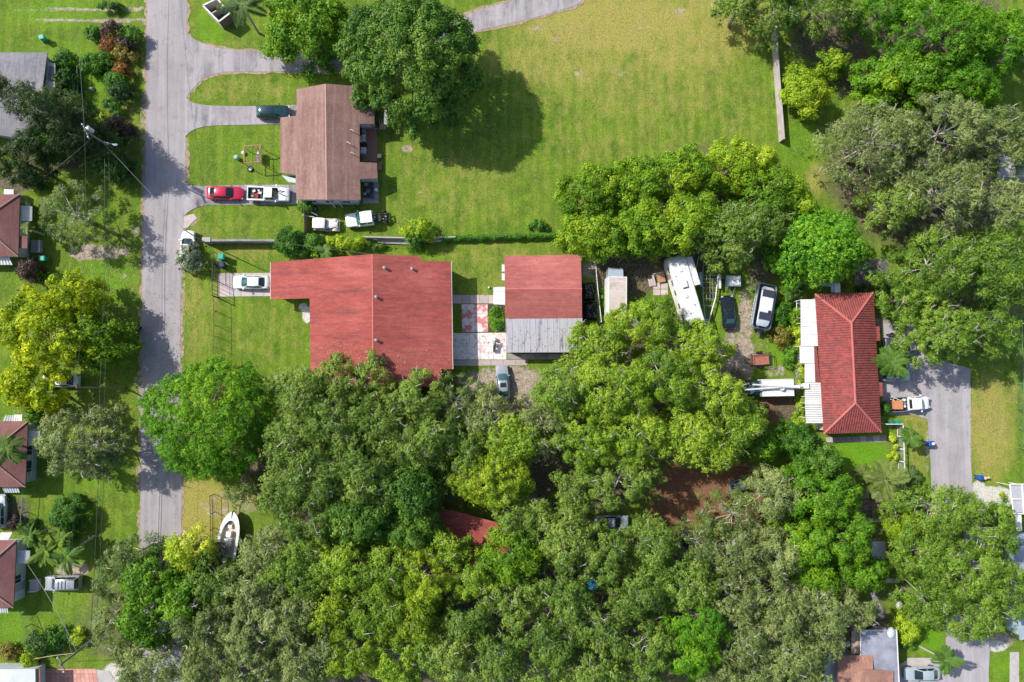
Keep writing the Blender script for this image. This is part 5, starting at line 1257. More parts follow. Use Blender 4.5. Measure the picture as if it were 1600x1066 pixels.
bin_(1394, 661, 0, mat('bin_green_b', (.02,.13,.11), .45), 'open dark green bin beside its twin at the end of the white fence', 1.1)
bin_(1402, 661, 0, mat('bin_green_c', (.01,.20,.14), .45), 'brighter green bin at the corner post of the white fence', 1.1)
P = W(1540, 747.5, .5)
single('garden_bag', MB().dome((P.x, P.y, .35), .32, .26, .35, 10, 4, True).dome((P.x + .3, P.y + .12, .7), .2, .18, .2, 10, 4, True).tube((P.x - .15, P.y - .1, .0), (P.x - .15, P.y - .1, .3), .08, .08, 6), mat('bag_tan', (.52,.40,.30), .8), 'tan lumpy bag leaning on the blue bin east of the side lane', 'bag', smooth=True)
P = W(1457, 693.5, 1.0); single('plastic_bag', MB().dome((P.x, P.y, 1.18), .26, .22, .16, 10, 4), WHITE, 'white plastic bag on top of the blue bin by the side lane', 'bag', smooth=True)

# timber swing set
S = empty('swing_frame', W(394, 243, 0), 0, 'square timber swing frame standing on the front lawn', 'swing set')
cs = [W(382, 229, 2.1), W(407, 227, 2.1), W(407, 253, 2.1), W(382, 255, 2.1)]
for i in range(4):
    a, b = cs[i], cs[(i + 1) % 4]; MB().tube(a, b, .09, .09, 4).build('beam', WOODR, S, world=True)
    MB().tube((a.x, a.y, 0), (a.x, a.y, 2.1), .06, .06, 4).build('post', WOODR, S, world=True)
MB().tube(cs[0].lerp(cs[1], .5), cs[3].lerp(cs[2], .5) + Vector((0, -.9, 0)), .04, .04, 5).build('rope_bar', BLACK, S, world=True)
c = W(402, 243, .9); MB().box((c.x, c.y, .6), (.5, 1.5, .06)).box((c.x + .25, c.y, .85), (.06, 1.5, .5)).build('swing_seat', DARKWOOD, S, world=True)
for dx, dy in ((-.2,.7),(.2,-.7),(-.2,-.7),(.2,.7)): MB().tube((c.x + dx, c.y + dy, .62), (cs[1].x - .4, c.y + dy, 2.1), .02, .02, 4).build('chain', BLACK, S, world=True)
for k in range(3): MB().box((c.x + .1, c.y - .6 + k * .5, .7), (.3, .3, .12)).build('cushion', WHITEW, S, world=True)
def tyre(px, py, label, r=.33, z=0.0, flat=True):
    P = W(px, py, .2); mb = MB(); n = 18
    secs = [[((r - .1 + .1 * math.cos(b)) * math.cos(2 * math.pi * i / n), (r - .1 + .1 * math.cos(b)) * math.sin(2 * math.pi * i / n), .11 + .1 * math.sin(b)) for b in [2 * math.pi * j / 8 for j in range(8)]] for i in range(n + 1)]
    o = mb.loft(secs, True, False).build('old_tyre', RUBBER, None, smooth=True); o.location = (P.x, P.y, z); tag(o, label, 'tyre')
    MB().tube((0, 0, .06), (0, 0, .14), r * .55, r * .55, 12).build('hub', RIMM, o)
tyre(390.5, 264, 'black tyre lying on the front lawn beside the swing frame', .4)
tyre(492, 326.5, 'dark tyre with pale hub beside the south wall of the brown roofed house', .42)
tyre(558, 320, 'dark tyre standing near the south east corner of the brown roofed house', .36)
P = W(369.5, 246.5, .5); single('steel_drum', MB().tube((P.x, P.y, 0), (P.x, P.y, .85), .28, .28, 14).tube((P.x, P.y, .86), (P.x, P.y, .9), .2, .2, 14), mat('drum_teal', (.25,.42,.40), .5), 'small pale teal drum left of the swing frame', 'drum')
P = W(379, 238, .5); single('plastic_stool', MB().dome((P.x, P.y, .3), .22, .3, .15, 8, 3, True), WHITEW, 'small white stool by the swing frame post', 'stool')
# roofless playhouse / open shed at the top
S = empty('open_shed', W(340, 26, 0), 0, 'small roofless pale shed with two dark compartments under the palm at the top', 'shed')
q = [W(317,9,2.0), W(339,-2,2.0), W(359,21,2.0), W(342,34,2.0)]; q2 = q[0].lerp(q[3], .5); q3 = q[1].lerp(q[2], .5)
def pan(a, b, m, nm, h0=0, h1=2.0, th=.1):
    d = (b - a); L = d.length; c = (a + b) / 2
    MB().box((c.x, c.y, (h0 + h1) / 2), (L, th, h1 - h0), rz=math.atan2(d.y, d.x)).build(nm, m, S, world=True)
SHW = mat('shed_pale', (.50, .46, .42), .8, .2, 2)
for i in range(4): pan(q[i], q[(i + 1) % 4], SHW if i != 2 else mat('shed_brown', (.17,.12,.09), .85), 'wall')
pan(q2, q3, SHW, 'divider')
MB().slab([Vector((p.x, p.y, .1)) for p in q], .08).build('floor', BLACK, S, world=True)
for a, b, m in ((.25,.5,mat('red_junk',(.25,.05,.05))),(.7,.5,mat('teal_junk',(.05,.14,.13)))):
    p = q[0].lerp(q[3], a).lerp(q[1].lerp(q[2], a), b); MB().box((p.x, p.y, .5), (.8, .5, .7), rz=.9).build('stored_box', m, S, world=True)
for i in range(4): pan(q[i], q[(i + 1) % 4], WHITEW, 'rim', 2.003, 2.06, .2)

# junk on the back patio of the brown house
def wbox(name, px, py, z0, d, m, label, cat, ang=0, group=None, top=None):
    P = W(px, py, z0 + d[2]); r = empty(name, (P.x, P.y, z0), R_(ang), label, cat, group)
    MB().box((0, 0, d[2] / 2), d).build('body', m, r)
    MB().box((0, 0, d[2] + .015), (d[0] * .82, d[1] * .82, .03)).build('top_panel', top or WHITEW, r)
    return r
wbox('washing_machine', 566, 216, .06, (.75,.75,.95), WHITE, 'white washing machine on the back patio below the dark bowl', 'appliance', 3, None, PSB)
wbox('washing_machine', 567.5, 235, .06, (.75,.9,.95), PSB, 'pale blue dryer at the south end of the back patio', 'appliance', -4, None, WHITE)
wbox('cabinet', 569, 212, .06, (.6,.4,1.0), WOOD, 'brown cabinet at the north end of the back patio', 'cabinet')
P = W(568.5, 205, .8); single('wash_tub', MB().tube((P.x, P.y, .06), (P.x, P.y, .7), .28, .32, 14), mat('tub_grey', (.3,.3,.32)), 'round grey tub at the north end of the back patio', 'tub')
P = W(569, 226, .7); single('wash_basin', MB().tube((P.x, P.y, .06), (P.x, P.y, .6), .35, .38, 14).tube((P.x, P.y, .61), (P.x, P.y, .63), .3, .3, 14), BLACK, 'dark bowl between the two machines on the back patio', 'bowl')
P = W(582, 198, 1.0); o = single('folding_screen', MB().box((P.x, P.y, .9), (.9, .06, 1.6), rz=-.7), PSB, 'pale blue board leaning at the north end of the back patio', 'board')
P = W(587.5, 296, .5); single('white_pot', MB().tube((P.x, P.y, .06), (P.x, P.y, .4), .22, .26, 12).dome((P.x, P.y, .4), .24, .24, .14, 12, 3), WHITE, 'white pot on the dark corner patio', 'pot')
for k, (x, y, s, m, lb) in enumerate(((572,288,.4,mat('junk_tan',(.35,.28,.18)),'tan box on the dark corner patio'),(575,299,.5,mat('junk_grey',(.16,.16,.17)),'large grey box in the middle of the dark corner patio'),(581,306,.45,mat('junk_dark',(.09,.085,.09)),'dark box at the south end of the corner patio'),(570,303,.3,CHROME,'shiny metal lump on the corner patio'))):
    P = W(x, y, .3); o = single('junk_box', MB().box((P.x, P.y, .06 + s * .4), (s * 1.3, s, s * .8), rz=k), m, lb, 'box', 'junk on the corner patio')
P = W(592.5, 243.5, .5); single('small_table', MB().box((P.x, P.y, .45), (.55, .55, .05)).tube((P.x - .2, P.y - .2, 0), (P.x - .2, P.y - .2, .43), .03, .03, 4).tube((P.x + .2, P.y + .2, 0), (P.x + .2, P.y + .2, .43), .03, .03, 4).tube((P.x + .2, P.y - .2, 0), (P.x + .2, P.y - .2, .43), .03, .03, 4).tube((P.x - .2, P.y + .2, 0), (P.x - .2, P.y + .2, .43), .03, .03, 4), mat('table_cream', (.55,.5,.42)), 'small cream table on the grass edge east of the back patio', 'table')
P = W(593.5, 259, .5); single('brown_mat', MB().box((P.x, P.y, .2), (.5, 1.1, .4)), mat('bench_brown', (.2,.1,.08)), 'small brown bench against the east porch wall', 'bench')
# dark trellis cage by the mango
S = empty('dark_cage', W(596,187,0), 0, 'dark metal cage and boards between the east porch and the mango tree', 'cage')
for i in range(6):
    x = 587 + i * 3; MB().tube(W(x, 172 + (i % 2) * 2, 1.9), W(x + 1, 202, 1.9), .05, .05, 4).build('bar', BLACK, S, world=True)
for y in (173, 182, 191, 202): MB().tube(W(587, y, 1.85), W(606, y, 1.85), .05, .05, 4).build('bar', BLACK, S, world=True)
MB().slab([W(601,171,1.95),W(606,171,1.95),W(605,195,1.95),W(600,194,1.95)], .06).build('panel', mat('panel_grey', (.32,.31,.32)), S, world=True)
MB().slab([W(588,192,1.7),W(604,193,1.7),W(603,203,1.7),W(590,203,1.7)], .06).build('tarp', BLACK, S, world=True)
for x, y in ((587,172),(606,172),(604,203),(588,203)):
    p = W(x, y, 1.8); MB().tube((p.x, p.y, 0), (p.x, p.y, 1.85), .05, .05, 5).build('post', BLACK, S, world=True)
# black tarps east of the garage
def tarp(px0, py0, px1, py1, m, label, h=.5, seed=1, amp=.35, name='tarpaulin'):
    a, b = W(px0, py0, h), W(px1, py1, h); n, k = 16, 36; rg = random.Random(seed); vs = []
    from mathutils import noise
    for j in range(k + 1):
        for i in range(n + 1):
            x = a.x + (b.x - a.x) * i / n; y = a.y + (b.y - a.y) * j / k
            e = min(i, n - i, (j) * .6, (k - j) * .6) / 3; e = min(1, e)
            q = Vector((x * .9 + seed * 7, y * .9, seed)); z = h * e + amp * e * (noise.noise(q) + .6 * abs(noise.noise(q * 2.3)) + .35 * noise.noise(q * 5))
            vs.append((x + noise.noise(q * 1.7) * .15, y + noise.noise(q * 1.3 + Vector((5, 0, 0))) * .15, max(.03, z)))
    fs = [(j * (n + 1) + i, j * (n + 1) + i + 1, (j + 1) * (n + 1) + i + 1, (j + 1) * (n + 1) + i) for j in range(k) for i in range(n)]
    return single(name, MB().add(vs, fs), m, label, 'tarp', smooth=False)
TB = mat('tarp_black', (.014, .016, .022), .22, .3, 3, 0, .6)
tarp(910, 441, 932, 470, TB, 'crumpled shiny black tarp east of the garage, northern piece', .8, 1, .55)
tarp(911, 471, 935, 500, TB, 'crumpled shiny black tarp east of the garage, southern piece', .7, 2, .55)
tarp(912, 896, 944, 926, mat('tarp_blue', (.02, .22, .42), .4, .2, 3), 'blue tarp glimpsed through the oaks in the bottom middle', 1.6, 3, .4)
tarp(1250, 1025, 1282, 1060, mat('tarp_navy', (.03, .05, .10), .4), 'dark tarp near the corrugated metal roof at the bottom', .6, 5, .3)
# planks beside the wall
for k, (x0, y0, x1, y1, lb) in enumerate(((583,374,640,376,'long pale board lying just north of the fence gap'),(600,379,640,380.5,'long pale board lying against the fence, lowest of the pile'),(668,373,706,371,'pale board right of the round bush by the fence'),(672,378,700,375,'shorter pale board right of the round bush by the fence'),(590,376.5,636,378,'grey corrugated sheet lying between the pale boards'))):
    a, b = W(x0, y0, .3), W(x1, y1, .3); d = b - a; c = (a + b) / 2
    single('timber_board', MB().box((c.x, c.y, .22 + .02 * k), (d.length, .22 if k != 4 else .5, .06), rz=math.atan2(d.y, d.x)), WHITEW if k != 4 else CONCG, lb, 'board', 'boards stacked by the fence')
# mailboxes
P = W(283, 421, 1.1); M_ = empty('mailbox', (P.x + .1, P.y, 0), 0, 'black mailbox on a post at the road edge below the oleander', 'mailbox')
MB().tube((0, 0, 0), (0, 0, 1.15), .07, .07, 6).build('post', BLACK, M_); MB().box((-.05, 0, 1.3), (.55, .28, .3)).build('box', BLACK, M_)
for px, py, lb in ((212, 200, 'small grey post by the shrub border near the road'), (344, 799, 'black mailbox at the north end of the black fence by the boat')): pass
P = W(141, 138, .4); single('garden_stone', MB().dome((P.x, P.y, 0), .42, .36, .45, 10, 4), mat('stone_grey', (.36,.33,.32), .9, .3, 4, bump=.4), 'round grey boulder on the lawn west of the shrub border', 'stone')
P = W(172, 163.5, .5); single('birdbath', MB().tube((P.x, P.y, 0), (P.x, P.y, .7), .09, .07, 10).tube((P.x, P.y, .7), (P.x, P.y, .78), .08, .2, 14), WHITEW, 'pale birdbath at the south end of the shrub border', 'birdbath')
P = W(644, 197, .3); single('white_barrel', MB().tube((P.x, P.y, 0), (P.x, P.y, .5), .2, .22, 10).dome((P.x, P.y, .5), .2, .2, .1, 10, 3), WHITE, 'small white bucket on the grass under the mango shade', 'bucket')
P = W(764, 449.5, .1); single('garden_ball', MB().dome((P.x, P.y, .15), .15, .15, .15, 10, 4, True), WHITEW, 'small white ball on the grass near the garage', 'ball')
P = W(1404.5, 945, 1.6); sdh = empty('satellite_dish', (P.x, P.y, 0), 0, 'white satellite dish on a short pole between the oaks at the lower right', 'satellite dish')
MB().tube((0, 0, 0), (0, 0, 1.4), .04, .04, 6).build('pole', PIPE, sdh)
dm = MB()
secs = []
for r_, z_ in ((.05, 0), (.25, .04), (.42, .12), (.52, .2)): secs.append([(r_ * math.cos(2 * math.pi * i / 14), r_ * math.sin(2 * math.pi * i / 14), 1.45 + z_) for i in range(14)])
dm.loft(secs, True, False).build('dish', WHITE, sdh, smooth=True); MB().tube((.4, 0, 1.5), (.1, 0, 1.95), .02, .02, 5).build('feed_arm', PIPE, sdh)
P = W(1324, 1007, 1.0); wbox('air_conditioner', 1324, 1007, 0, (.9,.8,.9), mat('ac_blue', (.3,.36,.42)), 'pale blue air conditioner unit west of the flat grey roof', 'air conditioner')
# bench on paver patio
P = W(1386, 808, .5); B_ = empty('garden_bench', (P.x, P.y, .05), 0, 'grey garden bench on the small paver patio', 'bench')
for k in range(4): MB().box((0, -.2 + k * .13, .45), (1.3, .11, .04)).build('seat_slat', CONCG, B_)
for k in range(2): MB().box((0, .3, .6 + k * .15), (1.3, .04, .11)).build('back_slat', CONCG, B_)
for x in (-.58, .58):
    for y in (-.2, .25): MB().box((x, y, .21), (.06, .06, .43)).build('leg', CONCG, B_)
# dish-like blue pots etc
for x, y, lb in ((1366, 441, 'dark box beside the flagstone patio at the hip roofed house'),):
    P = W(x, y, .5); single('storage_box', MB().box((P.x, P.y, .3), (.8, .4, .6)).box((P.x, P.y, .62), (.84, .44, .04)), BLACK, lb, 'box')
P = W(1366, 452, .5); single('timber_post_row', MB().box((P.x, P.y, .35), (.5, 1.6, .7)), WOOD, 'low wooden planter box north of the hip roof corner', 'planter')
# ------------------------------------------------------------------ walls, fences
def wall_thing(name, pts, h, th, m, label, cat, seg=2.0, cap=None, piece='panel'):
    A = [W(x, y, 0) for x, y in pts]; c = A[len(A) // 2]; r = empty(name, (c.x, c.y, 0), 0, label, cat)
    for a, b in zip(A[:-1], A[1:]):
        d = b - a; L = d.length; n = max(1, round(L / seg)); ang = math.atan2(d.y, d.x)
        for i in range(n):
            p = a.lerp(b, (i + .5) / n); MB().box((p.x, p.y, h / 2), (L / n - .015, th, h), rz=ang).build(piece, m, r, world=True)
            if cap: MB().box((p.x, p.y, h + .04), (L / n - .01, th + .08, .075), rz=ang).build('coping', cap, r, world=True)
    return r
WS = stained('wall_stained', (.42, .37, .36), (.28, .22, .22), .45, .65, .5, (.12,.10,.10), .6)
wall_thing('boundary_wall', [(1206,48),(1210,120),(1218,223)], 1.35, .2, WS, 'long pale concrete wall running north-south on the east side of the field', 'wall', 2.4, CONC)
wall_thing('boundary_wall', [(327,379.5),(380,379),(434,379.5)], 1.5, .2, CONCG, 'low grey wall running from near the road to the green shrubs', 'wall', 2.4, CONCG)
P = W(325, 376, 1.0); single('wall_pier', MB().box((P.x, P.y, .8), (.95, .5, 1.6)).box((P.x, P.y, 1.64), (1.05, .6, .08)), CONC, 'pale square pier at the road end of the low grey wall', 'pier')
wall_thing('boundary_wall', [(570,373),(640,374.5),(712,373)], 1.2, .15, CONC, 'pale low wall north of the largest house, behind the yellow shrub', 'wall', 2.4)
F_ = empty('wooden_fence', W(478, 350, 0), 0, 'dark wooden fence at the west end of the yard with the vintage car', 'fence')
for i in range(22):
    y = 322 + i * 2.3; p = W(479.5, y, 0); MB().box((p.x, p.y, .85), (.03, .18, 1.7)).build('slat', WOOD, F_, world=True)
for zz in (.4, 1.3): a, b = W(480, 322, 0), W(480, 372, 0); MB().box((a.x + .04, (a.y + b.y) / 2, zz), (.05, abs(a.y - b.y), .08)).build('rail', WOOD, F_, world=True)
for k, (a, b) in enumerate((((472,336),(491,339.5)), ((484,330.5),(496,336.5)))):
    A, B = W(*a, 1.2), W(*b, 1.0); single('timber_pole', MB().tube(A, B, .06, .06, 6), WHITEW, ('long pale pole resting on the wooden fence above the vintage car', 'shorter pale pole leaning by the tyre north of the vintage car')[k], 'pole')
# chain link fences
FENCEM = mat('fence_wire', (.16, .17, .16), .7, .2, 3)
def chain_fence(name, pts, h, label, m=FENCEM, post=3.0, mesh=.35, rails=(1.0,), wire=.012, pr=.045):
    A = [W(x, y, 0) for x, y in pts]; c = A[len(A) // 2]; r = empty(name, (c.x, c.y, 0), 0, label, 'fence')
    mm = MB()
    for a, b in zip(A[:-1], A[1:]):
        d = b - a; L = d.length; n = max(1, round(L / post)); u = d.normalized()
        for i in range(n + 1):
            p = a.lerp(b, i / n); MB().tube((p.x, p.y, 0), (p.x, p.y, h + .03), pr, pr, 6).build('fence_post', m, r, world=True)
        for k in rails: MB().tube(a + Vector((0, 0, h * k)), b + Vector((0, 0, h * k)), pr * .8, pr * .8, 5).build('rail', m, r, world=True)
        k = int(L / mesh)
        for i in range(k):
            p = a + u * (i * mesh)
            mm.tube(p + Vector((0, 0, .03)), p + u * min(h, L) * .5 + Vector((0, 0, h * .5 + .0)), wire, wire, 3, False)
            mm.tube(p + Vector((0, 0, h)), p + u * min(h, L) * .5 + Vector((0, 0, h * .5)), wire, wire, 3, False)
    mm.build('wire_mesh', m, r, world=True, kind='stuff')
    return r
IRON = mat('iron_black', (.02, .02, .02), .6, .2, 3)
chain_fence('iron_fence', [(340,397),(340.5,415)], 1.7, 'short black fence piece north of the gate by the bins', IRON, 1.6, .25)
chain_fence('iron_fence', [(340.5,466),(341,510),(340,560),(340,600)], 1.7, 'black fence along the front lawn south of the slab driveway', IRON, 1.7, .25, (1.0,), .008, .032)
chain_fence('iron_fence', [(335,772),(336,800),(336,850),(337,880)], 1.7, 'black fence beside the white motor boat', IRON, 1.7, .25, (1.0,.5))
G_ = empty('driveway_gate', W(341, 441, 0), 0, 'tall black double gate open across the slab driveway', 'gate')
for y in (416, 440, 465):
    p = W(340.5, y, 0); MB().tube((p.x, p.y, 0), (p.x, p.y, 2.2), .07, .07, 6).build('gate_post', IRON, G_, world=True)
a, b = W(340.5,416,0), W(340.5,440,0)
for i in range(9):
    p = a.lerp(b, i / 8); MB().tube((p.x, p.y, .1), (p.x, p.y, 2.0), .03, .03, 4).build('gate_bar', IRON, G_, world=True)
for zz in (.2, 1.1, 2.0): MB().tube(a + Vector((0,0,zz)), b + Vector((0,0,zz)), .045, .045, 5).build('gate_rail', IRON, G_, world=True)
a, b = W(340.5,440,0), W(340.5,465,0)
for zz in (.2, 2.1): MB().tube(a + Vector((0,0,zz)), b + Vector((0,0,zz)), .045, .045, 5).build('gate_rail', IRON, G_, world=True)
for i in range(4):
    p = a.lerp(b, i / 4 + .12); MB().tube((p.x, p.y, .1), (p.x, p.y, 2.1), .03, .03, 4).build('gate_bar', IRON, G_, world=True)
GREENW = mat('fence_green', (.12, .22, .18), .6, .2, 2)
chain_fence('chain_link_fence', [(32,274),(90,270),(168,271)], 1.3, 'chain link fence on the lot line between the grey roofed and the first maroon house')
chain_fence('chain_link_fence', [(60,404),(66,440),(34,455)], 1.2, 'short chain link fence below the green bin on the left')
chain_fence('chain_link_fence', [(46,762),(43,800),(40,832)], 1.3, 'chain link fence between the two lower maroon roofed houses', GREENW)
chain_fence('chain_link_fence', [(38,945),(49,975),(57,1006)], 1.3, 'chain link fence slanting away from the lowest maroon roofed house', GREENW)
chain_fence('chain_link_fence', [(45,606),(46,652)], 1.3, 'chain link fence below the big yellow tree')
chain_fence('chain_link_fence', [(128,110),(130,190)], 1.2, 'chain link fence on the lawn east of the grey roofed house')
chain_fence('chain_link_fence', [(1586,490),(1588,560),(1590,640),(1592,700)], 1.2, 'thin green fence at the far right edge of the dry lawn', GREENW)
chain_fence('wire_fence', [(928,414),(931,450),(934,478),(937,504)], 1.3, 'white wire fence between the black tarps and the box truck', WHITE, 1.8, .4, (1.0,), .012, .06)
# white vinyl fence in panels
def vinyl(name, pts, label, h=1.5, m=WHITE):
    A = [W(x, y, 0) for x, y in pts]; c = A[len(A) // 2]; r = empty(name, (c.x, c.y, 0), 0, label, 'fence')
    for a, b in zip(A[:-1], A[1:]):
        d = b - a; L = d.length; n = max(1, round(L / 1.9)); ang = math.atan2(d.y, d.x)
        for i in range(n):
            p = a.lerp(b, (i + .5) / n); pk = MB(); u = d.normalized(); w_ = L / n - .16
            for q in range(int(w_ / .16)):
                s_ = p + u * (-w_ / 2 + .08 + q * .16); pk.tube((s_.x, s_.y, .08), (s_.x, s_.y, h - .06), .018, .018, 4)
            pk.build('picket_panel', WHITEW, r, world=True, kind='stuff'); MB().box((p.x, p.y, .12), (w_, .05, .06), rz=ang).build('bottom_rail', m, r, world=True)
            MB().box((p.x, p.y, h - .02), (L / n - .14, .1, .09), rz=ang).build('top_rail', m, r, world=True)
        for i in range(n + 1):
            p = a.lerp(b, i / n); MB().box((p.x, p.y, h / 2 + .04), (.14, .14, h + .08), rz=ang).build('fence_post', m, r, world=True)
vinyl('white_fence', [(1377,662),(1401,662),(1403,720),(1404,812)], 'white railing fence round the lush lawn, running down beside the side lane')
vinyl('white_fence', [(1346,812),(1375,811),(1404,807)], 'white railing fence closing the south side of the paver patio')
vinyl('white_fence', [(1395,770),(1396,800)], 'short inner white fence beside the paver patio', 1.3)
# pergola along the garden strip west of the hip roofed house
PG = empty('white_trellis', W(1249, 560, 0), 0, 'white rail trellis along the strip west of the long white awning', 'trellis')
for y in (474, 483, 497): MB().tube(W(1244, y, 1.2), W(1252, y, 1.2), .05, .05, 5).build('rail', WHITE, PG, world=True)
MB().tube(W(1244.5,470,1.2), W(1245.5,500,1.2), .05, .05, 5).build('rail', WHITE, PG, world=True)
for y in (605, 620, 637, 652): MB().tube(W(1252, y, 1.2), W(1258, y, 1.2), .05, .05, 5).build('rail', WHITE, PG, world=True)
for y in (470, 500, 604, 652):
    p = W(1245 if y < 520 else 1253, y, 1.2); MB().tube((p.x, p.y, 0), (p.x, p.y, 1.2), .05, .05, 5).build('post', WHITE, PG, world=True)
# ------------------------------------------------------------------ utility poles and wires
def pole(base, top_px, h, label, name='utility_pole', arms=1, r=.15, transformer=False, group='utility poles on the west side'):
    b = W(*base, 0); t = W(*top_px, h); r_ = empty(name, (b.x, b.y, 0), 0, label, 'utility pole', group)
    MB().tube((b.x, b.y, -.1), t, r, r * .7, 10).build('pole_shaft', DARKWOOD, r_, smooth=True, world=True)
    if arms:
        a = b.lerp(t, .97); MB().box((a.x, a.y, a.z), (.12, 2.0, .12), rz=R_(90 if arms == 2 else 25)).build('crossarm', DARKWOOD, r_, world=True)
        for s in (-.85, 0, .85):
            ang = R_(90 if arms == 2 else 25); p = Vector((a.x - math.sin(ang) * s, a.y + math.cos(ang) * s, a.z + .06))
            MB().tube(p, p + Vector((0, 0, .22)), .05, .07, 8).build('insulator', WHITEW, r_, world=True)
        for k in (.5, .58): q = b.lerp(t, k); MB().box((q.x + .1, q.y, q.z), (.3, .16, .3)).build('junction_box', PIPE, r_, world=True)
    if transformer:
        q = b.lerp(t, .86) + Vector((.1, .45, 0)); MB().tube(q, q + Vector((0, 0, .95)), .3, .3, 14).dome(q + Vector((0, 0, .95)), .3, .3, .1, 14, 3).build('transformer', PSB, r_, smooth=True, world=True)
        MB().tube(b.lerp(t, .6), b.lerp(t, .6) + Vector((1.6, -.4, .2)), .04, .04, 6).build('lamp_arm', PIPE, r_, world=True)
        q = b.lerp(t, .6) + Vector((1.7, -.42, .2)); MB().dome(q, .34, .16, .1, 10, 3, True).build('street_lamp_head', WHITEW, r_, smooth=True, world=True)
    return b, t
b1, t1 = pole((197,245), (132,204), 10.2, 'utility pole with a pale blue transformer standing in the dark shrubs by the road', transformer=True)
b2, t2 = pole((196,606.5), (119,605.5), 10.4, 'slim utility pole by the road beside the big yellow tree', arms=0, r=.11)
b3, t3 = pole((181,972), (93,1040), 11.8, 'utility pole with a crossarm leaning over the bottom left driveway', arms=1, r=.17)
b4, t4 = pole((321,380), (287.5,359), 7.6, 'slim dark pole at the road end of the low grey wall', arms=0, r=.09)
WIREM = mat('wire_black', (.03, .03, .03), .5, .1, 2); WIREG = mat('wire_grey', (.16, .16, .16), .5, .1, 2)
def wire(a, b, label, sag=.5, r=.018, m=None):
    a, b = Vector(a), Vector(b); pts = []
    for i in range(17):
        t = i / 16; p = a.lerp(b, t); p.z -= sag * 4 * t * (1 - t); pts.append(p)
    single('overhead_wire', MB().path(pts, r, 5), m or WIREM, label, 'wire', 'overhead wires')
def onp(b, t, k): return b.lerp(t, k)
far_n = W(205, -150, 0); far_s = W(170, 1330, 0)
wire(onp(b1,t1,.55), onp(b2,t2,.55), 'lower overhead cable between the transformer pole and the slim pole', .5, .026)
wire(onp(b2,t2,.55), onp(b3,t3,.50), 'lower overhead cable between the slim pole and the crossarm pole', .5, .034)
wire(onp(b1,t1,.50) + Vector((.25,0,0)), onp(b2,t2,.5) + Vector((.25,0,0)), 'second lower cable just east of the first, upper half of the road', .6, .02)
wire(onp(b2,t2,.5) + Vector((.3,0,0)), onp(b3,t3,.46) + Vector((.3,0,0)), 'second lower cable just east of the first, lower half of the road', .6, .03)
wire(t1, t2, 'top wire from the transformer pole to the slim pole', .9, .014)
wire(t2, onp(b3,t3,.97), 'top wire from the slim pole to the crossarm pole', .9, .014)
wire(t1, far_n + Vector((-4,0,10)), 'top wire leaving the frame north from the transformer pole', .5, .02, WIREG)
wire(onp(b1,t1,.55), far_n + Vector((0,0,5.6)), 'lower cable leaving the frame north from the transformer pole', .5, .02)
wire(onp(b1,t1,.62), t4, 'service wire crossing the road from the transformer pole', .3, .022, WIREG)
wire(t4, W(585,398,4.9), 'thin service wire from the dark pole to the ridge of the largest house', .4, .02, WIREG)
wire(onp(b1,t1,.8), W(30,305,3.0), 'service wire down to the upper maroon roofed house', .4, .022, WIREG)
wire(onp(b3,t3,.72), W(43,882,2.9), 'service wire down to the lower maroon roofed house', .4, .025, WIREG)
wire(onp(b3,t3,.80), W(92,925,5.5) + Vector((0,3,2)), 'second dashed service wire rising north from the crossarm pole', .1, .02, WIREG)
wire(onp(b3,t3,.75), W(53,1030,3.2), 'service wire to the white flat roofed building', .3, .03, mat('wire_tan', (.4,.35,.25)))
wire(b3 + Vector((.3,1.0,0)), onp(b3,t3,.85), 'guy wire beside the crossarm pole', .0, .02, WIREG)
# ------------------------------------------------------------------ trees and plants
def leaf_mat(name, c0, c1, c2=None, trans=.35, rough=.55, spec=.35):
    """leaf hue runs with the tint attribute of each leaf"""
    t = NT(name); a = t.attr('tint')
    stops = [(.0, c0), (.6, c1)] + ([(1.0, c2)] if c2 else [])
    col = t.ramp(a, stops)
    b = t.n('ShaderNodeBsdfPrincipled'); t.l(col, b.inputs['Base Color']); b.inputs['Roughness'].default_value = rough; b.inputs['Specular IOR Level'].default_value = spec
    tr = t.n('ShaderNodeBsdfTranslucent'); h = t.mix(.5, col, (.9, .95, .2), 'MULTIPLY'); t.l(col, tr.inputs[0])
    m = t.n('ShaderNodeMixShader'); m.inputs[0].default_value = trans; t.l(b.outputs[0], m.inputs[1]); t.l(tr.outputs[0], m.inputs[2])
    o = t.n('ShaderNodeOutputMaterial'); t.l(m.outputs[0], o.inputs[0]); return t.m
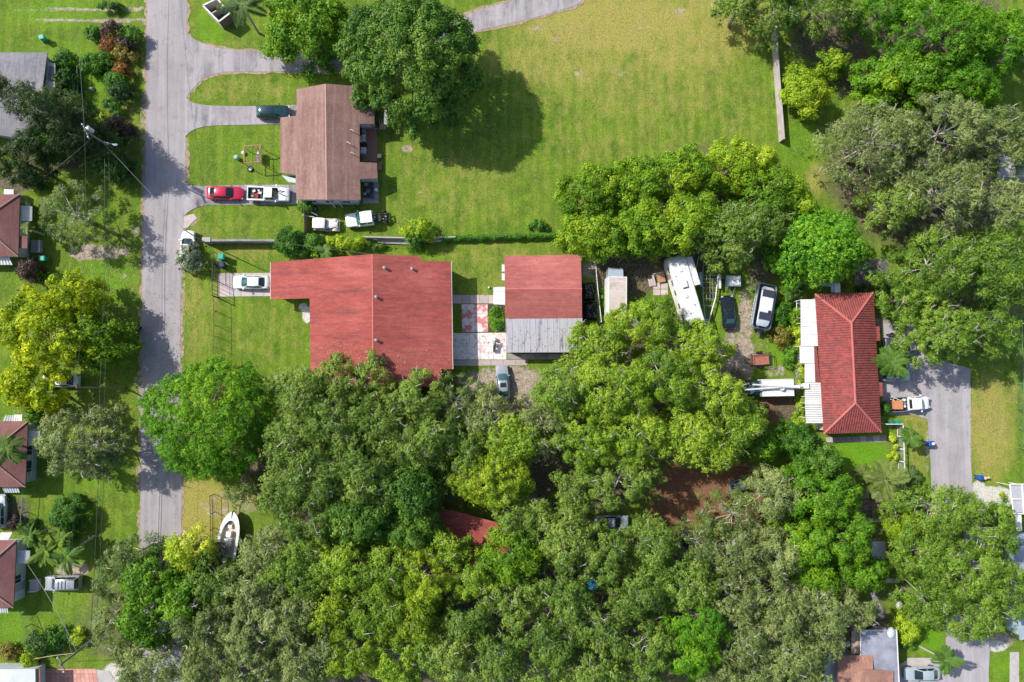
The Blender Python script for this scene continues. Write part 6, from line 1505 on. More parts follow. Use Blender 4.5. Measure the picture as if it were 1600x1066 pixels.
# cr clump radius, cd clumps per m2, den leaves per m2, ln/wd leaf size, fl flatness, tw twigs per m2
def lm(name, c, tr=.35, **k):
    """one leaf hue range: deep, mid and new growth"""
    return leaf_mat(name, c[0], c[1], c[2], tr, **k)
SP = {
 'mango':  dict(rnd=.45, m=lm('leaf_mango', ((0.041, 0.122, 0.009), (0.107, 0.223, 0.016), (0.213, 0.312, 0.038)), .25), cr=.85, cd=.8, den=190, ln=.40, wd=.20, rough=.55, tw=.0, gap=.02, shape=.55),
 'bright': dict(m=lm('leaf_bright', ((0.046, 0.161, 0.005), (0.138, 0.341, 0.008), (0.289, 0.470, 0.016)), .4), cr=.70, cd=1.1, den=210, ln=.28, wd=.15, rough=.4, tw=.0, gap=.02, shape=.6),
 'poin': dict(rnd=.45, m=lm('leaf_poinciana', ((0.053, 0.180, 0.006), (0.158, 0.384, 0.010), (0.378, 0.552, 0.020)), .4), cr=.62, cd=1.3, den=220, ln=.24, wd=.13, rough=.3, tw=.0, gap=.01, shape=.6),
 'broad':  dict(m=lm('leaf_broad', ((0.061, 0.172, 0.005), (0.163, 0.344, 0.009), (0.261, 0.386, 0.015)), .35), cr=.8, cd=.9, den=160, ln=.40, wd=.22, rough=.5, tw=.0, gap=.03, shape=.55),
 'dome':   dict(rnd=.45, m=lm('leaf_dome', ((0.047, 0.181, 0.007), (0.135, 0.363, 0.013), (0.285, 0.492, 0.027)), .35), cr=1.15, cd=.42, den=190, ln=.32, wd=.18, rough=.5, tw=.0, gap=.02, shape=.6),
 'oak':    dict(m=lm('leaf_oak', ((0.065, 0.133, 0.012), (0.174, 0.279, 0.032), (0.288, 0.373, 0.060)), .22), cr=.72, cd=1.0, den=205, ln=.25, wd=.14, rough=.75, tw=.5, gap=.08, shape=.42),
 'greyoak':dict(m=lm('leaf_grey_oak', ((0.085, 0.132, 0.028), (0.212, 0.279, 0.070), (0.339, 0.388, 0.131)), .2), cr=.72, cd=1.0, den=195, ln=.26, wd=.13, rough=.8, tw=.9, gap=.10, shape=.40),
 'yoak':   dict(m=lm('leaf_yellow_oak', ((0.086, 0.179, 0.008), (0.258, 0.407, 0.020), (0.423, 0.526, 0.048)), .3), cr=.72, cd=1.0, den=205, ln=.26, wd=.14, rough=.7, tw=.5, gap=.06, shape=.42),
 'moak':   dict(m=lm('leaf_mid_oak', ((0.060, 0.136, 0.008), (0.168, 0.292, 0.022), (0.278, 0.392, 0.048)), .25), cr=.72, cd=1.0, den=205, ln=.26, wd=.14, rough=.75, tw=.5, gap=.06, shape=.42),
 'golden': dict(m=lm('leaf_golden_oak', ((0.095, 0.183, 0.008), (0.284, 0.415, 0.016), (0.403, 0.488, 0.032)), .38), cr=.72, cd=1.0, den=195, ln=.27, wd=.15, rough=.7, tw=.3, gap=.06, shape=.42),
 'lime':   dict(m=lm('leaf_lime', ((0.073, 0.187, 0.006), (0.219, 0.383, 0.012), (0.414, 0.504, 0.024)), .42), cr=.65, cd=1.1, den=150, ln=.38, wd=.20, rough=.7, tw=.12, gap=.05, shape=.45),
 'yellow': dict(m=lm('leaf_yellow', ((0.179, 0.291, 0.006), (0.515, 0.605, 0.008), (0.829, 0.806, 0.020)), .45), cr=.6, cd=1.0, den=140, ln=.36, wd=.24, rough=.8, tw=.15, gap=.14, shape=.4),
 'sparse': dict(m=lm('leaf_pale', ((0.081, 0.144, 0.025), (0.196, 0.281, 0.060), (0.258, 0.330, 0.088)), .35), cr=.65, cd=.8, den=125, ln=.24, wd=.11, rough=.8, tw=.7, gap=.15, shape=.4),
 'dark':   dict(m=lm('leaf_dark', ((0.014, 0.037, 0.005), (0.032, 0.071, 0.008), (0.082, 0.133, 0.020)), .2), cr=.7, cd=.9, den=180, ln=.36, wd=.11, rough=.8, tw=.0, gap=.06, shape=.5),
 'shrub':  dict(m=lm('leaf_shrub', ((0.030, 0.106, 0.008), (0.090, 0.250, 0.014), (0.204, 0.388, 0.040)), .35), cr=.6, cd=1.8, den=230, ln=.28, wd=.15, rough=.45, tw=.0, gap=.03, shape=.6),
 'dshrub': dict(m=lm('leaf_dark_shrub', ((0.020, 0.061, 0.007), (0.057, 0.142, 0.014), (0.143, 0.243, 0.035)), .25), cr=.6, cd=1.8, den=220, ln=.26, wd=.14, rough=.45, tw=.0, gap=.03, shape=.6),
 'yshrub': dict(m=lm('leaf_lime_shrub', ((0.166, 0.308, 0.008), (0.414, 0.547, 0.020), (0.800, 0.814, 0.120)), .4), cr=.6, cd=1.8, den=220, ln=.30, wd=.16, rough=.45, tw=.0, gap=.03, shape=.6),
 'red':    dict(m=lm('leaf_croton', ((.10,.05,.012), (.30,.11,.02), (.46,.28,.05)), .3), cr=.55, cd=2.0, den=210, ln=.30, wd=.14, rough=.45, tw=.0, gap=.03, shape=.6),
 'purple': dict(m=lm('leaf_purple', ((.03,.022,.018), (.085,.055,.04), (.20,.14,.07)), .25), cr=.55, cd=2.0, den=210, ln=.28, wd=.14, rough=.45, tw=.2, gap=.05, shape=.6),
 'copper': dict(m=lm('leaf_copper', ((.12,.12,.015), (.30,.25,.04), (.45,.36,.09)), .3), cr=.55, cd=2.0, den=210, ln=.28, wd=.14, rough=.45, tw=.0, gap=.03, shape=.6),
 'white':  dict(m=lm('leaf_oleander', ((.07,.12,.05), (.20,.26,.13), (.80,.80,.68)), .3), cr=.5, cd=2.0, den=200, ln=.26, wd=.13, rough=.4, tw=.3, gap=.04, shape=.6),
 'topiary':dict(rnd=.08, m=lm('leaf_topiary', ((0.026, 0.094, 0.008), (0.060, 0.181, 0.012), (0.120, 0.263, 0.020)), .2), cr=.45, cd=3.0, den=800, ln=.18, wd=.11, rough=.08, tw=.0, gap=.0, shape=.62),
}
def nrm(a): return a / np.maximum(np.linalg.norm(a, axis=1, keepdims=True), 1e-9)
def leaves_mesh(name, P, N, ln, wd, tint, m, rg):
    n = len(P); T = nrm(np.cross(N, rg.normal(size=(n, 3)))); B = np.cross(N, T)
    a = (ln * .5 * rg.uniform(.65, 1.3, n))[:, None]; b = (wd * .5 * rg.uniform(.7, 1.25, n))[:, None]
    V = np.empty((n, 3, 3)); V[:, 0] = P - T * a * .8 + B * b; V[:, 1] = P - T * a * .8 - B * b; V[:, 2] = P + T * a * 1.2
    me = bpy.data.meshes.new(name); me.vertices.add(n * 3); me.vertices.foreach_set('co', V.astype(np.float32).ravel())
    me.loops.add(n * 3); me.loops.foreach_set('vertex_index', np.arange(n * 3, dtype=np.int32))
    me.polygons.add(n); me.polygons.foreach_set('loop_start', np.arange(0, n * 3, 3, dtype=np.int32))
    try: me.polygons.foreach_set('loop_total', np.full(n, 3, dtype=np.int32))
    except Exception: pass
    at = me.attributes.new('tint', 'FLOAT', 'FACE'); at.data.foreach_set('value', np.clip(tint, 0, 1).astype(np.float32))
    me.materials.append(m); me.update(calc_edges=True); return me
NLEAF = [0]
def tree(px, py, rx, ry, h, sp, label, name='oak_tree', cat='tree', group=None, rot=0.0, trunk=True, base=None, dens=1.0, seed=None, lean=None):
    seed = seed if seed is not None else int(px * 7 + py * 13); rg = np.random.default_rng(seed)
    S = dict(SP[sp]); vz = rg.uniform(.78, 1.28); S['cr'] *= vz if trunk else 1; S['ln'] *= rg.uniform(.85, 1.2); hue = rg.normal(0, .06)
    hc = h * .72; P = W(px, py, hc); k = (CAMH - hc) / FPX
    RX, RY = rx * k, ry * k; base = base if base is not None else h * (.28 if trunk else .04)
    root = empty(name, (P.x, P.y, 0), 0, label, cat, group)
    area = math.pi * RX * RY; nc = max(7, int(area * S['cd']))
    i = np.arange(nc); r = np.sqrt((i + .5) / nc) * (1 + rg.normal(0, .04, nc)); th = i * 2.39996 + rg.normal(0, .25, nc)
    ph = rg.uniform(0, 6.28, 5); am = np.array([.10, .09, .06, .05, .03]) * S.get('rnd', 1.25 if trunk else .7)
    f = 1 + sum(am[q] * np.cos((q + 2) * th + ph[q]) for q in range(5))
    r = np.clip(r, 0, 1.02); x = r * f * np.cos(th); y = r * f * np.sin(th)
    top = base + (h - base) * (1 - np.clip(r, 0, 1) ** 2.3) ** S['shape']
    bumpf = .5 * np.sin(x * RX * .9 + ph[0]) * np.sin(y * RY * .9 + ph[1]) + rg.normal(0, .55, nc)
    z = top + S['rough'] * bumpf * min(1.3, (h - base) * .2) - S['cr'] * .5
    ks = min(1, min(RX, RY) * .42 / S['cr']); cr = S['cr'] * rg.uniform(.65, 1.45, nc) * ks
    keep = rg.uniform(size=nc) > S['gap']
    # lower flank clumps
    nl = int(nc * .40); th2 = rg.uniform(0, 6.28, nl); r2 = rg.uniform(.72, .97, nl); f2 = 1 + sum(am[q] * np.cos((q + 2) * th2 + ph[q]) for q in range(5))
    z2 = base + (h - base) * rg.uniform(.0, .5, nl)
    x = np.concatenate([x[keep], r2 * f2 * np.cos(th2)]); y = np.concatenate([y[keep], r2 * f2 * np.sin(th2)])
    z = np.concatenate([z[keep], z2]); cr = np.concatenate([cr[keep], S['cr'] * rg.uniform(.7, 1.3, nl) * ks])
    ca, sa = math.cos(rot), math.sin(rot); sx = max(RX - S['cr'] * ks * .35, RX * .6); sy = max(RY - S['cr'] * ks * .35, RY * .6)
    X = x * sx; Y = y * sy; X, Y = X * ca - Y * sa, X * sa + Y * ca
    Cc = np.stack([X, Y, np.maximum(z, .25)], 1); ct = hue + rg.normal(0, .17, len(Cc)) + .15 * np.sin(X * .45 + ph[2]) + .15 * np.cos(Y * .45 + ph[3])
    n = int(area * S['den'] * dens * 1.62); w_ = cr ** 2; nt_ = max(20, n // 9)
    ci = rg.choice(len(Cc), nt_, p=w_ / w_.sum())            # tufts of leaves on each clump
    v = nrm(rg.normal(size=(nt_, 3))); fl = rg.uniform(size=nt_) < .88; v[fl, 2] = np.abs(v[fl, 2])
    rad = cr[ci] * rg.uniform(.25, 1.35, nt_) ** .6
    TC = Cc[ci] + v * rad[:, None] * np.array([1, 1, .75]); tt = rg.normal(0, .13, nt_)
    ti = rg.integers(0, nt_, n); off = rg.normal(0, 1, (n, 3)) * (S['ln'] * .52) * np.array([1, 1, .6])
    L = TC[ti] + off; L[:, 2] = np.maximum(L[:, 2], .06)
    N = nrm(v[ti] * .8 + off / (S['ln'] * 1.2) + rg.normal(0, .35, (n, 3)) + np.array([0, 0, .45]))
    tint = .40 + ct[ci][ti] * .8 + tt[ti] + rg.normal(0, .19, n)
    me = leaves_mesh('crown', L, N, S['ln'] * .84, S['wd'] * 1.0, tint, S['m'], rg); NLEAF[0] += n
    o = bpy.data.objects.new('crown', me); C.objects.link(o); o.parent = root
    ztr = base + (h - base) * .35
    if trunk:
        tr = max(.12, min(.5, RX * .055)); lx, ly = rg.normal(0, .25, 2)
        pts = [Vector((0, 0, -.05)), Vector((lx * .3, ly * .3, ztr * .4)), Vector((lx, ly, ztr))]
        MB().path(pts, tr * 1.25, 8, tr * .7).build('trunk', TRUNKM, root, smooth=True)
        mb = MB(); order = rg.permutation(len(Cc))[:min(len(Cc), 9 + int(area * .10))]
        for q in order:
            e = Vector(Cc[q]); a = pts[2] if rg.uniform() < .6 else pts[1].lerp(pts[2], .6); mid = a.lerp(e, .5) + Vector((0, 0, -.12 * (e - a).length * .5 + .3))
            e = e - Vector((0, 0, S['cr'] * .5)); mb.tube(a, mid, tr * .34, tr * .18, 5, False); mb.tube(mid, e, tr * .18, tr * .05, 5, False)
        ntw = int(area * S['tw'])
        for q in range(ntw):
            c_ = Cc[rg.integers(len(Cc))]; d = Vector(rg.normal(size=3)); d.z = abs(d.z) * .5 + .1; d.normalize()
            rr = S['cr']; a = Vector(c_) + d * rr * .35 + Vector((0, 0, rr * .35)); e = a + d * rg.uniform(.5, 1.2); m_ = a.lerp(e, .5) + Vector(rg.normal(0, .12, 3))
            mb.tube(a, m_, .034, .026, 3, False); mb.tube(m_, e, .026, .014, 3, False)
            for _ in range(2): mb.tube(m_, m_ + (d + Vector(rg.normal(0, .6, 3))).normalized() * rg.uniform(.3, .7), .018, .008, 3, False)
        mb.build('branches', TWIGM if S['tw'] > .2 else TRUNKM, root, kind='stuff')
    else:
        mb = MB()
        for q in range(6):
            e = Vector(Cc[rg.integers(len(Cc))]); mb.tube((0, 0, 0), e, .05, .02, 4, False)
        mb.build('stems', TRUNKM, root, kind='stuff')
    return root
def shrub(px, py, r, h, sp, label, ry=None, rot=0, group=None, name='garden_shrub', dens=1.0):
    return tree(px, py, r, ry or r, h, sp, label, name, 'shrub', group, rot, False, dens=dens)
GW = 'trees of the wooded lot'
FT = [
 # top
 (640,77,117,108,13,'mango','huge dark green mango tree east of the loop driveway casting the big round shadow','mango_tree'),
 (480,32,76,62,9,'broad','mid green tree over the loop driveway west of the mango','broadleaf_tree'),
 (1158,14,44,26,6.5,'oak','small olive tree at the top edge just left of the concrete wall top','oak_tree'),
 (1215,10,44,50,9,'oak','olive oak whose crown hides the north end of the concrete wall','oak_tree'),
 (1285,4,70,44,9,'oak','wide olive oak cut by the top edge, right of the concrete wall','oak_tree'),
 (1385,12,48,40,8.5,'bright','small bright green tree at the top edge beside the dark gap','broadleaf_tree'),
 (1486,50,98,84,11,'bright','large bright green tree at the top right','broadleaf_tree'),
 (1572,70,44,66,10,'bright','bright green tree in the top right corner partly over the pale blue roof','broadleaf_tree'),
 (1430,118,62,50,8.5,'broad','leafy green tree below the large bright one at the top right','broadleaf_tree'),
 (1382,122,44,42,6.5,'broad','papaya like tree with leaf rosettes on the west edge of the top right wood','broadleaf_tree'),
 (1505,132,74,46,9,'bright','bright tree between the top right giant and the grey oaks','broadleaf_tree'),
 (1262,140,36,42,5,'yshrub','yellow green mango sapling standing alone right of the concrete wall','young_mango_tree'),
 (1302,96,27,22,4.5,'lime','feathery green sapling north of the lone yellow green tree','sapling'),
 (1372,222,84,74,11,'greyoak','grey green oak at the west end of the grey oak stand','oak_tree'),
 (1478,205,86,66,12,'greyoak','grey oak in the top middle of the grey stand with pale twigs','oak_tree'),
 (1565,215,50,64,12,'greyoak','grey oak at the right edge north of the weathered roof','oak_tree'),
 (1475,300,86,60,12,'greyoak','large grey oak in the middle of the grey stand above the green oaks','oak_tree'),
 (1572,320,48,44,11,'greyoak','grey oak at the right edge below the weathered roof','oak_tree'),
 (1395,325,44,40,10,'oak','dusky oak between the domed tree and the grey stand','oak_tree'),
 (1470,415,86,62,11,'moak','green oak just below the grey stand with the flagstones to its west','oak_tree'),
 (1560,420,50,76,11,'moak','green oak at the right edge, middle height','oak_tree'),
 (1425,465,44,44,9,'moak','green oak leaning over the head of the side lane','oak_tree'),
 (1480,520,70,52,10,'moak','green oak whose lower edge shades the side lane','oak_tree'),
 (1550,515,48,40,9,'moak','green oak at the right edge above the dry lawn','oak_tree'),
 (1286,384,80,64,9,'dome','bright domed tree with rounded lobes north of the hip roofed house','poinciana_tree'),
 (925,300,58,50,6,'lime','lime green tree at the west end of the long thicket','broadleaf_tree'),
 (935,365,54,42,6,'lime','lime green tree over the end of the low hedge','broadleaf_tree'),
 (1000,285,52,44,7,'lime','lime green tree on the north rim of the thicket','broadleaf_tree'),
 (1012,355,56,50,7.5,'lime','lime green tree in the middle of the thicket above the motorhome','broadleaf_tree'),
 (1068,270,56,46,7.5,'lime','lime tree of the thicket nearest the mown field','broadleaf_tree'),
 (1082,345,56,56,8,'lime','lime green tree directly north of the boat trailer','broadleaf_tree'),
 (1155,255,66,44,6.5,'yshrub','pale yellow green tree at the south end of the concrete wall','broadleaf_tree'),
 (1145,365,62,56,9,'oak','darker olive tree hanging over the small silver trailer','broadleaf_tree'),
 (1205,300,60,50,8,'lime','lime tree between the pale yellow tree and the dome','broadleaf_tree'),
 (1190,350,44,40,8,'oak','dark olive tree left of the domed tree','broadleaf_tree'),
 (1246,325,36,26,7,'lime','small lime tree above the domed tree','broadleaf_tree'),
 # west
 (320,656,99,99,9.5,'poin','large round bright green tree overhanging the road south of the lawn','poinciana_tree'),
 (66,514,74,60,8,'yellow','big yellow leaved tree at the left edge','yellow_tree'),
 (46,606,48,36,7,'yellow','yellow leaved crown above the lower left fence','yellow_tree'),
 (112,462,38,34,7,'yellow','yellow leaved crown, northern lobe by the lawn','yellow_tree'),
 (150,535,46,44,6,'lime','thin green yellow tree between the yellow crown and the road','broadleaf_tree'),
 (112,335,56,48,7,'sparse','sparse pale green tree east of the upper maroon roof','oak_tree'),
 (128,692,66,58,8,'greyoak','dark grey green round tree beside the palm roofed house','oak_tree'),
 (60,165,84,34,12,'dark','tall dark tree leaning over the grey roof','pine_tree'),
 (96,205,60,40,9,'dark','dark tree beside the transformer pole','pine_tree'),
 (30,250,50,34,7,'dark','dark low tree below the grey roof at the left edge','broadleaf_tree'),
 (72,222,44,26,5,'shrub','green understorey tree below the dark leaning tree','broadleaf_tree'),
 (155,235,34,30,5,'dshrub','dark rounded tree at the foot of the transformer pole','broadleaf_tree'),
 (182,262,24,20,4,'dshrub','small dark tree at the north verge near the lot fence','broadleaf_tree'),
 # wooded lot, first rows
 (470,618,50,48,9,'oak','oak at the north west corner of the wood beside the front lawn','oak_tree'),
 (530,595,44,40,8,'oak','oak overlapping the south west part of the largest red roof','oak_tree'),
 (580,590,36,36,8,'oak','oak reaching over the roof ridge of the largest house','oak_tree'),
 (648,625,56,46,9,'oak','grey tinged oak over the south edge of the largest roof','oak_tree'),
 (712,625,46,42,7,'sparse','thin pale oak beside the dirt yard south of the patio','oak_tree'),
 (760,650,46,40,7,'greyoak','thin grey oak on the dirt south of the silver car','oak_tree'),
 (520,660,62,52,10,'oak','oak in the first row behind the corner oak','oak_tree'),
 (590,665,60,50,10,'oak','oak in the first row south of the roof ridge','oak_tree'),
 (455,692,46,54,9,'oak','oak at the west edge of the wood right of the round bright tree','oak_tree'),
 (660,690,56,50,10,'oak','oak in the second row south of the grey tinged one','oak_tree'),
 (720,700,44,44,8.5,'oak','oak between the thin pale oak and the yellow green one','oak_tree'),
 (500,740,62,52,10,'oak','oak in the third row toward the west edge','oak_tree'),
 (575,745,62,54,11,'oak','oak in the very middle of the dark third row','oak_tree'),
 (440,770,38,38,8,'oak','oak at the west edge of the wood above the motor boat','oak_tree'),
 (640,765,50,46,10,'mango','dark green tree left of the bright yellow green crown','broadleaf_tree'),
 (560,812,62,42,9.5,'mango','dark green tree west of the hidden red bungalow','broadleaf_tree'),
 (640,828,52,34,8.5,'mango','dark green tree touching the hidden red bungalow','broadleaf_tree'),
 (480,815,50,42,9,'oak','oak right of the motor boat, second from it','oak_tree'),
 (765,745,66,54,9,'golden','golden green oak directly above the hidden red bungalow','oak_tree'),
 (800,690,50,44,9,'yoak','yellow green oak north of the golden one','oak_tree'),
 (852,665,46,44,8,'greyoak','grey oak over the pink dirt track','oak_tree'),
 # big yellow green mass
 (880,610,46,46,9,'moak','green oak at the garage corner above the dirt track','oak_tree'),
 (935,545,50,48,8.5,'yoak','oak whose crown touches the grey metal garage roof','oak_tree'),
 (1005,505,58,44,9,'yoak','oak between the box truck and the motorhome','oak_tree'),
 (1085,540,60,44,9,'yoak','oak at the front end of the motorhome and boat trailer','oak_tree'),
 (960,610,62,54,11,'yoak','tall oak in the west half of the yellow green mass','oak_tree'),
 (1040,590,62,54,11.5,'yoak','tall oak in the centre of the yellow green mass','oak_tree'),
 (1110,610,56,50,10.5,'yoak','oak left of the utility trailer and boom truck','oak_tree'),
 (1150,660,52,46,9.5,'yoak','oak at the east tip of the yellow green mass','oak_tree'),
 (1080,680,62,46,10,'yoak','oak in the southern half of the yellow green mass by the red soil','oak_tree'),
 (1000,680,60,52,10.5,'yoak','oak in the south centre of the yellow green mass','oak_tree'),
 (920,690,54,52,10,'yoak','oak at the south west of the yellow green mass','oak_tree'),
 (1120,708,44,28,8.5,'yoak','low oak lobe just above the red soil','oak_tree'),
 (965,755,66,44,9,'oak','dull green oak between the yellow green mass and the red soil','oak_tree'),
 (900,770,36,34,7,'oak','oak beside the lower end of the pink dirt track','oak_tree'),
 (1194,698,28,26,6,'broad','small glossy leaved tree east of the yellow green mass','broadleaf_tree'),
 # east cluster
 (1248,690,34,32,7,'shrub','dark leafed shrub tree at the south west corner of the hip roofed house','broadleaf_tree'),
 (1282,722,40,34,7,'mango','mixed green tree beside the lush lawn west end','broadleaf_tree'),
 (1285,780,60,50,10,'broad','bright green tree with its edge over the lush lawn','broadleaf_tree'),
 (1318,840,56,48,10,'broad','bright green tree beside the curved metal shed','broadleaf_tree'),
 (1262,850,46,44,9.5,'broad','bright green tree left of the one by the shed','broadleaf_tree'),
 (1345,895,44,26,8,'broad','bright green tree lobe below the metal shed','broadleaf_tree'),
 (1275,902,36,26,8,'broad','bright green tree lobe at the bottom of the bright cluster','broadleaf_tree'),
 (1205,775,44,42,8.5,'greyoak','grey oak on the west flank of the bright green cluster','oak_tree'),
 (1150,802,52,38,7.5,'sparse','thin grey tree standing in the red soil','oak_tree'),
 # middle low band
 (820,810,44,38,8.5,'oak','oak right of the hidden red bungalow','oak_tree'),
 (880,840,52,44,9.5,'oak','oak left of the pale blue car','oak_tree'),
 (800,870,48,48,9.5,'lime','bright leafed tree at the south east corner of the hidden red bungalow','broadleaf_tree'),
 (945,868,50,44,9,'oak','oak just below the pale blue car','oak_tree'),
 (1020,850,44,44,8.5,'oak','oak left of the dark grey car','oak_tree'),
 (1090,850,42,38,8,'sparse','thin oak over the dark grey car','oak_tree'),
 (1145,862,50,46,9.5,'greyoak','grey oak right of the dark grey car','oak_tree'),
 (1205,865,46,46,9.5,'greyoak','grey oak left of the bright green cluster bottom','oak_tree'),
 (1070,915,54,42,10,'oak','oak directly north of the neon green tree','oak_tree'),
 (1000,925,50,44,10,'oak','oak right of the blue tarp','oak_tree'),
 (1145,935,48,44,10,'greyoak','grey oak right of the neon green tree','oak_tree'),
 (1215,945,54,48,10,'greyoak','grey oak in the lower right wood, upper of its pair','oak_tree'),
 (1290,950,50,44,10,'greyoak','grey oak left of the stepping stone path','oak_tree'),
 (1338,955,34,36,8,'greyoak','thin grey oak beside the stepping stone path','oak_tree'),
 (880,920,50,46,10,'oak','oak left of the blue tarp','oak_tree'),
 (935,975,54,46,10,'oak','oak below the blue tarp, left of the neon green tree','oak_tree'),
 (1092,968,64,52,10.5,'bright','neon bright green tree in the bottom wood, upper part','broadleaf_tree'),
 (1078,1022,48,42,10,'bright','neon bright green tree in the bottom wood, lower lobe','broadleaf_tree'),
 (1160,1000,48,46,10,'greyoak','grey oak right of the lower neon lobe','oak_tree'),
 (1230,1020,54,46,10.5,'greyoak','grey oak left of the corrugated metal roof, upper','oak_tree'),
 (1285,1005,34,32,8,'greyoak','grey oak touching the tan lean-to','oak_tree'),
 (1190,1060,52,34,10,'greyoak','grey oak cut by the bottom edge near the orange patch','oak_tree'),
 (1262,1062,40,28,9,'greyoak','grey oak cut by the bottom edge beside the metal roof','oak_tree'),
 (1125,1062,34,24,9,'greyoak','grey oak cut by the bottom edge below the neon tree','oak_tree'),
 (1010,1010,50,46,10,'oak','oak immediately left of the lower neon lobe','oak_tree'),
 (1000,1062,46,28,10,'oak','oak cut by the bottom edge left of the neon tree','oak_tree'),
 (930,1045,50,40,10,'oak','oak near the bottom edge, second left of the neon tree','oak_tree'),
 (860,1000,54,48,10,'oak','oak in the centre of the bottom wood','oak_tree'),
 (850,1060,46,32,10,'oak','oak cut by the bottom edge below the centre of the wood','oak_tree'),
 # lower left wood
 (470,890,54,48,9.5,'moak','yellow green oak right of the grey ones near the motor boat','oak_tree'),
 (420,862,40,40,8.5,'greyoak','grey oak directly right of the motor boat stern','oak_tree'),
 (540,885,52,46,9.5,'yoak','yellow green oak south of the dark green tree','oak_tree'),
 (605,890,48,44,10,'yoak','yellow green oak in the middle of the golden belt','oak_tree'),
 (660,905,48,46,10,'golden','golden oak in the middle of the golden belt','oak_tree'),
 (702,858,36,34,8,'yoak','yellow green oak covering the west end of the hidden red bungalow','oak_tree'),
 (735,900,44,42,9,'yoak','yellow green oak covering the south side of the hidden red bungalow','oak_tree'),
 (800,930,50,46,9.5,'oak','oak south of the bright leafed tree by the bungalow','oak_tree'),
 (650,965,46,40,10,'golden','golden oak near the bottom of the golden belt, right','oak_tree'),
 (590,955,50,44,10,'yoak','yellow green oak below the golden belt middle','oak_tree'),
 (520,950,44,34,9.5,'golden','golden oak at the west end of the golden belt','oak_tree'),
 (550,1015,50,46,10,'golden','golden oak near the bottom edge','oak_tree'),
 (615,1030,50,44,10,'yoak','yellow green oak near the bottom edge beside the golden one','oak_tree'),
 (690,1020,50,46,10,'oak','oak near the bottom edge right of the yellow green ones','oak_tree'),
 (730,968,46,42,9.5,'oak','oak in the bottom wood right of the golden belt','oak_tree'),
 (770,1030,50,46,10,'oak','oak near the bottom edge left of the wood centre','oak_tree'),
 (455,960,52,48,9.5,'greyoak','grey oak left of the golden belt','oak_tree'),
 (480,1030,50,46,10,'greyoak','grey oak near the bottom edge left of the golden oak','oak_tree'),
 (400,920,50,46,9,'greyoak','grey oak south of the motor boat','oak_tree'),
 (338,915,46,38,8.5,'oak','green oak between the boat and the lime crown','oak_tree'),
 (390,990,52,50,10,'greyoak','grey oak in the lower left wood','oak_tree'),
 (400,1058,52,34,10,'greyoak','grey oak cut by the bottom edge in the lower left wood','oak_tree'),
 (325,975,48,46,9.5,'greyoak','dusky oak with bare twigs right of the bright green crown','oak_tree'),
 (325,1045,50,38,9.5,'greyoak','grey oak cut by the bottom edge, second from the road','oak_tree'),
 (240,905,44,44,8.5,'broad','bright green tree covering the road end, upper','broadleaf_tree'),
 (225,968,42,44,8.5,'broad','bright green tree covering the road end, lower','broadleaf_tree'),
 (285,930,40,44,8.5,'broad','bright green tree right of the road end','broadleaf_tree'),
 (288,862,33,28,7.5,'yshrub','bright yellow lime crown at the south end of the visible road','broadleaf_tree'),
 (212,865,40,32,7,'sparse','thin grey tree over the road end left side','oak_tree'),
 (180,905,32,40,6,'sparse','thin grey tree beside the brick driveway lawn','oak_tree'),
 (178,975,34,44,7,'sparse','thin grey tree between the crossarm pole and the bright green trees','oak_tree'),
 (235,1040,58,40,9,'greyoak','grey oak cut by the bottom edge nearest the brick driveway','oak_tree'),
 (374,772,26,20,4.5,'sparse','thin yellowish tree at the bow of the motor boat','small_tree'),
 (386,893,20,14,5.5,'greyoak','small grey tree over the stern of the motor boat','small_tree'),
 # bottom right
 (1470,800,66,46,9.5,'moak','spreading oak at the south end of the visible side lane','oak_tree'),
 (1545,830,54,46,9.5,'moak','spreading oak below the white screened porch','oak_tree'),
 (1450,870,50,46,10,'moak','spreading oak right of the metal shed','oak_tree'),
 (1520,895,62,52,10.5,'moak','largest spreading oak of the lower right group','oak_tree'),
 (1580,920,34,50,9.5,'moak','spreading oak at the right edge, lower right group','oak_tree'),
 (1455,940,44,42,9,'moak','spreading oak beside the round lime shrub','oak_tree'),
 (1520,965,52,38,9,'moak','spreading oak over the top of the bottom right driveway','oak_tree'),
 (1494,918,42,36,9,'moak','spreading oak between the largest one and the round lime shrub','oak_tree'),
 (1418,820,24,34,5,'yshrub','lime green tree at the corner of the white fence','small_tree'),
]
for a in FT:
    px, py, rx, ry, h, sp, lb, nm = a
    tree(px, py, rx, ry, h, sp, lb, nm, 'tree', GW if (390 < px < 1250 and py > 560) else None, rot=R_(-28) if (px, py) == (60, 165) else 0)
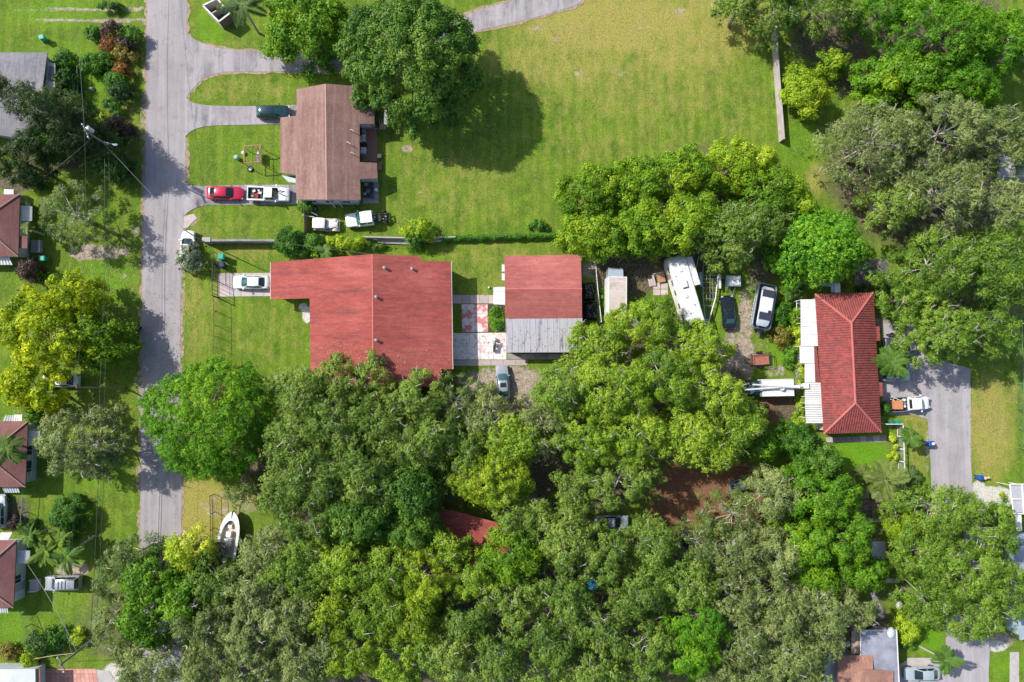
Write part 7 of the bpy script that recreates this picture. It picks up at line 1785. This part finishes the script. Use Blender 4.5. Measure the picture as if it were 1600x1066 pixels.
SH = [
 (295,402,20,2.8,'white','oleander bush with white flowers over the car by the road',22),
 (452,377,24,3.4,'shrub','dark green bush at the east end of the low grey wall',24), (487,378,20,3.0,'shrub','green bush between the wall end bush and the yellow one',14),
 (505,392,26,2.6,'broad','palm like leafy bush against the north roof edge of the largest house',11), (468,396,18,2.4,'shrub','low green bush left of the palm like leafy bush',10),
 (538,379,31,2.6,'yshrub','bright yellow variegated bush north of the largest house',12), (584,384,26,1.2,'dshrub','low dark ground bush right of the yellow variegated one',6),
 (655,357,27,3.6,'yshrub','round yellow green bush sticking up north of the boards',18), (650,374,16,2.6,'shrub','green bush on the south side of the round yellow green one',14),
 (840,353,18,1.5,'shrub','low leafy bush on the field side of the hedge',8), (480,324,13,2.0,'shrub','bright green bush at the south west corner of the brown roofed house',11),
 (172,45,20,2.4,'purple','dark purple bush at the north end of the road side border',14), (200,52,22,2.2,'shrub','green bush at the road side of the border, northernmost',14), (143,50,14,2.0,'shrub','small green bush at the top west of the border',12),
 (190,62,17,2.2,'purple','second dark bush of the border below the purple one',14), (170,70,14,1.8,'red','orange red bush in the middle of the border, west',14), (192,82,17,2.0,'copper','coppery yellow bush of the border near the road',12),
 (142,97,20,2.0,'shrub','dark green bush on the west side of the border',15), (160,90,16,1.9,'shrub','green bush in the centre of the border',16), (188,106,15,2.0,'red','deep red bush halfway down the border',10),
 (178,125,17,2.0,'shrub','green bush below the deep red one',16), (186,143,20,2.4,'dshrub','large dark green bush in the lower border',18), (180,168,10,1.4,'shrub','low green bush by the birdbath',14),
 (178,200,24,3.0,'purple','dark reddish bush next to the transformer pole',20), (160,190,16,2.0,'yshrub','lime bush left of the transformer pole street lamp',13), (165,160,8,1.2,'shrub','tiny green bush left of the birdbath',8),
 (98,92,16,2.0,'shrub','green bush beside the porch of the grey roofed house',16), (100,130,20,2.4,'dshrub','dark bush below the porch of the grey roofed house',30), (110,165,20,2.4,'dshrub','dark bush on the lawn edge south of the grey roofed house',20),
 (150,248,18,1.8,'shrub','green bush at the east end of the lot line fence',12), (170,8,18,1.6,'shrub','green bush cut by the top edge near the road',7), (40,275,22,3.0,'dshrub','dark bush against the upper maroon roofed house',14),
 (100,805,27,3.2,'topiary','clipped dome shaped bush on the lawn between the lower houses',27), (42,420,19,2.6,'purple','dusky bush at the corner of the upper maroon roofed house',18), (50,640,14,2.4,'shrub','green bush by the north wall of the palm roofed house',20), (57,433,9,1.2,'lime','small lime bush beside the dusky corner bush',9),
 (40,825,18,1.8,'dshrub','dark bush on the lot line between the lower houses',10), (60,1005,24,2.4,'dshrub','dark bush above the white flat roof',18), (42,1030,14,1.6,'yshrub','yellow spiky bush above the white flat roof',12), (82,1002,18,2.2,'shrub','green bush left of the crossarm pole',16), (10,1020,16,1.2,'copper','brownish low bush at the left edge near the bottom',12), (120,1000,14,1.6,'yshrub','thin lime bush under the crossarm pole',12), (20,820,10,1.4,'purple','dark heap like bush between the blue car and the fence',12),
 (777,488,6,.7,'shrub','leafy bush in the small bed beside the garage, north',7), (781,508,6,.6,'shrub','leafy bush in the small bed beside the garage, south',6), (945,470,10,1.0,'shrub','weedy bush along the white wire fence',20),
 (1224,524,17,2.4,'copper','copper orange round bush east of the silver boat',17), (1222,492,18,1.8,'shrub','green bush north of the copper round bush',22), (1240,505,13,1.6,'broad','green bush by the strip wall right of the boat',26), (1233,466,10,1.6,'shrub','small bush left of the strip wall top',18), (1251,524,11,2.0,'yshrub','lime hedge bush beside the long white awning',20),
 (1247,456,14,2.6,'dshrub','dark bush at the north west corner of the hip roofed house',12), (1236,560,8,1.2,'shrub','narrow green bush along the strip wall',22), (1254,590,5,1.0,'yshrub','narrow lime hedge between strip wall and awning, north',26), (1252,640,6,1.2,'yshrub','narrow lime hedge between strip wall and awning, south',24),
 (1250,665,18,2.6,'yshrub','lime bush at the south end of the long white awning',12), (1399,715,7,1.4,'yshrub','trimmed lime hedge inside the white fence',46), (1385,640,9,1.6,'shrub','green bush by the back of the white work pickup',11),
 (1324,441,7,1.2,'copper','small orange bush by the north canopy',6), (1400,490,16,2.0,'broad','green leafy bush below the dark green bin',16), (1352,451,14,1.6,'dshrub','low dark plants north of the hip roof',7),
 (1380,448,16,1.6,'dshrub','dark plants right of the planter box',10), (1420,984,22,3.0,'yshrub','round bright lime green bush above the bottom right palm',24), (1425,1008,14,1.4,'shrub','low green bush below the round lime bush',10), (1412,845,14,1.8,'yshrub','lime bush under the corner of the spreading oak',20), (1432,830,10,2.0,'lime','small lime clump left of the spreading oak',10),
 (1362,736,16,2.0,'yshrub','lime bush at the bottom of the lush lawn behind the palm',8), (1567,775,5,.5,'yshrub','tiny yellow weed clump on the pale gravel, upper',4), (1572,781,4,.5,'shrub','tiny green weed clump on the pale gravel, lower',3), (1405,800,8,1.2,'shrub','small bush in the corner of the paver patio',8), (1560,800,22,2.0,'bright','green bush south of the pale gravel',10),
 (1375,990,10,1.4,'dshrub','dark low plants at the north edge of the flat grey roof',6), (1350,975,18,1.8,'shrub','low green plants above the flat grey roof',8), (100,840,12,1.2,'shrub','low plant under the banana clump',10),
]
for px, py, r, h, sp, lb, ry in SH: shrub(px, py, r, h, sp, lb, ry)
# hedge along the field edge
HR = empty('hedge', W(785, 372, 0), 0, 'long low clipped green hedge between the field and the garage yard', 'hedge')
rg = np.random.default_rng(5); n = 9000; t = rg.uniform(0, 1, n); A_, B_ = W(690,373,.5), W(872,368,.5)
Pn = np.array(A_)[None] * (1 - t[:, None]) + np.array(B_)[None] * t[:, None]; wv = .42 + .1 * np.sin(t * 60)
a = rg.uniform(0, math.pi, n); Pn[:, 1] += np.cos(a) * wv; Pn[:, 2] = .1 + np.sin(a) * (.95 + .12 * np.sin(t * 41)) + rg.normal(0, .05, n)
Nn = nrm(np.stack([rg.normal(0, .3, n), np.cos(a), np.sin(a) + .2], 1) + rg.normal(0, .3, (n, 3)))
Pn -= np.array(HR.location)[None]
o = bpy.data.objects.new('foliage', leaves_mesh('foliage', Pn, Nn, .24, .12, .45 + rg.normal(0, .2, n), SP['shrub']['m'], rg)); C.objects.link(o); o.parent = HR
# fallen leaves and weeds on lawns, tracks and roofs
def scatter(name, spots, n, ln, m, tl, tv, zf=0.02, seed=1):
    rg = np.random.default_rng(seed); P = []
    for (x, y, rx, ry, wgt, z) in spots:
        k = int(n * wgt); r = np.sqrt(rg.uniform(0, 1, k)) ** 1.0; a = rg.uniform(0, 6.283, k)
        for i in range(k):
            q = WZ(x + rx * r[i] * math.cos(a[i]), y + ry * r[i] * math.sin(a[i]), z) if callable(z) else W(x + rx * r[i] * math.cos(a[i]), y + ry * r[i] * math.sin(a[i]), z)
            P.append((q.x, q.y, q.z + .025))
    P = np.array(P); N = nrm(rg.normal(0, .3, P.shape) + np.array([0, 0, 1.0]))
    o = bpy.data.objects.new(name, leaves_mesh(name, P, N, ln, ln * .6, tl + rg.normal(0, tv, len(P)), m, rg)); C.objects.link(o); tag(o, kind='stuff'); return o
LITM = leaf_mat('leaf_litter', (.10, .055, .03), (.26, .17, .09), (.50, .40, .25), .1)
scatter('fallen_leaves', [(700,200,120,60,.12,.0),(160,430,60,90,.14,.0),(110,640,90,80,.1,.0),(800,610,90,40,.12,.0),(1000,420,70,35,.1,.0),(1160,520,45,60,.08,.0),(1100,760,100,50,.12,.0),(1470,620,60,60,.04,.0),
    (640,570,70,24,.04,zH1),(540,560,50,30,.04,zH1),(850,530,60,20,.02,zG),(255,600,34,160,.05,.02),(1290,100,80,60,.1,.0),(1560,600,40,90,.06,.0)], 9000, .16, LITM, .5, .25, seed=3)
scatter('lawn_weeds', [(980,150,230,140,.3,.0),(720,300,130,60,.14,.0),(420,540,70,40,.05,.0),(370,245,70,40,.05,.0),(380,140,80,20,.04,.0),(140,330,80,60,.1,.0),(110,930,90,60,.08,.0),(1560,660,40,110,.08,.0),(150,740,60,50,.06,.0),(300,470,14,100,.03,.0),(760,420,60,30,.04,.0),(1250,250,30,50,.03,.0)], 6000, .14, SP['shrub']['m'], .65, .25, seed=4)
scatter('garden_weeds', [(560,388,60,6,.3,.05),(775,498,12,20,.5,.15),(1247,560,7,110,.25,.05),(1235,480,10,50,.15,.05)], 1600, .3, SP['broad']['m'], .45, .3, seed=5)
# ------------------------------------------------------------------ palms
def frond_mesh(L, m, rg, nl=26, droop=.5, w_=.55, lw=.06):
    V = []; F = []; T = []
    def rach(t): return Vector((L * t * (1 - .12 * t), 0, L * (.35 * t - droop * t * t)))
    for i in range(9):
        a, b = rach(i / 9), rach((i + 1) / 9); k = len(V); r = .035 * (1 - i / 10)
        V += [a + Vector((0, -r, 0)), a + Vector((0, r, 0)), b + Vector((0, r * .9, 0)), b + Vector((0, -r * .9, 0))]; F.append((k, k + 1, k + 2, k + 3)); T.append(.85)
    for i in range(nl):
        t = .12 + .86 * i / nl; p = rach(t); ll = w_ * L * .5 * math.sin(math.pi * min(1, .15 + t * .85)) ** .6 + .08
        for s in (-1, 1):
            d = Vector((.55 + .3 * t, s * 1.0, -.25 - .2 * rg.random())).normalized(); e = p + d * ll * rg.uniform(.85, 1.1); u = Vector((lw * (1.2), 0, 0)); k = len(V)
            V += [p - u * .5, p + d * ll * .5 - u + Vector((0, 0, .02)), e, p + d * ll * .5 + u + Vector((0, 0, .02))]; F.append((k, k + 1, k + 2, k + 3)); T.append(min(1, max(0, .5 + rg.uniform(-.3, .3))))
    me = bpy.data.meshes.new('frond'); me.from_pydata([tuple(v) for v in V], [], F)
    at = me.attributes.new('tint', 'FLOAT', 'FACE'); at.data.foreach_set('value', T); me.materials.append(m); return me
PALM = leaf_mat('leaf_palm', (.035,.10,.012), (.09,.20,.02), (.20,.28,.05), .35); PALMD = leaf_mat('leaf_palm_dark', (.02,.06,.012), (.055,.115,.02), (.13,.19,.05), .3); BAN = leaf_mat('leaf_banana', (.06,.14,.012), (.14,.24,.02), (.28,.33,.04), .4)
PALMP = leaf_mat('leaf_palm_pale', (.07,.13,.02), (.16,.22,.04), (.26,.30,.09), .35)
def palm(top, h, L, n, label, m=PALM, base=None, name='palm_tree', droop=.5, cat='palm', group=None, lw=.06, w_=.55, seed=1, nl=26):
    rg = random.Random(seed); T = W(*top, h); B = W(*base, 0) if base else Vector((T.x, T.y, 0)); r = empty(name, (B.x, B.y, 0), 0, label, cat, group)
    t_ = T - Vector((B.x, B.y, 0)); pts = [Vector((0, 0, -.05)), Vector((t_.x * .25, t_.y * .25, t_.z * .35)), Vector((t_.x * .6, t_.y * .6, t_.z * .7)), t_]
    MB().path(pts, .17, 8, .11).build('trunk', mat('palm_bark', (.36,.33,.29), .9, .25, 6, bump=.4), r, smooth=True)
    meshes = [frond_mesh(L, m, rg, nl, droop * k, w_, lw) for k in (.7, 1.0)]
    for i in range(n):
        o = bpy.data.objects.new('frond', meshes[i % 2]); C.objects.link(o); o.parent = r; o.location = t_
        o.rotation_mode = 'ZYX'; o.rotation_euler = (rg.uniform(-.25, .25), -rg.uniform(-.25, .45) if i % 3 else -.7, 2 * math.pi * i / n * 1.0 + rg.uniform(-.2, .2)); s = rg.uniform(.75, 1.05); o.scale = (s, s, s)
    return r
palm((1478,1031), 4.6, 2.3, 13, 'young palm with pale trunk leaning over the silver sedan at the bottom right', base=(1437,1010), seed=2)
palm((1385,752), 5.2, 3.4, 12, 'large palm with long pale fronds at the south end of the lush lawn', PALMP, seed=3, w_=.6)
palm((378,8), 7.0, 3.6, 14, 'dark palm cut by the top edge beside the roofless shed', PALMD, seed=4)
palm((10,700), 6.0, 2.6, 12, 'palm reaching over the maroon roof at the left edge', PALM, seed=5)
palm((1394,567), 4.2, 2.9, 24, 'full bushy palm hiding the silver car beside the hip roofed house', PALM, seed=6, lw=.085, nl=20, w_=.5, droop=.75)
palm((1424,684), 2.6, 1.7, 12, 'small green palm on the strip between white fence and side lane, upper', PALM, seed=7, name='small_palm')
palm((1424,745), 2.6, 1.7, 12, 'small green palm on the strip between white fence and side lane, lower', PALMD, seed=8, name='small_palm')
palm((1401,492), 2.6, 1.6, 10, 'small palm below the dark green bin at the hip roofed house', PALM, seed=9, name='small_palm')
palm((41,357), 3.6, 1.0, 12, 'small bright fan palm at the wall of the upper maroon roofed house', PALMP, seed=10, name='small_palm', w_=.9, nl=14)
palm((45,838), 4.2, 1.7, 13, 'small palm touching the north corner of the lowest maroon roof', PALM, seed=11, name='small_palm', lw=.1)
palm((70,862), 3.6, 2.6, 12, 'broad leafed clump left of the leaning one, beside the lowest maroon roof', BAN, seed=12, name='banana_clump', lw=.20, nl=10, w_=.42, droop=.35)
palm((90,850), 3.4, 2.5, 11, 'broad leafed clump in the middle of the three by the silver SUV', BAN, seed=13, name='banana_clump', lw=.20, nl=10, w_=.42, droop=.35)
palm((104,870), 4.2, 2.9, 9, 'broad leafed palm with a long leaning trunk above the silver SUV', PALM, base=(147,838), seed=14, name='leaning_palm', lw=.14, nl=14, w_=.4)
palm((508,392), 2.8, 1.5, 10, 'small palm poking from the bushes north of the largest roof', PALM, seed=15, name='small_palm')
palm((1350,738), 2.4, 1.6, 9, 'small pale palm at the left of the large one on the lush lawn', PALMP, seed=16, name='small_palm')
print('LEAVES', NLEAF[0], 'objects', len(bpy.data.objects))
